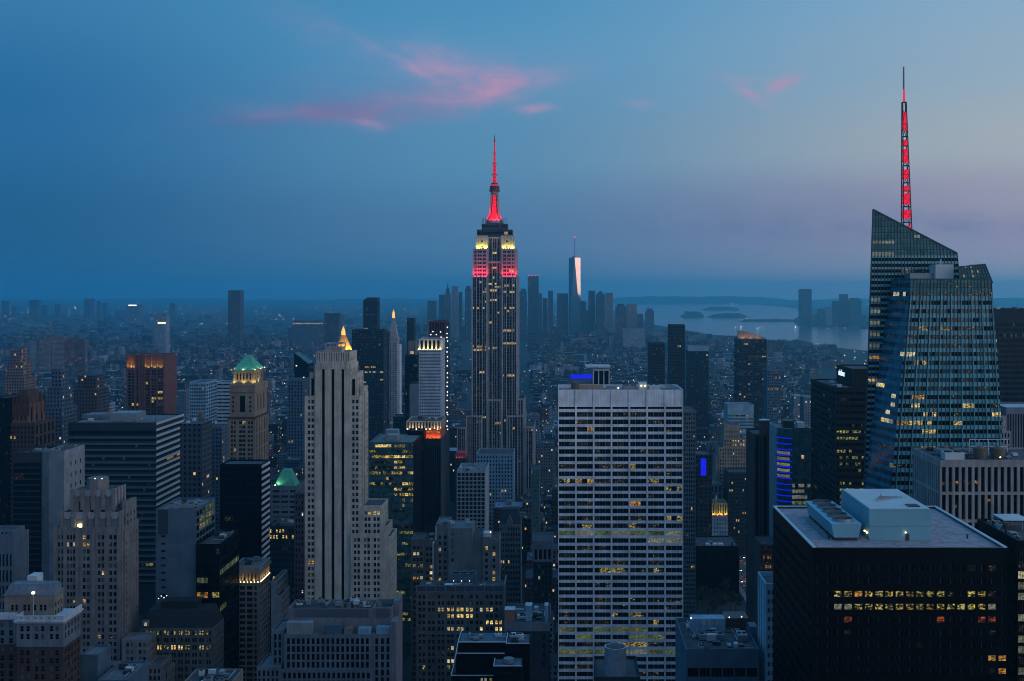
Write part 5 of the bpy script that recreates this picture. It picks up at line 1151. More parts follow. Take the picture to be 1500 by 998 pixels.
# pillared building
B = Bld('office_building', 'tall-pillared concrete office in front of the pointed glass tower', 'office building', 470, 1420, stone('beige_concrete', (.40, .37, .36)))
x0, x1, y0, y1, z1, zr = B.tier(1377, 1560, 674, 0, 37, dict(c=by(2.66, .58, .3), fl=11.6, wh=10.4, top=3.0, rec=1.2, p=.0, blind=0, g='K', stop=60, pn='window_strip', L={0: [(0, 0, 'K')]}), dict(c=by(2.66, .5, .3), fl=11.6, wh=10.4, top=3.0, rec=.8, p=0, blind=0, g='0', stop=60, pn='window_strip'), par=.8, rm=M_ROOF)
lw = MB()
for i_, (px, py, k) in enumerate(((1382, 708, 'o'), (1391, 708, 'd'), (1402, 707, 'o'), (1414, 706, 'o'), (1430, 706, 'o'), (1400, 742, 'y'), (1402, 760, 'd'), (1449, 733, 'o'), (1420, 707, 'd'))):
    t = MB(); q = gx(px, 471); t.box(q - .55, q + .55, 471.05, 471.15, gz(py + 2.5, 471), gz(py - 2, 471), LIT[k]); t.build('lit_window', B.root)
for k in range(2):
    t = MB(); q = gx(1438 + k * 26, 478); t.cyl(q, 480, zr, zr + 4.5, 2.7, 2.7, M_TANK, 18); t.cyl(q, 480, zr + 4.5, zr + 5.4, 2.8, .3, M_TANK, 18); B.many('water_tank', t)
fr = MB()
for k in range(5):
    q = gx(1425 + k * 14, 484); fr.bar((q, 488, zr), (q, 488, zr + 7), .3, M_PALE)
fr.bar((gx(1425, 484), 488, zr + 7), (gx(1481, 484), 488, zr + 7), .35, M_PALE); fr.bar((gx(1425, 484), 488, zr + 4), (gx(1481, 484), 488, zr + 4), .3, M_PALE); B.many('roof_frame', fr)
ac(B, gx(1383, 474), gx(1411, 474), 472.5, 478, zr, 3.4, M_PALE, 2); ac(B, gx(1375, 488), gx(1395, 488), 484, 492, zr, 2.6, M_STEEL); clutter(B, x0 + 3, gx(1500, 480), y0 + 3, y1 - 3, zr, 20, 21, 4)
lamps(B, [(gx(1464, 474), 473, zr + 1.5)], M_LAMP, .2)
B.done(800)
# lower-right dark building
B = Bld('office_building', 'dark building at the right edge with cluttered roof and pale lit window column', 'building', 352, 1495, NIGHT)
x0, x1, y0, y1, z1, zr = B.tier(1490, 1580, 792, 0, 34, dict(c=even(6, .9, .2), fl=3.35, wh=2.3, top=3.0, rec=.3, p=.2, pal='qqd', blind=.0, g='K', stop=60, st='|||', L={1: [(0, 5, 'd')], 2: [(0, 5, 'pq')], 3: [(0, 5, 'q')], 4: [(0, 5, 'q')], 6: [(0, 5, 'q')], 7: [(0, 5, 'd')], 8: [(0, 5, 'q')], 10: [(0, 5, 'd')], 11: [(0, 5, 'q')], 12: [(0, 5, 'd')]}), dict(c=by(2.4, .35, .6), fl=3.35, wh=1.4, top=3.2, rec=.2, p=.0, blind=.6, g='b', stop=60), par=1., rm=M_ROOF)
t = MB(); t.box(gx(1462, 376), gx(1500, 376), 371, 381, zr + 3.2, zr + 3.6, M_PALE)
for a, b_ in ((1463, 372), (1490, 372), (1463, 380), (1490, 380)): t.bar((gx(a, 376), b_, zr), (gx(a, 376), b_, zr + 3.3), .3, M_STEEL)
B.many('canopy', t); clutter(B, x0 + .8, gx(1505, 355), y0 + 2, y1 - 2, zr, 16, 55, 3); B.done(998)
# blue-lit corner tower
B = Bld('office_tower', 'teal glass corner tower with blue neon bands round its curved corner', 'office building', 770, 1170, G_TEAL)
x0, x1, y0, y1, z1, zr = B.tier(1160, 1187.5, 627, 0, 50, f_(even(6, .92, .2), 3.93, 2.4, top=3, rec=.2, p=.08, pal='gdq', blind=.03, g='T', L={4: [(3, 3, 'p')], 9: [(0, 3, 'q0q')], 10: [(0, 3, 'qq')], 11: [(0, 4, 'q')], 12: [(0, 4, 'qg')], 13: [(0, 5, 'wowodw')], 18: [(0, 4, 'wwyw')], 20: [(0, 3, 'd')]}), None, rm=M_ROOFM)
n = 10; arc = [(gx(1160, 770) - 9 * math.sin(R(90 * k / n)), 770 + 9 - 9 * math.cos(R(90 * k / n))) for k in range(n + 1)]
cw_ = MB(); nb = MB(); z = z1 - 1
xl = arc[-1][0]
for (a, b_) in zip(arc[:-1], arc[1:]): cw_.face([(*b_, 0), (*a, 0), (*a, z), (*b_, z)], G_TEAL)
cw_.build('curved_corner', B.root)
sdw = MB(); sdw.face([(xl, 820, 0), (xl, 779, 0), (xl, 779, z), (xl, 820, z)], SPAN); sdw.face([(*arc[0], z), (x0, 790, z), (xl, 820, z), (xl, 779, z)], M_ROOFM); sdw.build('side_wall', B.root)
for k in range(13):
    zz_ = gz(643 + 8.45 * k, 770); t = MB()
    for (a, b_) in zip(arc[:-1], arc[1:]):
        o = lambda p: (p[0] + (p[0] - (gx(1160, 770))) * .02, p[1] - .25)
        t.face([(*o(b_), zz_), (*o(a), zz_), (*o(a), zz_ + .6), (*o(b_), zz_ + .6)], BLUE_LED); t.face([(*o(b_), zz_ + .6), (*o(a), zz_ + .6), (*a, zz_ + .6), (*b_, zz_ + .6)], BLUE_LED)
    t.build('neon_band', B.root)
for k in range(12):
    if 2 <= k <= 6:
        zz_ = gz(643 + 8.45 * k, 770) - 1; t = MB()
        for (a, b_) in zip(arc[1:-2], arc[2:-1]): t.face([(b_[0], b_[1] - .1, zz_ - 2), (a[0], a[1] - .1, zz_ - 2), (a[0], a[1] - .1, zz_), (b_[0], b_[1] - .1, zz_)], LIT['q'])
        t.build('lit_window', B.root)
ac(B, x0 - 4, x0 + 3, 778, 786, zr, 5, M_DARKM); ac(B, x0 + 5, x0 + 10, 776, 782, zr, 4, M_PALE); clutter(B, x0 - 6, x1 - 1, 775, 812, zr, 8, 8)
B.ext[0] = xl; B.done(742)
B, r = tower('apartment_tower', 'narrow dark brick tower with octagonal top left of the blue neon tower', 'tower', 730, 1115, stone('dark_rust_brick', (.09, .06, .06)), [dict(p0=1104, p1=1127, pt=636, depth=30, N=f_(pxc([(1107, 1111), (1114, 1115.6), (1118.5, 1124)], 1104, 730), 90, 75, top=1.5, rec=.6, p=0, blind=0, g='K', pn='window_strip'))], 800)
t = MB(); q = gx(1119.5, 738); t.prism([(q + 3.6 * math.cos(R(30 + 60 * k)), 738 + 3.6 * math.sin(R(30 + 60 * k))) for k in range(6)], r[5], gz(616, 738), stone('rust_brick', (.14, .075, .07))); t.prism([(q + 3.9 * math.cos(R(30 + 60 * k)), 738 + 3.9 * math.sin(R(30 + 60 * k))) for k in range(6)], gz(616, 738), gz(614.5, 738), M_PALE); t.build('octagon_penthouse', B.root)
tower('stone_tower', 'beige stepped ziggurat tower with small lit windows near the blue neon tower', 'tower', 1140, 1072, BEIGE, [
    dict(p0=1061, p1=1084, pt=622.5, dy=4, depth=20, N=f_(even(5, .35, 1), 5, 2, top=6, rec=.3, p=0, blind=.1, max=3)), dict(p0=1060, p1=1092, pt=642, dy=2, depth=26, N=f_(even(8, .45, .4), 3.6, 2, top=2, p=.1, pal='w', L={0: [(3, 5, 'Ww')], 1: [(3, 7, 'wwdw')]}), z0=0),
    dict(p0=1053, p1=1092.5, pt=655, dy=0, depth=30, N=f_(even(10, .45, .4), 3.6, 2, top=2, p=.05, pal='wd')), dict(p0=1049, p1=1052.6, pt=668, dy=1, depth=24, N=None), dict(p0=1092.7, p1=1104, pt=667, dy=1, depth=24, N=f_(even(4, .45, .3), 3.6, 2, p=.04, pal='w'))], 760, cl=0)
tower('office_building', 'turquoise banded office block behind the beige ziggurat tower', 'office building', 1300, 1085, PALEB, [dict(p0=1066, p1=1104, pt=593, depth=30, N=dict(c=even(10, .97, .3), fl=3.7, wh=1.7, top=12, rec=.2, p=.04, pal='g', blind=0, g='T', L={0: [(2, 9, 'g0g00qg')], 5: [(4, 9, 'pqq')]}), rm=M_ROOFM)], 655)
tower('office_building', 'dark block with a few lit windows closing the avenue below the beige ziggurat tower', 'building', 1105, 1085, NAVY, [dict(p0=1067, p1=1104, pt=692, depth=28, N=f_(even(11, .5, .5), 3.7, 2.0, top=2, p=.05, pal='w', blind=.05))], 815)
tower('apartment_tower', 'slim balconied apartment tower against the right edge of the white slab tower', 'tower', 800, 1010, GREYS, [dict(p0=1001, p1=1019, pt=602, depth=30, N=f_(even(5, .6, .3), 3.2, 1.9, top=1.5, rec=.8, p=.03, pal='wd', blind=.1))], 740, cl=3, seed=12)
B, r = tower('office_building', 'dark block carrying a glowing deep blue screen right of the white slab tower', 'building', 1000, 1030, NAVY, [dict(p0=1018, p1=1043, pt=666, depth=30, N=f_(even(4, .5), 3.6, 2, p=.02, pal='d'))], 705)
t = MB(); t.box(gx(1026.5, 999), gx(1034.5, 999), 999.2, 999.95, gz(697, 999), gz(672, 999), BLUE_LED); t.build('led_screen', B.root)
B = Bld('stone_building', 'pale block with gold-lit crown and red lights right of the white slab tower', 'building', 1060, 1048, PALEB)
B.tier(1031, 1066, 757, 0, 24, f_(even(8, .4, .4), 3.8, 2.2, top=2, p=.02, pal='w', blind=.4, g='B'), None)
r = B.tier(1031.5, 1065.5, 737.5, .6, 22, f_(even(9, .5, .4), 99, 8.5, top=1, rec=.8, p=0, blind=0, g='d'), None, z0=gz(757, 1060), wm=stone('gold_stone', (.42, .36, .16)))
for k in range(6): flood(B.root, r[0] + 1 + k * 3.9, 1059, gz(755.5, 1060), (r[0] + 1 + k * 3.9, 1060.6, gz(745, 1060)), (1., .8, .22), 1500, 130, .3)
lamps(B, [(gx(1033 + 3.6 * k, 1060), 1059.6, gz(754.5, 1060)) for k in range(9)], M_LAMPR, .25)
t = MB(); q = gx(1049, 1060); t.box(q - .9, q + .9, 1059.4, 1060.4, gz(757, 1060), gz(731, 1060), stone('gold_stone', (0, 0, 0))); t.cyl(q, 1060, gz(731, 1060), gz(724, 1060), .9, .1, WHITE, 8); t.build('turret', B.root)
ac(B, gx(1034, 1066), gx(1040, 1066), 1065, 1071, r[5], 5, PALEB); B.done(790)
tower('stone_building', 'wide grey columned block behind the gold-crowned pale block', 'building', 1120, 1035, GREYB, [dict(p0=1008, p1=1058, pt=709, depth=30, N=f_(even(9, .5, .5), 8, 6.5, top=2, rec=.6, p=.02, pal='d', blind=.1), rm=M_ROOFM)], 740, cl=5, seed=14)
B, r = tower('office_building', 'low black block with three skylights below the gold-crowned block', 'building', 960, 1044, NIGHT, [dict(p0=1004, p1=1083, pt=800, depth=40, N=f_(even(16, .6, .6), 3.6, 2, top=3, p=.006, pal='wd', blind=0, g='K'), rm=M_ROOF)], 880, cl=6, seed=19)
for k in range(3): t = MB(); t.box(gx(1035 + 9 * k, 964), gx(1042.5 + 9 * k, 964), 966, 972, r[5], r[5] + 1.2, M_PALE); t.build('skylight', B.root)
# navy glass tower and pale ones at the right edge
tower('office_tower', 'plain navy glass tower behind the pointed glass tower at the right edge', 'office building', 800, 1480, NAVY, [dict(p0=1440, p1=1560, pt=453, depth=40, N=dict(c=by(1.6, .8, .3), fl=3.8, wh=2.2, top=10, rec=.15, p=.02, pal='pd', blind=.02, g='0', stop=60, L={1: [(24, 60, 'd0d0p')], 2: [(8, 60, '0d00d')]}), par=1.)], 660, cl=5, seed=8)
tower('office_building', 'pale finned block at the right edge below the navy glass tower', 'office building', 680, 1500, GREYB, [dict(p0=1474, p1=1560, pt=597, depth=30, N=dict(c=by(1.6, .5, .3), fl=99, wh=50, top=4, rec=.6, p=0, blind=0, g='0', stop=60, pn='window_strip'), par=1., rm=M_PALE)], 668)
tower('stone_building', 'small white stepped block wedged right of the pointed glass tower', 'building', 640, 1475, CONC, [dict(p0=1465, p1=1474, pt=610, depth=16, N=f_(even(2, .5, .4), 3.6, 2.4, p=.05, pal='w')), dict(p0=1465, p1=1481, pt=632, dy=-4, depth=3.9, N=f_(even(3, .5, .4), 3.6, 2.4, p=.1, pal='wo'))], 668)
# ---------------------------------------------------------------- middle-distance towers
M1 = dict(fl=3.8, wh=2.2, top=2.5, rec=.3)
def mid(name, label, Y, p0, p1, pt, wm, vis, n=8, frac=.6, depth=30, p=.05, pal='wdd', g='0', sn=5, cat='tower', extra=(), **k):
    B = Bld(name, label, cat, Y, (p0 + p1) / 2, wm)
    sp = dict(M1, c=even(n, frac, .5), p=p, pal=pal, g=g, blind=.06); sp.update(k)
    s2 = dict(sp, c=even(sn, frac, .5), L={})
    B.tier(p0, p1, pt, 0, depth, sp, s2); return B
RB = stone('rust_brick2', (.235, .095, .07))
B = Bld('office_tower', 'rust-brown tower with vertical piers and gold-lit arches under its top', 'tower', 1400, 217, RB)
lt = dict(c=pxc([(187.5, 192), (192.8, 196.4), (213.5, 219.5), (222, 228.5), (231, 237.5)], 186, 1400), fl=99, wh=7, top=9.5, rec=1.2, p=0, blind=0, g='0', L={0: [(0, 4, 'd')]})
r = B.tier(186, 241, 520, 0, 44, lt, None, z0=gz(541, 1400))
B.tier(186, 241, 541.2, .02, 43.9, dict(M1, c=pxc([(187, 192), (193, 197), (200, 203), (213.5, 216.2), (217, 220), (222, 225), (226, 229), (231, 234), (235, 238)], 186, 1400), p=.1, pal='wdd', blind=.0, g='K', wh=2.9, top=.5), None)
pr_ = MB()
for px in (186.5, 197.5, 204, 209, 212, 220.8, 230, 239.5): q = gx(px, 1399.5); pr_.box(q - .9, q + .9, 1398.6, 1399.98, 0, r[4] + 1.5, RB)
B.many('pier', pr_)
for px in (190, 195, 216, 225, 234): q = gx(px, 1399); flood(B.root, q, 1398.2, gz(539.5, 1400), (q, 1400, gz(534, 1400)), (1., .62, .12), 9000, 130, .3)
B.done(607)
mid('office_block', 'pale blue gridded office slab left of the green pyramid tower', 1250, 277.5, 302, 560, PALEB, 620, 9, .7, 40, cat='office building').done(620)
mid('office_block', 'low white rounded office block left of the green pyramid tower', 1550, 314, 338, 560, WHITE, 585, 2, .97, 30, fl=5, wh=2, cat='office building').done(590)
B = Bld('glass_tower', 'dark wedge-topped glass tower far left of the beige stone tower', 'tower', 1500, 441, NAVY)
xa, xb = gx(431, 1500), gx(452, 1500); w = MB(); za, zb = gz(517, 1500), gz(533, 1500)
w.v += [(xa, 1500, 0), (xb, 1500, 0), (xb, 1530, 0), (xa, 1530, 0), (xa, 1500, za), (xb, 1500, zb), (xb, 1530, zb), (xa, 1530, za)]; w.mi(G_DARK)
w.f += [(0, 1, 5, 4), (1, 2, 6, 5), (2, 3, 7, 6), (3, 0, 4, 7), (4, 5, 6, 7)]; w.m += [0] * 5; B.wall = w; B.grow(xa, xb, 1500, 1530, za)
lamps(B, [(gx(p_, 1499), 1499.5, gz(q_, 1499)) for p_, q_ in ((434, 536), (437, 557), (443, 556), (445, 553))], M_LAMP, .5, 'lamp'); B.done(560)
mid('apartment_tower', 'blue-grey ribbed tower right below the wedge-topped glass tower', 1300, 421, 444, 556, BLUEW, 640, 5, .5, 30).done(640)
mid('office_slab', 'wide navy slab tower with two lit floor strips right of the beige stone tower', 1700, 515.5, 562, 483, NAVY, 610, 20, .8, 30, p=.012, pal='w', L={2: [(3, 12, 'dd0d')], 14: [(8, 14, 'wwwd')], 16: [(8, 19, 'Ww0W0wW0dd')]}).done(610)
B = mid('glass_tower', 'thin dark tower with slanted top rising behind the wide navy slab', 2100, 532, 553, 440, NAVY, 485, 6, .8, 26, p=.01)
t = MB(); t.prism([(gx(532, 2100), 2100), (gx(553, 2100), 2100), (gx(553, 2100), 2126), (gx(532, 2100), 2126)], gz(440, 2100), gz(436, 2100), NAVY, False, True, [(gx(538, 2100), 2100), (gx(553, 2100), 2100), (gx(553, 2100), 2126), (gx(538, 2100), 2126)]); t.build('slanted_top', B.root); B.done(485)
B = mid('clock_tower', 'slim stone tower with pyramid spire and glowing gold lantern', 2040, 570, 582, 500, stone('pale_stone2', (.42, .40, .38)), 600, 3, .45, 24, p=.03, sn=3)
qx, qy = gx(576.5, 2052), 2052.; t = MB(); s4 = lambda r: [(qx - r, qy - r), (qx + r, qy - r), (qx + r, qy + r), (qx - r, qy + r)]
t.prism(s4(9.5), gz(500, 2052), gz(494, 2052), PALES); t.prism(s4(8.2), gz(494, 2052), gz(470, 2052), PALES, False, True, s4(3.0)); t.prism(s4(2.6), gz(470, 2052), gz(466, 2052), PALES); t.build('pyramid_roof', B.root)
t = MB(); t.prism(s4(2.4), gz(466, 2052), gz(460, 2052), mat('gold_lantern', (.4, .25, .05), emit=(1., .5, .1), es=1.3), False, True, s4(1.9)); t.prism(s4(2.2), gz(460, 2052), gz(453.5, 2052), MATS['gold_lantern'], False, True, s4(.1)); t.build('lantern', B.root)
B.tier(582.2, 585.5, 505, 2, 24, None, None, wm=WHITE); B.tier(564, 569.8, 487, -6, 30, None, None, wm=NAVY); B.done(600)
# gilded pyramid behind the beige tower
B = Bld('stone_tower', 'gold-lit pyramid roof and lantern showing behind the beige stone tower', 'tower', 1850, 503, LIME)
r = B.tier(486, 519, 513, 0, 38, None, None)
qx, qy = gx(503, 1869), 1869.; t = MB(); s8 = lambda r: [(qx + r * math.cos(R(22.5 + 45 * k)), qy + r * math.sin(R(22.5 + 45 * k))) for k in range(8)]
t.prism(s8(15.5), r[4], gz(506, 1869), GOLD, False, True, s8(11.5)); t.prism(s8(11.5), gz(506, 1869), gz(491, 1869), GOLD, False, True, s8(4)); t.build('pyramid_roof', B.root)
t = MB(); t.prism(s8(3.6), gz(491, 1869), gz(486, 1869), MATS['gold_lantern'], False, True, s8(3.2)); t.prism(s8(3.4), gz(486, 1869), gz(477.5, 1869), MATS['gold_lantern'], False, True, s8(.1)); t.build('lantern', B.root)
for a in (-100, -60, -20): flood(B.root, qx + 19 * math.cos(R(a)), qy + 19 * math.sin(R(a)), r[4] + 1, (qx, qy, r[4] + 14), (1., .6, .15), 26000, 110, .5)
B.done(514)
B = mid('office_tower', 'white gridded tower with gold-lit crown left of the tallest red-crowned tower', 1150, 613.5, 646, 513, stone('white_grid2', (.50, .52, .56)), 617, 10, .72, 40, p=.006, pal='c', fl=3.3, wh=1.5, blind=0, top=.6, g='B')
c = B.tier(613.5, 646, 497, .3, 39, dict(c=even(5, .62, .6), fl=99, wh=9, top=1.2, rec=1.8, p=0, blind=0, g='0'), None, z0=gz(512.6, 1150))
for k in range(5): q = c[0] + (c[1] - c[0]) * (k + .5) / 5; flood(B.root, q, 1148.6, gz(512.4, 1150), (q, 1150.6, gz(507, 1150)), (1., .66, .2), 2600, 130, .3)
flood(B.root, c[1] + 2, 1160, gz(512.4, 1150), (c[1], 1160, gz(505, 1150)), (1., .66, .2), 4200, 130, .3); lamps(B, [(c[0] + (c[1] - c[0]) * k / 5, 1149.5, gz(511.5, 1150)) for k in range(6)], M_LAMP, .4)
B.tier(600, 613.3, 563, -1, 36, None, None, wm=GREYB); B.done(617)
B = mid('office_tower', 'red-brown ribbed tower with a string of white work lights down its side', 1260, 628, 652, 471, stone('plum_brick', (.16, .07, .08)), 498, 6, .6, 46, p=.0, fl=99, wh=14, top=1.2, pn='window_strip', blind=0)
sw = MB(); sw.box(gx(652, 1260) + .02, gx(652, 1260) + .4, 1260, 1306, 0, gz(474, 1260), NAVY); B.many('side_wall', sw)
g = random.Random(9); x_ = gx(652, 1260) + .9
lamps(B, [(x_, 1276 + g.uniform(-4, 4), gz(480 + 7.2 * k + g.uniform(-2, 2), 1276)) for k in range(22)], M_LAMPC, .42, 'work_lamp'); lamps(B, [(gx(p_, 1259), 1259.5, gz(q_, 1259)) for p_, q_ in ((634, 486), (645.5, 486.5), (631, 490.5), (639, 490.5), (646, 494))], M_LAMPC, .4, 'work_lamp'); B.done(640)
B = mid('office_tower', 'dark setback tower with bright green-white lit cap left of the white gridded tower', 1200, 593, 612, 520, NAVY, 600, 7, .7, 30, p=.06, pal='cg')
B.tier(598, 608.5, 500, 4, 14, dict(c=even(1, .5), fl=99, wh=3.2, top=10.5, rec=.3, p=0, blind=0, L={0: [(0, 0, 'p')]}), None, wm=TANST); B.done(600)
mid('office_tower', 'thin dark tower behind the dark tower with the green-white cap', 1900, 596, 606, 466, NAVY, 500, 4, .7, 24).done(500)
mid('apartment_tower', 'tall dark navy tower with flat stepped top right of the white slab tower', 1600, 981, 1003.5, 476, NAVY, 600, 8, .6, 30, p=.02, fl=4.5).done(602)
mid('apartment_tower', 'squat dark tower with notched top left of the tall dark navy tower', 1500, 951, 974, 503, NAVY, 562, 7, .6, 28, p=.03).done(562)
B = mid('office_tower', 'dark tower with a pale band along its top right of the tall dark navy tower', 1900, 1008, 1038, 514, NAVY, 600, 8, .7, 40, p=.02); B.tier(1008, 1038, 507, -.5, 41, None, None, z0=gz(514.3, 1900), wm=PALEB); B.done(600)
B = mid('glass_tower', 'dark glass tower with curved orange-lit crown left of the bay', 1700, 1082, 1123, 497, NAVY, 618, 12, .75, 44, p=.10, pal='dddw')
t = MB(); xa, xb = gx(1082, 1700), gx(1123, 1700); CR = stone('tan_crown', (.34, .26, .2))
pts = [(0, 484), (.25, 485.5), (.5, 488), (.75, 491.5), (1, 495)]
for (s0, a0), (s1, a1) in zip(pts[:-1], pts[1:]):
    q0, q1 = xa + (xb - xa) * s0, xa + (xb - xa) * s1; z0_, z1_ = gz(a0, 1706), gz(a1, 1706); zz = gz(497.5, 1706)
    t.face([(q0, 1708, zz), (q1, 1708, zz), (q1, 1710, z1_), (q0, 1710, z0_)], CR); t.face([(q0, 1710, z0_), (q1, 1710, z1_), (q1, 1712, z1_), (q0, 1712, z0_)], CR); t.face([(q1, 1712, zz), (q0, 1712, zz), (q0, 1712, z0_), (q1, 1712, z1_)], CR)
t.build('crown', B.root)
for k in range(3): q = xa + (xb - xa) * (k + .6) / 3.6; flood(B.root, q, 1703.5, gz(496.5, 1704), (q, 1709, gz(489, 1706)), (1., .5, .25), 1900, 130, .4)
B.done(620)
mid('office_building', 'low tower with one orange lit floor right of the dark glass tower with curved crown', 1500, 1124, 1144, 541, BLUEW, 590, 7, .6, 30, L={6: [(0, 5, 'oood')]}).done(590)
B = mid('office_tower', 'white four-columned tower top standing behind the white slab tower', 1000, 868.6, 893, 540, WHITE, 566, 3, .82, 24, fl=99, wh=60, top=2, rec=1.0, p=0, g='K', pn='window_strip', sn=2); t = MB(); t.box(gx(858, 1000), gx(894, 1000), 998, 1024, gz(538.6, 1000), gz(536.6, 1000), WHITE, True); t.build('canopy', B.root); B.done(566)
B = Bld('office_building', 'low block with a glowing deep blue roof sign behind the white slab tower', 'building', 1100, 850, BLUEW); r = B.tier(830, 870, 558, 0, 24, None, None); t = MB(); t.box(gx(836, 1098), gx(868, 1098), 1098.5, 1099.5, gz(555, 1098), gz(549, 1098), BLUE_LED); t.build('led_screen', B.root)
for px in (838, 852, 866): t = MB(); t.bar((gx(px, 1099.8), 1100.4, r[4]), (gx(px, 1099.8), 1100.4, gz(549, 1098)), .5, M_DARKM); t.build('sign_post', B.root)
B.done(566)
mid('low_building', 'broad pale-roofed low building at the foot of the tallest red-crowned tower', 1150, 698, 752, 665, PALEB, 680, 12, .5, 40, cat='building').done(680)
B = mid('brick_building', 'small block with a red-lit setback left of the foot of the tallest red-crowned tower', 1120, 667, 682, 672, NAVY, 690, 4, .5, 24, cat='building'); t = MB(); t.box(gx(667, 1120), gx(682, 1120), 1121, 1140, gz(672, 1120), gz(664, 1120), mat('red_lit_wall', (.30, .05, .06))); t.build('penthouse', B.root); lamps(B, [(gx(669 + 4 * k, 1120), 1120.3, gz(670, 1120)) for k in range(3)], M_LAMPR, .2); B.done(690)  # red light on the setback put into the penthouse wall colour

# ---------------------------------------------------------------- material for small and far buildings: windows by cell, some lit
def city_mat(name, var_from_island, lit_p=.05, es=.8, haze_tint=(.52, .66, .84, 1)):
    m = bpy.data.materials.new(name); m.use_nodes = True; N = NT(m.node_tree); p = m.node_tree.nodes['Principled BSDF']
    g = N.n('ShaderNodeNewGeometry'); oi = N.n('ShaderNodeObjectInfo')
    sp = N.n('ShaderNodeSeparateXYZ'); N.put(sp.inputs[0], g.outputs['Position']); sn = N.n('ShaderNodeSeparateXYZ'); N.put(sn.inputs[0], g.outputs['True Normal'])
    side = N.m('GREATER_THAN', N.m('ABSOLUTE', sn.outputs[0]), .5); up = N.m('GREATER_THAN', sn.outputs[2], .4)
    u = N.m('ADD', N.m('MULTIPLY', sp.outputs[0], N.m('SUBTRACT', 1., side)), N.m('MULTIPLY', sp.outputs[1], side))
    uc = N.m('DIVIDE', u, 3.1); vc = N.m('DIVIDE', sp.outputs[2], 3.6)
    fu = N.m('FRACT', uc); fv = N.m('FRACT', vc)
    win = N.m('MULTIPLY', N.m('MULTIPLY', N.m('GREATER_THAN', fu, .28), N.m('LESS_THAN', fu, .74)), N.m('MULTIPLY', N.m('GREATER_THAN', fv, .3), N.m('LESS_THAN', fv, .82)))
    win = N.m('MULTIPLY', win, N.m('SUBTRACT', 1., up))
    cv = N.n('ShaderNodeCombineXYZ'); N.put(cv.inputs[0], N.m('FLOOR', uc)); N.put(cv.inputs[1], N.m('FLOOR', vc)); N.put(cv.inputs[2], N.m('FLOOR', N.m('DIVIDE', sp.outputs[1], 40.)))
    wn_ = N.n('ShaderNodeTexWhiteNoise'); N.put(wn_.inputs['Vector'], cv.outputs[0])
    on = N.m('MULTIPLY', win, N.m('LESS_THAN', wn_.outputs['Value'], lit_p))
    if var_from_island:
        rnd = g.outputs['Random Per Island']
        wall = N.ramp(rnd, [(0, (.018, .018, .022, 1)), (.2, (.05, .036, .036, 1)), (.36, (.085, .075, .072, 1)), (.52, (.04, .048, .06, 1)), (.68, (.10, .105, .11, 1)), (.82, (.16, .17, .18, 1)), (.94, (.025, .035, .045, 1)), (1, (.45, .46, .48, 1))])
        r2 = N.m('FRACT', N.m('MULTIPLY', rnd, 37.7))
    else:
        wall = oi.outputs['Color']; r2 = oi.outputs['Random']
    roof = N.ramp(r2, [(0, (.02, .022, .025, 1)), (.45, (.05, .055, .06, 1)), (.76, (.10, .105, .11, 1)), (.88, (.24, .25, .26, 1)), (1, (.5, .5, .5, 1))])
    roof = N.mix(1., roof, N.mr(N.noise(g.outputs['Position'], .12, 4), .3, .7, .6, 1.3), 'MULTIPLY')
    wall = N.mix(1., wall, N.mr(N.noise(g.outputs['Position'], .06, 4), .3, .7, .75, 1.2), 'MULTIPLY')
    c = N.mix(win, wall, (.006, .009, .014, 1)); c = N.mix(up, c, roof)
    c = N.mix(1., c, haze_tint, 'MULTIPLY')  # blue cast of distance haze multiplied into wall and roof colours
    N.put(p.inputs['Base Color'], c); N.put(p.inputs['Roughness'], N.mr(win, 0, 1, .85, .2)); p.inputs['Specular IOR Level'].default_value = .3
    N.put(p.inputs['Emission Color'], N.ramp(N.m('FRACT', N.m('MULTIPLY', wn_.outputs['Value'], 991.)), [(0, (1, .5, .14, 1)), (.6, (1, .68, .3, 1)), (.85, (1, .85, .6, 1)), (1, (.7, .9, 1, 1))]))
    N.put(p.inputs['Emission Strength'], N.m('MULTIPLY', on, es))
    m.cycles.emission_sampling = 'NONE'; MATS[name] = m; return m
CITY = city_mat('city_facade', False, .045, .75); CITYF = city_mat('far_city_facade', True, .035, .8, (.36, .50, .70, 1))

# ---------------------------------------------------------------- ground, water, far shore
GROUND = mat('asphalt_ground', (.018, .021, .026), rough=.95, mottle=.4, scale=.01)
m = MB(); m.face([(-24000, -2000, 0), (24000, -2000, 0), (24000, 28500, 0), (-24000, 28500, 0)], GROUND)
gr = struct(m.build('ground'))
def ground_pt(px, py): Y = EYE * FPX / (py - VY); return ((px - VX) * Y / FPX, Y)
WAT = bpy.data.materials.new('bay_water'); WAT.use_nodes = True; N = NT(WAT.node_tree); p = WAT.node_tree.nodes['Principled BSDF']
p.inputs['Base Color'].default_value = (.03, .05, .06, 1); p.inputs['Roughness'].default_value = .16; p.inputs['IOR'].default_value = 1.33; p.inputs['Specular IOR Level'].default_value = .5
g = N.n('ShaderNodeNewGeometry'); b = N.n('ShaderNodeBump'); b.inputs['Strength'].default_value = .25; b.inputs['Distance'].default_value = 1.0
N.put(b.inputs['Height'], N.noise(g.outputs['Position'], .02, 5, .6)); N.put(p.inputs['Normal'], b.outputs[0])
wp = [ground_pt(*q) for q in ((1420, 520), (1300, 517), (1190, 506), (1130, 499), (1045, 491), (1000, 483), (960, 476), (930, 462), (880, 450), (870, 446.5), (960, 445.2), (1040, 445), (1110, 446.5), (1168, 452), (1172, 462), (1160, 470), (1168, 477), (1275, 483), (1420, 485))]
m = MB(); m.face([(x, y, .35) for x, y in wp], WAT); struct(m.build('bay_water'))
HILL = mat('far_woodland', (.035, .05, .035), rough=.95, mottle=.3, scale=.003)
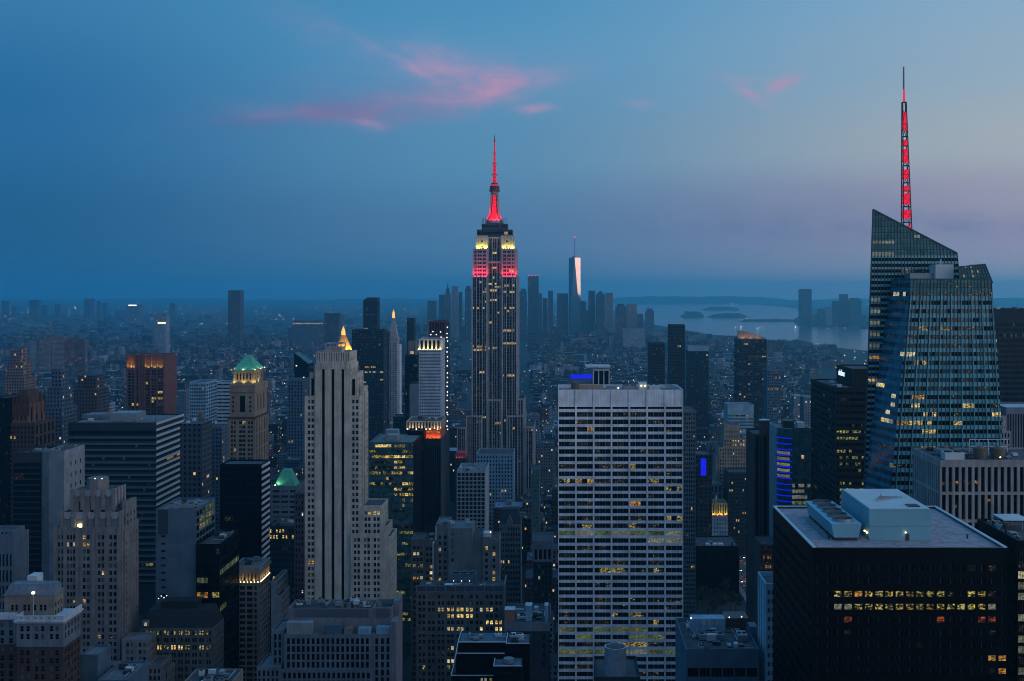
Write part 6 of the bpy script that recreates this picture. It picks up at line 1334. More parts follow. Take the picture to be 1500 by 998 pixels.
def ridge(name, px0, px1, Y, top, jag, seed, n=60, thick=1500):
    g = random.Random(seed); mb = MB(); fr, tp, bk_ = [], [], []
    hs = [g.uniform(-1, 1) for _ in range(n + 1)]
    for k in range(n + 1):
        s = k / n; px = px0 + (px1 - px0) * s; env = min(1, s * 5, (1 - s) * 5) ** .7; x = gx(px, Y); h = max(2, (EYE - (top - VY) * Y / FPX) * env + jag * (hs[k] + hs[max(0, k - 1)] + hs[max(0, k - 2)]) * env)
        fr.append((x, Y - thick * .35, 0)); tp.append((x, Y + jag * hs[k] * 3, h)); bk_.append((x, Y + thick, 0))
    for k in range(n): mb.face([fr[k], fr[k + 1], tp[k + 1], tp[k]], HILL); mb.face([tp[k], tp[k + 1], bk_[k + 1], bk_[k]], HILL)
    return mb.build(name)
struct(ridge('hills', 862, 1180, 21500, 434.6, 6, 4)); struct(ridge('hills', 1120, 1800, 23000, 437, 8, 5)); struct(ridge('hills', -300, 560, 25000, 438.5, 12, 6)); struct(ridge('hills', 400, 900, 26500, 438, 9, 9))
struct(ridge('island', 998, 1032, 10800, 456.5, 3, 11, 16, 260)); struct(ridge('island', 1038, 1096, 10600, 459, 3, 12, 22, 320)); struct(ridge('island', 1080, 1168, 9300, 467.5, 2, 13, 24, 120)); struct(ridge('island', 1030, 1085, 14500, 449.8, 3, 14, 20, 500))
B = Bld('statue', 'tiny pale statue on its pedestal standing on the far bay island', 'statue', 10700, 1003, GREYS); t = MB(); x = gx(1003, 10700)
t.prism([(x - 12, 10690), (x + 12, 10690), (x + 12, 10714), (x - 12, 10714)], 10, 45, GREYS, False, True, [(x - 7, 10695), (x + 7, 10695), (x + 7, 10709), (x - 7, 10709)]); t.cyl(x, 10702, 45, 78, 6, 3, COPPER, 8); t.bar((x + 3, 10702, 70), (x + 6, 10702, 92), 2.4, COPPER); t.cyl(x, 10702, 78, 84, 2.5, 2, COPPER, 8)
B.wall = t; B.done(None); HEROES.pop()

# ---------------------------------------------------------------- far towers seen one by one
def simple(name, label, cat, Y, p0, p1, pt, colr, depth=None, group=None, top=None, mt=None):
    x0, x1 = gx(p0, Y), gx(p1, Y); z = gz(pt, Y); d = depth or (x1 - x0); m = MB(); cx_ = (x0 + x1) / 2
    mm = mt or CITY
    L = lambda x, y: (x - cx_, y - Y)
    m.box(x0 - cx_, x1 - cx_, 0, d, 0, z, mm)
    if top == 'crown': m.box((x0 - cx_) * .7, (x1 - cx_) * .7, d * .15, d * .85, z, z + 14, mm)
    if top == 'step': m.box((x0 - cx_) * .75, (x1 - cx_) * .75, d * .1, d * .9, z, z + 18, mm); m.box((x0 - cx_) * .45, (x1 - cx_) * .45, d * .2, d * .8, z + 18, z + 34, mm)
    if top == 'pyramid': m.prism([(x0 - cx_, 0), (x1 - cx_, 0), (x1 - cx_, d), (x0 - cx_, d)], z, z + 22, mm, False, True, [(-1, d / 2 - 1), (1, d / 2 - 1), (1, d / 2 + 1), (-1, d / 2 + 1)])
    if top == 'spire': m.box((x0 - cx_) * .6, (x1 - cx_) * .6, d * .2, d * .8, z, z + 26, mm); m.cyl(0, d / 2, z + 26, z + 60, 5, .5, mm, 6)
    o = m.build(name); o.location = (cx_, Y, 0); tag(o, label, cat, group); o.color = (*(c ** 1.15 * .8 for c in colr), 1)
    HEROES.append((x0, x1, Y, Y + d, z, None, label)); return o
DK = (.10, .12, .14); MDc = (.2, .2, .21); PKc = (.42, .30, .27); LTc = (.45, .45, .46)
dt = [(626, 638, 441, 'slab', None, DK), (643, 651, 432, 'slab', None, DK), (651, 660, 430, 'stepped tower with a spire', 'spire', MDc), (661.5, 671, 419, 'thin pale tall tower', None, LTc), (671.5, 677, 428, 'narrow dark tower', None, DK), (681, 690, 423, 'tower with a flat crown', 'crown', DK),
      (761, 771.5, 427, 'dark tower with a crown', 'crown', DK), (773, 789, 404, 'tall square tower', None, DK), (789.5, 794, 430, 'thin slab', None, MDc), (795, 802, 437, 'low block', None, DK), (803, 810, 426, 'slim tower', None, DK), (816, 832, 430, 'wide dark block', None, DK), (850.5, 858, 441.5, 'short tower', None, DK), (862, 872, 426, 'tall dark tower', None, DK),
      (873, 886, 432, 'tower with a pyramid top', 'pyramid', DK), (887, 898, 429, 'pale-sided tower', None, PKc), (902, 917, 449, 'dark block', 'crown', DK), (918, 933, 446, 'broad pinkish tower', None, PKc), (934, 942, 460, 'low dark block', None, DK), (946, 958, 456, 'stepped block', 'crown', MDc), (699, 712, 436, 'block', None, DK)]
for k, (a, b, t_, kind, top, c) in enumerate(dt):
    where = 'left of the tallest red-crowned tower' if b < 690 else ('right of the one with the sunset-lit face' if a > 850 else 'left of the one with the sunset-lit face')
    nth = sum(1 for q in dt[:k] if q[3] == kind)
    simple('skyscraper', f'far downtown {kind} at columns {0}'.replace(' at columns 0', '') + ' ' + where, 'skyscraper', 5850 + (k * 53) % 240, a, b, t_, c, None, 'far downtown towers', top)
o = [q for q in col.objects if q.get('group') == 'far downtown towers'][7]
for q in (773.6, 779, 784, 788.4):
    t = MB(); x = gx(q, 5900) - o.location.x; t.box(x - 2, x + 2, -2, 2, gz(404, 5900), gz(402.8, 5900), M_LAMPR); t.build('beacon', o)
# tallest downtown tower with tapering facets
Y = 5900; B = Bld('skyscraper', 'far tapering glass tower with spire and one bright sunset-lit face', 'skyscraper', Y, 841.5, G_BLUE)
x0, x1 = gx(833, Y), gx(850.5, Y); zb, zt = 0, gz(377.5, Y); w = x1 - x0; cxx, cyy_ = (x0 + x1) / 2, Y + w / 2; h = w / 2
bs_ = [(x0, Y), (x1, Y), (x1, Y + w), (x0, Y + w)]; q = h * .98
tp_ = [(cxx, cyy_ - q), (cxx + q, cyy_), (cxx, cyy_ + q), (cxx - q, cyy_)]
f = MB(); MIRR = mat('mirror_glass', (.75, .72, .70), rough=.06, metal=1.)
BLG = mat('mirror_glass_blue', (.10, .16, .20), rough=.1, metal=.6)
for k in range(4):
    j = (k + 1) % 4; f.face([(*bs_[k], 60), (*bs_[j], 60), (*tp_[k], zt)], BLG); f.face([(*bs_[j], 60), (*tp_[j], zt), (*tp_[k], zt)], BLG)
f.face([(*p_, zt) for p_ in tp_], M_ROOFM); f.box(x0, x1, Y, Y + w, 0, 60, BLG); B.wall = f
pf = MB(); off = .6
# west-facing facet, a tall inverted triangle: sunset reflection put into its peach metal
A_, B_, C_ = Vector((x1 - .5, Y, 60)), Vector((tp_[1][0], tp_[1][1], zt)), Vector((tp_[0][0], tp_[0][1], zt))
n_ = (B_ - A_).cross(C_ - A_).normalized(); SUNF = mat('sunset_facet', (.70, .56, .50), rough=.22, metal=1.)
a, b_, c_ = A_ + n_ * off, B_ + n_ * off, C_ + n_ * off; pf.face([a, b_, c_], SUNF); pf.build('sunset_tinted_facet', B.root)
t = MB(); t.cyl(cxx, cyy_, zt, zt + 8, 13, 13, M_STEEL, 16); t.cyl(cxx, cyy_, zt + 8, gz(347, Y), 2.6, .9, M_STEEL, 8); t.build('spire', B.root); t = MB(); t.box(cxx - 2.5, cxx + 2.5, cyy_ - 3, cyy_ + 2, gz(348, Y), gz(346.4, Y), M_LAMPR); t.build('beacon', B.root)
B.grow(x0, x1, Y, Y + w, zt); B.done(None)
nj = [(1173, 1189, 423.5, 'tall tower with rounded dark top', None, DK), (1199, 1208, 453, 'short dark slab', None, DK), (1210, 1219, 450, 'pale slab', None, LTc), (1221, 1231, 441.5, 'square dark tower', None, DK), (1231.5, 1242.5, 431, 'tallest dark tower of the cluster', None, DK), (1246, 1262, 439.5, 'broad tower with chamfered top', 'crown', DK), (1190, 1198, 462, 'low brick block', None, PKc), (1242.8, 1246, 458, 'sliver block', None, MDc), (1263, 1268, 461, 'low grey block', None, MDc)]
for k, (a, b, t_, kind, top, c) in enumerate(nj): simple('skyscraper', f'{kind} on the far shore across the bay', 'skyscraper', 8320 + (k * 37) % 160, a, b, t_, c, None, 'towers across the bay', top)
simple('skyscraper', 'lone dark tower rising alone above the far left skyline', 'skyscraper', 4900, 334, 352, 425.5, (.09, .11, .14), None, None, None)
bk = [(2, 10, 441, 'first'), (42, 55, 439.5, 'broad dark'), (80, 86, 446, 'slim'), (123, 134, 437.5, 'tallest'), (141.5, 146, 441, 'needle thin'), (150, 155, 444, 'short thin'), (248, 256, 446, 'small domed'), (62, 68, 447, 'stubby'), (17, 22, 449, 'low narrow'), (92, 100, 452, 'pale low'), (168, 181, 455, 'wide low')]
for k, (a, b, t_, kind) in enumerate(bk): simple('tower', f'{kind} tower on the hazy far left horizon', 'tower', 10200 + k * 70, a, b, t_, LTc if 'pale' in kind else DK, None, 'towers on the far left horizon', 'crown' if k == 6 else None)
o = simple('office_block', 'pale far block with a row of lights beneath, left of the lone dark tower', 'building', 4200, 227, 243, 460.5, LTc)
for k in range(6): t = MB(); x = gx(232 + 2 * k, 4200) - o.location.x; t.box(x - 1.6, x + 1.6, -1, 0, gz(474, 4200), gz(472.4, 4200), M_LAMP); t.build('window', o)
o = simple('long_building', 'long far building with a bright row of pale lights right of the lone dark tower', 'building', 4800, 428, 475, 470, MDc, 60)
for k in range(22): t = MB(); x = gx(430 + 2 * k, 4800) - o.location.x; t.box(x - 1.7, x + 1.7, -1, 0, gz(475, 4800), gz(473.2, 4800), LIT['p']); t.build('window', o)
o = simple('long_building', 'far low hall with a thin white lit strip on the left horizon', 'building', 9500, 186, 202, 446, MDc, 120); t = MB(); t.box(gx(188, 9500) - o.location.x, gx(200, 9500) - o.location.x, -2, 0, gz(448, 9500), gz(446.7, 9500), M_LAMPC); t.build('window', o)
simple('office_block', 'dark far block right of the long lit building', 'building', 4200, 475, 497, 459, DK)
for k, (a, b, t_) in enumerate(((57, 75, 497), (76, 94, 493), (97, 109, 497), (114, 124, 497), (43, 52, 500))): simple('apartment_block', ['pinkish', 'taller pinkish', 'dark red', 'brown', 'pale'][k] + ' far apartment block in the row at left middle distance', 'apartment block', 3300, a, b, t_, ((.4, .28, .24), (.42, .30, .26), (.3, .14, .12), (.28, .16, .13), (.4, .36, .33))[k], 22, 'apartment blocks in a row')
simple('office_block', 'broad pale block at the foot of the far downtown towers', 'building', 4700, 913, 945, 481, LTc, 50)
simple('apartment_block', 'pink stepped block behind the dark brown gothic tower', 'building', 1350, 6, 35, 553, (.42, .25, .2), 30, None, 'step')
simple('office_block', 'brown corner block with white cornice left of the rust-brown tower', 'building', 1150, 105, 143, 571, (.16, .12, .11), 30, None, 'crown')
simple('office_block', 'stepped blue-grey block right of the dark brown gothic tower', 'building', 1000, 64, 92, 598, (.17, .2, .22), 30, None, 'step')
simple('apartment_block', 'white columned low block above the wide banded glass tower', 'building', 1200, 135, 156, 592, (.55, .55, .55), 24)
simple('apartment_block', 'brown slab right of the wide banded glass tower', 'building', 1050, 268, 290, 640, (.2, .13, .1), 28, None, 'crown')
simple('apartment_block', 'bluish slab left of the green pyramid tower', 'building', 1000, 292, 325, 626, (.2, .23, .26), 26)
# ---------------------------------------------------------------- the city between the landmarks
g = random.Random(2024)
foot = [(h[0] - 3, h[1] + 3, h[2] - 3, h[3] + 3) for h in HEROES] + [(62, 184, 445, 1180)]
GX0 = 62     # coarse bins for footprint and sight-line tests
see = [0.0] * 1600
def lowest_allowed(px0, px1, Y):
    """photo row a building at this depth must stay below, so that it does not cover what the photo shows behind it"""
    a = -1e9
    for h in HEROES:
        if h[5] is None or h[2] <= Y: continue
        q0, q1 = VX + h[0] * FPX / h[2], VX + h[1] * FPX / h[2]
        if q1 > px0 and q0 < px1: a = max(a, h[5])
    return a
def in_water(x, y):
    c = False; n = len(wp)
    for i in range(n):
        (xa, ya), (xb, yb) = wp[i], wp[i - 1]
        if (ya > y) != (yb > y) and x < (xb - xa) * (y - ya) / (yb - ya) + xa: c = not c
    return c
def hits(x0, x1, y0, y1):
    for a, b, c, d in foot:
        if x0 < b and x1 > a and y0 < d and y1 > c: return True
    return False
COLS = [((.10, .055, .045), 'dark brick'), ((.18, .10, .075), 'brown brick'), ((.26, .17, .13), 'tan brick'), ((.30, .25, .21), 'beige'), ((.14, .14, .15), 'charcoal'), ((.25, .25, .26), 'grey'), ((.42, .41, .40), 'pale grey'), ((.5, .49, .48), 'white'), ((.07, .085, .10), 'slate blue'), ((.30, .19, .17), 'pinkish')]
cand = []
def add(x0, x1, y0, y1, z):
    px0, px1 = VX + x0 * FPX / y0, VX + x1 * FPX / y0
    if px1 < -25 or px0 > 1525 or hits(x0, x1, y0, y1): return
    cx, cy2 = (x0 + x1) / 2, (y0 + y1) / 2
    if in_water(cx, cy2) or in_water(x0, y0) or in_water(x1, y1) or in_water(x0, y1): return
    lim = lowest_allowed(px0, px1, y0)
    zmax = EYE - (max(lim, 452 if y0 > 3000 else 470) + 1 - VY) * y0 / FPX
    if px0 > 940 and px1 < 1275 and y0 < 6000: zmax = min(zmax, EYE - ((505 if px0 > 1180 else (498 if px0 > 1010 else 486)) - VY) * y0 / FPX)
    z = min(z, zmax)
    if z < 6: return
    cand.append((x0, x1, y0, y1, z))
y = 470.0
while y < 5600:
    half = y * .50 + 60; x = math.floor((-half - y * .04) / 250) * 250 + g.uniform(-70, 70) - 60
    while x < half:
        for row in range(2):                                   # a block has a row of houses along each of its two streets
            xx = x + 4; yb = y + row * 31
            while xx < x + 225:
                w = g.choice((7, 9, 12, 15, 18, 22, 28, 40)) * (1.0 if y < 3000 else 1.15)
                w = min(w, x + 228 - xx); d = 29 if g.random() < .8 else g.uniform(18, 29)
                base = 32 if y < 1200 else (25 if y < 1800 else (18 if y < 2600 else 14))
                z = base * g.lognormvariate(0, .38)
                if g.random() < .035: z *= g.uniform(1.5, 2.4)
                if -400 < x < 600 and y > 4700: z *= 2.0
                if w > 5: add(xx, xx + w - .6, yb, yb + d, z)
                xx += w
        x += 250
    y += 80
# what each one covers, front to back, on a coarse raster
RW, RH = 750, 500; zbuf = np.zeros((RH, RW), dtype=np.int32)
items = [(h[2], h[0], h[1], h[3], h[4], -1 - i) for i, h in enumerate(HEROES)] + [(c[2], c[0], c[1], c[3], c[4], i + 1) for i, c in enumerate(cand)]
items.sort()
vis = {}
for (Y0, x0, x1, Y1, z, k) in items:
    q0 = min(x0 / Y0, x0 / Y1); q1 = max(x1 / Y0, x1 / Y1)
    a, b = int((VX + q0 * FPX) / 2), int(math.ceil((VX + q1 * FPX) / 2)); t = int((VY + (EYE - z) * FPX / Y1) / 2) if z < EYE else int((VY + (EYE - z) * FPX / Y0) / 2); bt = int((VY + EYE * FPX / Y0) / 2)
    a, b, t, bt = max(a, 0), min(b, RW), max(t, 0), min(bt, RH)
    if b <= a or bt <= t: continue
    s = zbuf[t:bt, a:b]; free = s == 0; n = int(free.sum())
    if n: s[free] = k; vis[k] = n
order = sorted((k for k in vis if k > 0), key=lambda k: -vis[k]); near = set(order[:300]); rest_ = [k for k in order[300:]]
# names of the landmarks used to say where a block stands
LM = [(gx(217, 1400), 1400, 'the rust-brown tower', 217), (0, 0, 'the green pyramid tower', 360), (0, 0, 'the beige stone tower', 500), (0, 0, 'the white gridded tower', 630), (0, 0, 'the tallest red-crowned tower', 724), (0, 0, 'the white slab tower', 909), (0, 0, 'the tall dark navy tower', 992), (0, 0, 'the glass tower with curved crown', 1102), (0, 0, 'the black glass tower with the sign', 1230), (0, 0, 'the pointed glass tower', 1370), (0, 0, 'the dark brown gothic tower', 30), (0, 0, 'the blue neon tower', 1160), (0, 0, 'the wide navy slab tower', 540)]
BANDS = [(900, 'close'), (1300, 'nearer'), (1900, 'mid-distance'), (2700, 'distant'), (3800, 'far'), (9e9, 'very far')]
made = {}
objs = []
for k in sorted(near, key=lambda k: cand[k - 1][2]):
    x0, x1, y0, y1, z = cand[k - 1]; r = random.Random(k * 13 + 5)
    colr, cn_ = r.choice(COLS); j = r.uniform(.8, 1.2); colr = tuple((c * j) ** 1.25 * .8 for c in colr)
    cx, w, d = (x0 + x1) / 2, x1 - x0, y1 - y0
    feat = r.choice(('plain', 'tank', 'bulk', 'bulk', 'step', 'parapet'))
    px = VX + cx * FPX / y0; lm = min(LM, key=lambda q: abs(q[3] - px)); rel = 'left of' if px < lm[3] - 14 else ('right of' if px > lm[3] + 14 else 'by')
    band = next(b for a, b in BANDS if y0 < a)
    shape = 'tower' if z > 2.2 * w and z > 45 else ('slim block' if w < 14 else ('broad block' if w > 34 else 'block'))
    ft = {'plain': 'flat roof', 'tank': 'water tank', 'bulk': 'roof box', 'step': 'stepped top', 'parapet': 'thick parapet'}[feat]
    key = (band, cn_, shape, ft, rel, lm[2]); made.setdefault(key, []).append((px, k))
    m = MB(); m.box(x0 - cx, x1 - cx, 0, d, 0, z, CITY)
    if feat == 'step': m.box((x0 - cx) * .7, (x1 - cx) * .7, d * .18, d * .9, z, z + r.uniform(4, 9), CITY)
    if feat == 'parapet':
        for a in ((x0 - cx, x1 - cx, 0, .5), (x0 - cx, x1 - cx, d - .5, d), (x0 - cx, x0 - cx + .5, .5, d - .5), (x1 - cx - .5, x1 - cx, .5, d - .5)): m.box(*a, z + .003, z + 1.1, CITY)
    o = m.build('building'); o.location = (cx, y0, 0); tag(o, '', 'building', 'city blocks between the landmark towers'); o.color = (*colr, 1); objs.append((k, o, key))
    if feat in ('tank', 'bulk', 'plain') and y0 < 3200:
        ORG[o.name] = (cx, y0, 0)
        if feat == 'tank':
            t = MB(); tx_ = cx + r.uniform(-.3, .3) * w; ty = y0 + d * r.uniform(.3, .7)
            t.cyl(tx_, ty, z + 2.5, z + 6.2, 1.9, 1.8, M_TANK, 10); t.cyl(tx_, ty, z + 6.2, z + 7.4, 2.0, .1, M_TANK, 10)
            for a in range(4): t.bar((tx_ + 1.3 * math.cos(R(45 + 90 * a)), ty + 1.3 * math.sin(R(45 + 90 * a)), z), (tx_ + 1.3 * math.cos(R(45 + 90 * a)), ty + 1.3 * math.sin(R(45 + 90 * a)), z + 2.5), .25, M_DARKM)
            t.build('water_tank', o)
        if feat == 'bulk': t = MB(); a = cx + r.uniform(-.3, .1) * w; t.box(a, a + min(6, w * .4), y0 + d * .4, y0 + d * .4 + 5, z + .003, z + r.uniform(2.5, 5), r.choice((GREYS, BROWN, PALEB, TANST))); t.build('bulkhead', o)
        t = MB()
        for q in range(r.choice((1, 2, 3))): a = cx + r.uniform(-.4, .3) * w; b = y0 + r.uniform(.1, .8) * d; t = MB(); t.box(a, a + 2, b, b + 2.4, z + .003, z + 1.5, r.choice((M_PALE, M_STEEL))); t.build('roof_unit', o)
for k, o, key in objs:
    band, cn_, shape, ft, rel, lm = key; l = made[key]
    s = f'{band} {cn_} {shape}, {ft}, {rel} {lm}'
    if len(l) > 1:
        i = sorted(l).index(next(q for q in l if q[1] == k)); s += ', ' + ('first', 'second', 'third', 'fourth', 'fifth', 'sixth')[min(i, 5)] + ' from left'
    o['label'] = s if len(s.split()) <= 16 else s.replace(', ' + ft, '')
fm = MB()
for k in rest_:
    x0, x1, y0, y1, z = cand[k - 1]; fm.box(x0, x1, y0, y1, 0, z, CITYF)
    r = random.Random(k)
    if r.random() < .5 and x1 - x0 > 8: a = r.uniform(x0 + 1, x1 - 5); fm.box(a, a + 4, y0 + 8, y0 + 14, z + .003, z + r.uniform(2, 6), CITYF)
# beyond: boroughs out to the horizon
y = 5600.0
while y < 11000:
    half = y * .56; n = int(half * 2 / (70 + y * .012))
    for i in range(n):
        x = -half + 2 * half * (i + g.random()) / n; yy = y + g.uniform(0, 200); px = VX + x * FPX / yy; w = g.uniform(16, 60)
        if in_water(x, yy) or in_water(x + w, yy) or in_water(x - 60, yy + 60): continue
        if px > 880 and yy > 8200 and px < 1170: continue
        z = 11 * g.lognormvariate(0, .5) * (2.5 if g.random() < .05 else 1)
        if 600 < px < 900 and yy < 6500: z *= 2.5
        z = min(z, EYE - (447 - VY) * yy / FPX if yy < 9500 else 60)
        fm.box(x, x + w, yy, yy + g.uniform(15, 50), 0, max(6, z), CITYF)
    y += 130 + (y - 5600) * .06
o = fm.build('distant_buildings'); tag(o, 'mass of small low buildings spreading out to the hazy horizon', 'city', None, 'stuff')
# scattered lights: street and sign lamps too small and many to count
lm_ = {k: MB() for k in 'wcr'}; ML = {'w': mat('far_lamp_warm', (.1, .1, .1), emit=(1., .72, .38), es=5.), 'c': mat('far_lamp_white', (.1, .1, .1), emit=(.85, .95, 1.), es=4.), 'r': mat('far_lamp_red', (.1, .02, .02), emit=(1., .12, .1), es=2.4)}
al = MB()
for i in range(1500):
    py = 425 + 22 * math.exp(g.uniform(0, 2.3)); yy = EYE * FPX / (py - VY) * g.uniform(.8, 1.0); px = g.uniform(-10, 1510)
    if px > 900 and py < 500: continue
    x = gx(px, yy)
    if in_water(x, yy): continue
    s = .00017 * yy * g.uniform(.45, 1.3); z = EYE * .1 if yy < 2500 else g.uniform(12, 30)
    if hits(x - 6, x + 6, yy - 6, yy + 6): continue
    al.box(x - s, x + s, yy - s, yy + s, z, z + 2 * s, ML[g.choice('wwwcccr' if g.random() < .5 else 'wwc')], True)
for i in range(70):   # the far shore
    px = g.uniform(1060, 1275); py = g.choice((g.uniform(443, 449), g.uniform(468, 472), g.uniform(480, 484))); yy = EYE * FPX / (py - VY) ; x = gx(px, yy); s = .00017 * yy * g.uniform(.5, 1.1); al.box(x - s, x + s, yy - s, yy + s, 8, 8 + 2 * s, ML[g.choice('wcc')], True)
o = al.build('city_lights'); tag(o, 'tiny white and amber lights dotted over the distant city', 'lights', None, 'stuff')

# ---------------------------------------------------------------- the avenue patch with traffic, trees and lamps
ASPH = mat('road_asphalt', (.05, .05, .052), rough=.9, mottle=.25, scale=.3); PAINT = mat('road_paint', (.7, .7, .66), rough=.7); KERB = stone('pavement_slab', (.26, .25, .24))
m = MB(); m.face([(156, 700, .004), (178, 700, .004), (178, 1100, .004), (156, 1100, .004)], ASPH)
for k in range(33):
    for x in (161.5, 167, 172.5): m.face([(x - .09, 705 + k * 12, .008), (x + .09, 705 + k * 12, .008), (x + .09, 709 + k * 12, .008), (x - .09, 709 + k * 12, .008)], PAINT)
for k in range(9): m.face([(157.2 + k * 2.3, 1000, .008), (158.4 + k * 2.3, 1000, .008), (158.4 + k * 2.3, 1004, .008), (157.2 + k * 2.3, 1004, .008)], PAINT)
struct(m.build('road'))
m = MB(); m.box(178, 182, 700, 1100, 0, .13, KERB); m.box(152, 156, 700, 1100, 0, .13, KERB); struct(m.build('pavement'))
CB = [(( .5, .5, .5), 'white'), ((.55, .35, .02), 'yellow'), ((.03, .03, .035), 'black'), ((.2, .2, .22), 'grey'), ((.25, .03, .03), 'red')]
HLT = mat('headlight_glow', (.5, .5, .5), emit=(1., .95, .8), es=7.); TLT = mat('tail_light_glow', (.3, .02, .02), emit=(1., .04, .06), es=4.)
def make_car(x, y, c, cname, toward, label):
    r = empty('car', (x, y, .01), label, 'car', 'cars on the avenue'); pm = mat('car_paint_' + cname, c, rough=.3, spec=.5); s = 1 if toward else -1
    b = MB()
    def P(z0, z1, l0, l1, w0, w1, m_): b.prism([(x - w0, y + l0[0]), (x + w0, y + l0[0]), (x + w0, y + l0[1]), (x - w0, y + l0[1])], z0, z1, m_, False, True, [(x - w1, y + l1[0]), (x + w1, y + l1[0]), (x + w1, y + l1[1]), (x - w1, y + l1[1])])
    P(.3, .9, (-2.3, 2.3), (-2.2, 2.25), .9, .86, pm); b.build('body', r)
    b = MB(); P(.9, 1.42, (-1.2, 1.7), (-.6, 1.3), .82, .66, G_DARK); b.build('cabin', r)
    for dx_ in (-.85, .85):
        for dy_ in (-1.4, 1.4): t = MB(); t.prism([(x + dx_ + .1 * q1, y + dy_ + .32 * q2) for q1, q2 in ((-1, -1), (1, -1), (1, 1), (-1, 1))], .0, .62, M_DARKM); t.build('wheel', r)
    for dx_ in (-.62, .62): t = MB(); t.box(x + dx_ - .22, x + dx_ + .22, y - 2.36, y - 2.28, .6, .86, HLT if toward else TLT, True); t.build('headlight' if toward else 'tail_light', r)
lanes = [158.8, 164.2, 169.8, 175.2]; k = 0; nm = ('nearest', 'second', 'third', 'fourth', 'fifth', 'sixth', 'seventh', 'eighth', 'ninth', 'tenth', 'eleventh', 'twelfth', 'thirteenth', 'fourteenth')
g2 = random.Random(4)
for yy in (905, 914, 924, 975, 988, 1000, 1010, 1020, 1030, 1041, 1052, 1064, 1077, 1090):
    c, cname = g2.choice(CB); tw = g2.random() < .55; make_car(g2.choice(lanes), yy, c, cname, tw, f'small {cname} car with {"white headlights" if tw else "red tail lights"}, {nm[k]} along the dark avenue'); k += 1
for k, (x, yy) in enumerate(((179, 900), (179, 985), (155, 1015), (179, 1070))):
    r = empty('street_lamp', (x, yy, .13), ('nearest', 'second', 'third', 'farthest')[k] + ' glowing street lamp along the dark avenue', 'street lamp', 'street lamps on the avenue')
    s = -1 if x > 170 else 1; t = MB(); t.cyl(x, yy, .13, 9, .12, .08, M_DARKM, 8); t.bar((x, yy, 9), (x + 2.4 * s, yy, 9.5), .12, M_DARKM); po = t.build('pole', r); t = MB(); t.box(x + 2.0 * s - .35, x + 2.0 * s + .35, yy - .25, yy + .25, 9.25, 9.45, M_LAMP, True); t.build('lamp_head', po)
    flood(r, x + 2 * s, yy, 9.1, (x + 2 * s, yy, 0), (1., .72, .5), 1600, 160, .2)
# park trees
LEAF = mat('tree_leaves', (.014, .024, .012), rough=.9); BARK = mat('tree_bark', (.06, .045, .035), rough=.95)
def make_tree(x, y, h, w, label, seed):
    g3 = random.Random(seed); r = empty('tree', (x, y, 0), label, 'tree', 'park trees by the avenue'); t = MB()
    t.cyl(x, y, 0, h * .45, .45, .3, BARK, 8)
    for k in range(5): a = g3.uniform(0, 6.28); t.bar((x, y, h * .38), (x + math.cos(a) * w * .3, y + math.sin(a) * w * .3, h * .7), .22, BARK)
    t.build('trunk', r); c = MB()
    cl = [(g3.gauss(0, w * .22), g3.gauss(0, w * .22), h * g3.uniform(.45, .9), g3.uniform(.16, .3) * w) for _ in range(9)]
    for (a, b, z, q) in cl:
        for _ in range(70):
            v = Vector((g3.gauss(0, 1), g3.gauss(0, 1), g3.gauss(0, .8))).normalized() * q * g3.uniform(.5, 1.05); p0 = Vector((x + a, y + b, z)) + v; e = Vector((g3.uniform(-1, 1), g3.uniform(-1, 1), g3.uniform(-1, 1))).normalized() * g3.uniform(.25, .55); f = e.cross(v).normalized() * .4
            c.face([p0 - e, p0 + f, p0 + e, p0 - f], LEAF)
    c.build('crown', r)
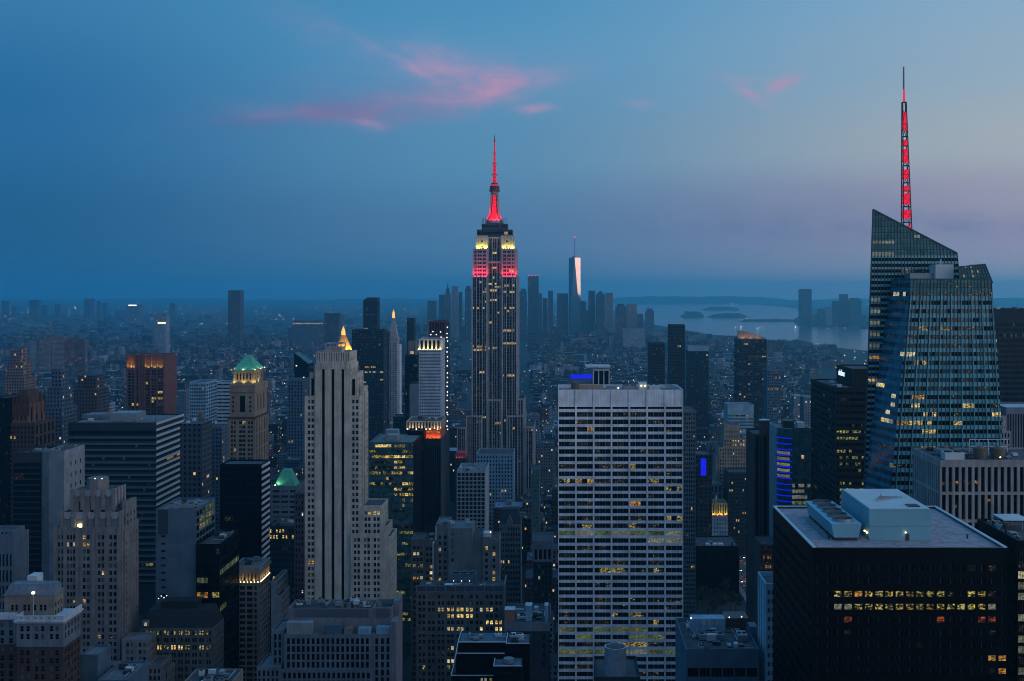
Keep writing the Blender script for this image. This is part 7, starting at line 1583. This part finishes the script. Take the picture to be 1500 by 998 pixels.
for k in range(11):
    px = 1008 + k * 7; yy = 902 + (k * 29) % 48 - (14 if k % 2 else 0); make_tree(gx(px, yy), yy, 14 + (k * 5) % 6, 10 + k % 3, f'dark {("small", "rounded", "tall")[k % 3]} park tree, {nm[k] if k else "first"} from the left below the black block'.replace('nearest', 'first'), k)

# unseen blocks added round the viewpoint to shade the lower city from the low northern sky
for (x0, x1, y0, y1, z) in ((-14, 105, -62, -6, 252), (-150, -40, -130, -30, 150), (130, 190, -160, 60, 205), (215, 280, -120, 120, 190), (-280, -180, -200, -60, 165), (-60, 60, -230, -120, 180), (90, 170, -330, -200, 210), (-200, -90, -340, -220, 190),
                       (300, 380, -260, -60, 200), (-420, -310, -260, -100, 180), (200, 290, -420, -300, 215), (-330, -220, -460, -360, 200), (400, 480, -60, 150, 180), (-10, 80, -460, -360, 200), (-540, -440, -380, -200, 190), (420, 520, -420, -260, 200)):
    m = MB(); cx = (x0 + x1) / 2; w2 = (x1 - x0) / 2; d = y1 - y0; m.box(-w2, w2, 0, d, 0, z, CITY); m.box(-w2 * .6, w2 * .6, d * .2, d * .8, z, z + 6, CITY)
    o = m.build('office_tower'); o.location = (cx, y0, 0); o.color = (.16, .15, .14, 1); tag(o, 'stone office tower standing behind the viewpoint', 'skyscraper', 'towers around the viewpoint')
# ---------------------------------------------------------------- haze
hz = MB(); o_ = [(-25500, -900), (25500, -900), (25500, 30000), (-25500, 30000)]
m = bpy.data.materials.new('haze_air'); m.use_nodes = True; m.node_tree.nodes.clear(); N = NT(m.node_tree)
pv = N.n('ShaderNodeVolumePrincipled'); pv.inputs['Color'].default_value = (.20, .76, 1.0, 1); pv.inputs['Density'].default_value = 0.68e-4; pv.inputs['Anisotropy'].default_value = .68
mo = N.n('ShaderNodeOutputMaterial'); m.node_tree.links.new(pv.outputs[0], mo.inputs['Volume'])
try: m.cycles.homogeneous_volume = True
except Exception: pass
zt = 470.; hz.prism(o_, -3, zt, m, True, True)
o = hz.build('haze'); o['kind'] = 'stuff'; tag(o, 'blue evening haze hanging over the whole city', 'haze', None, 'stuff')
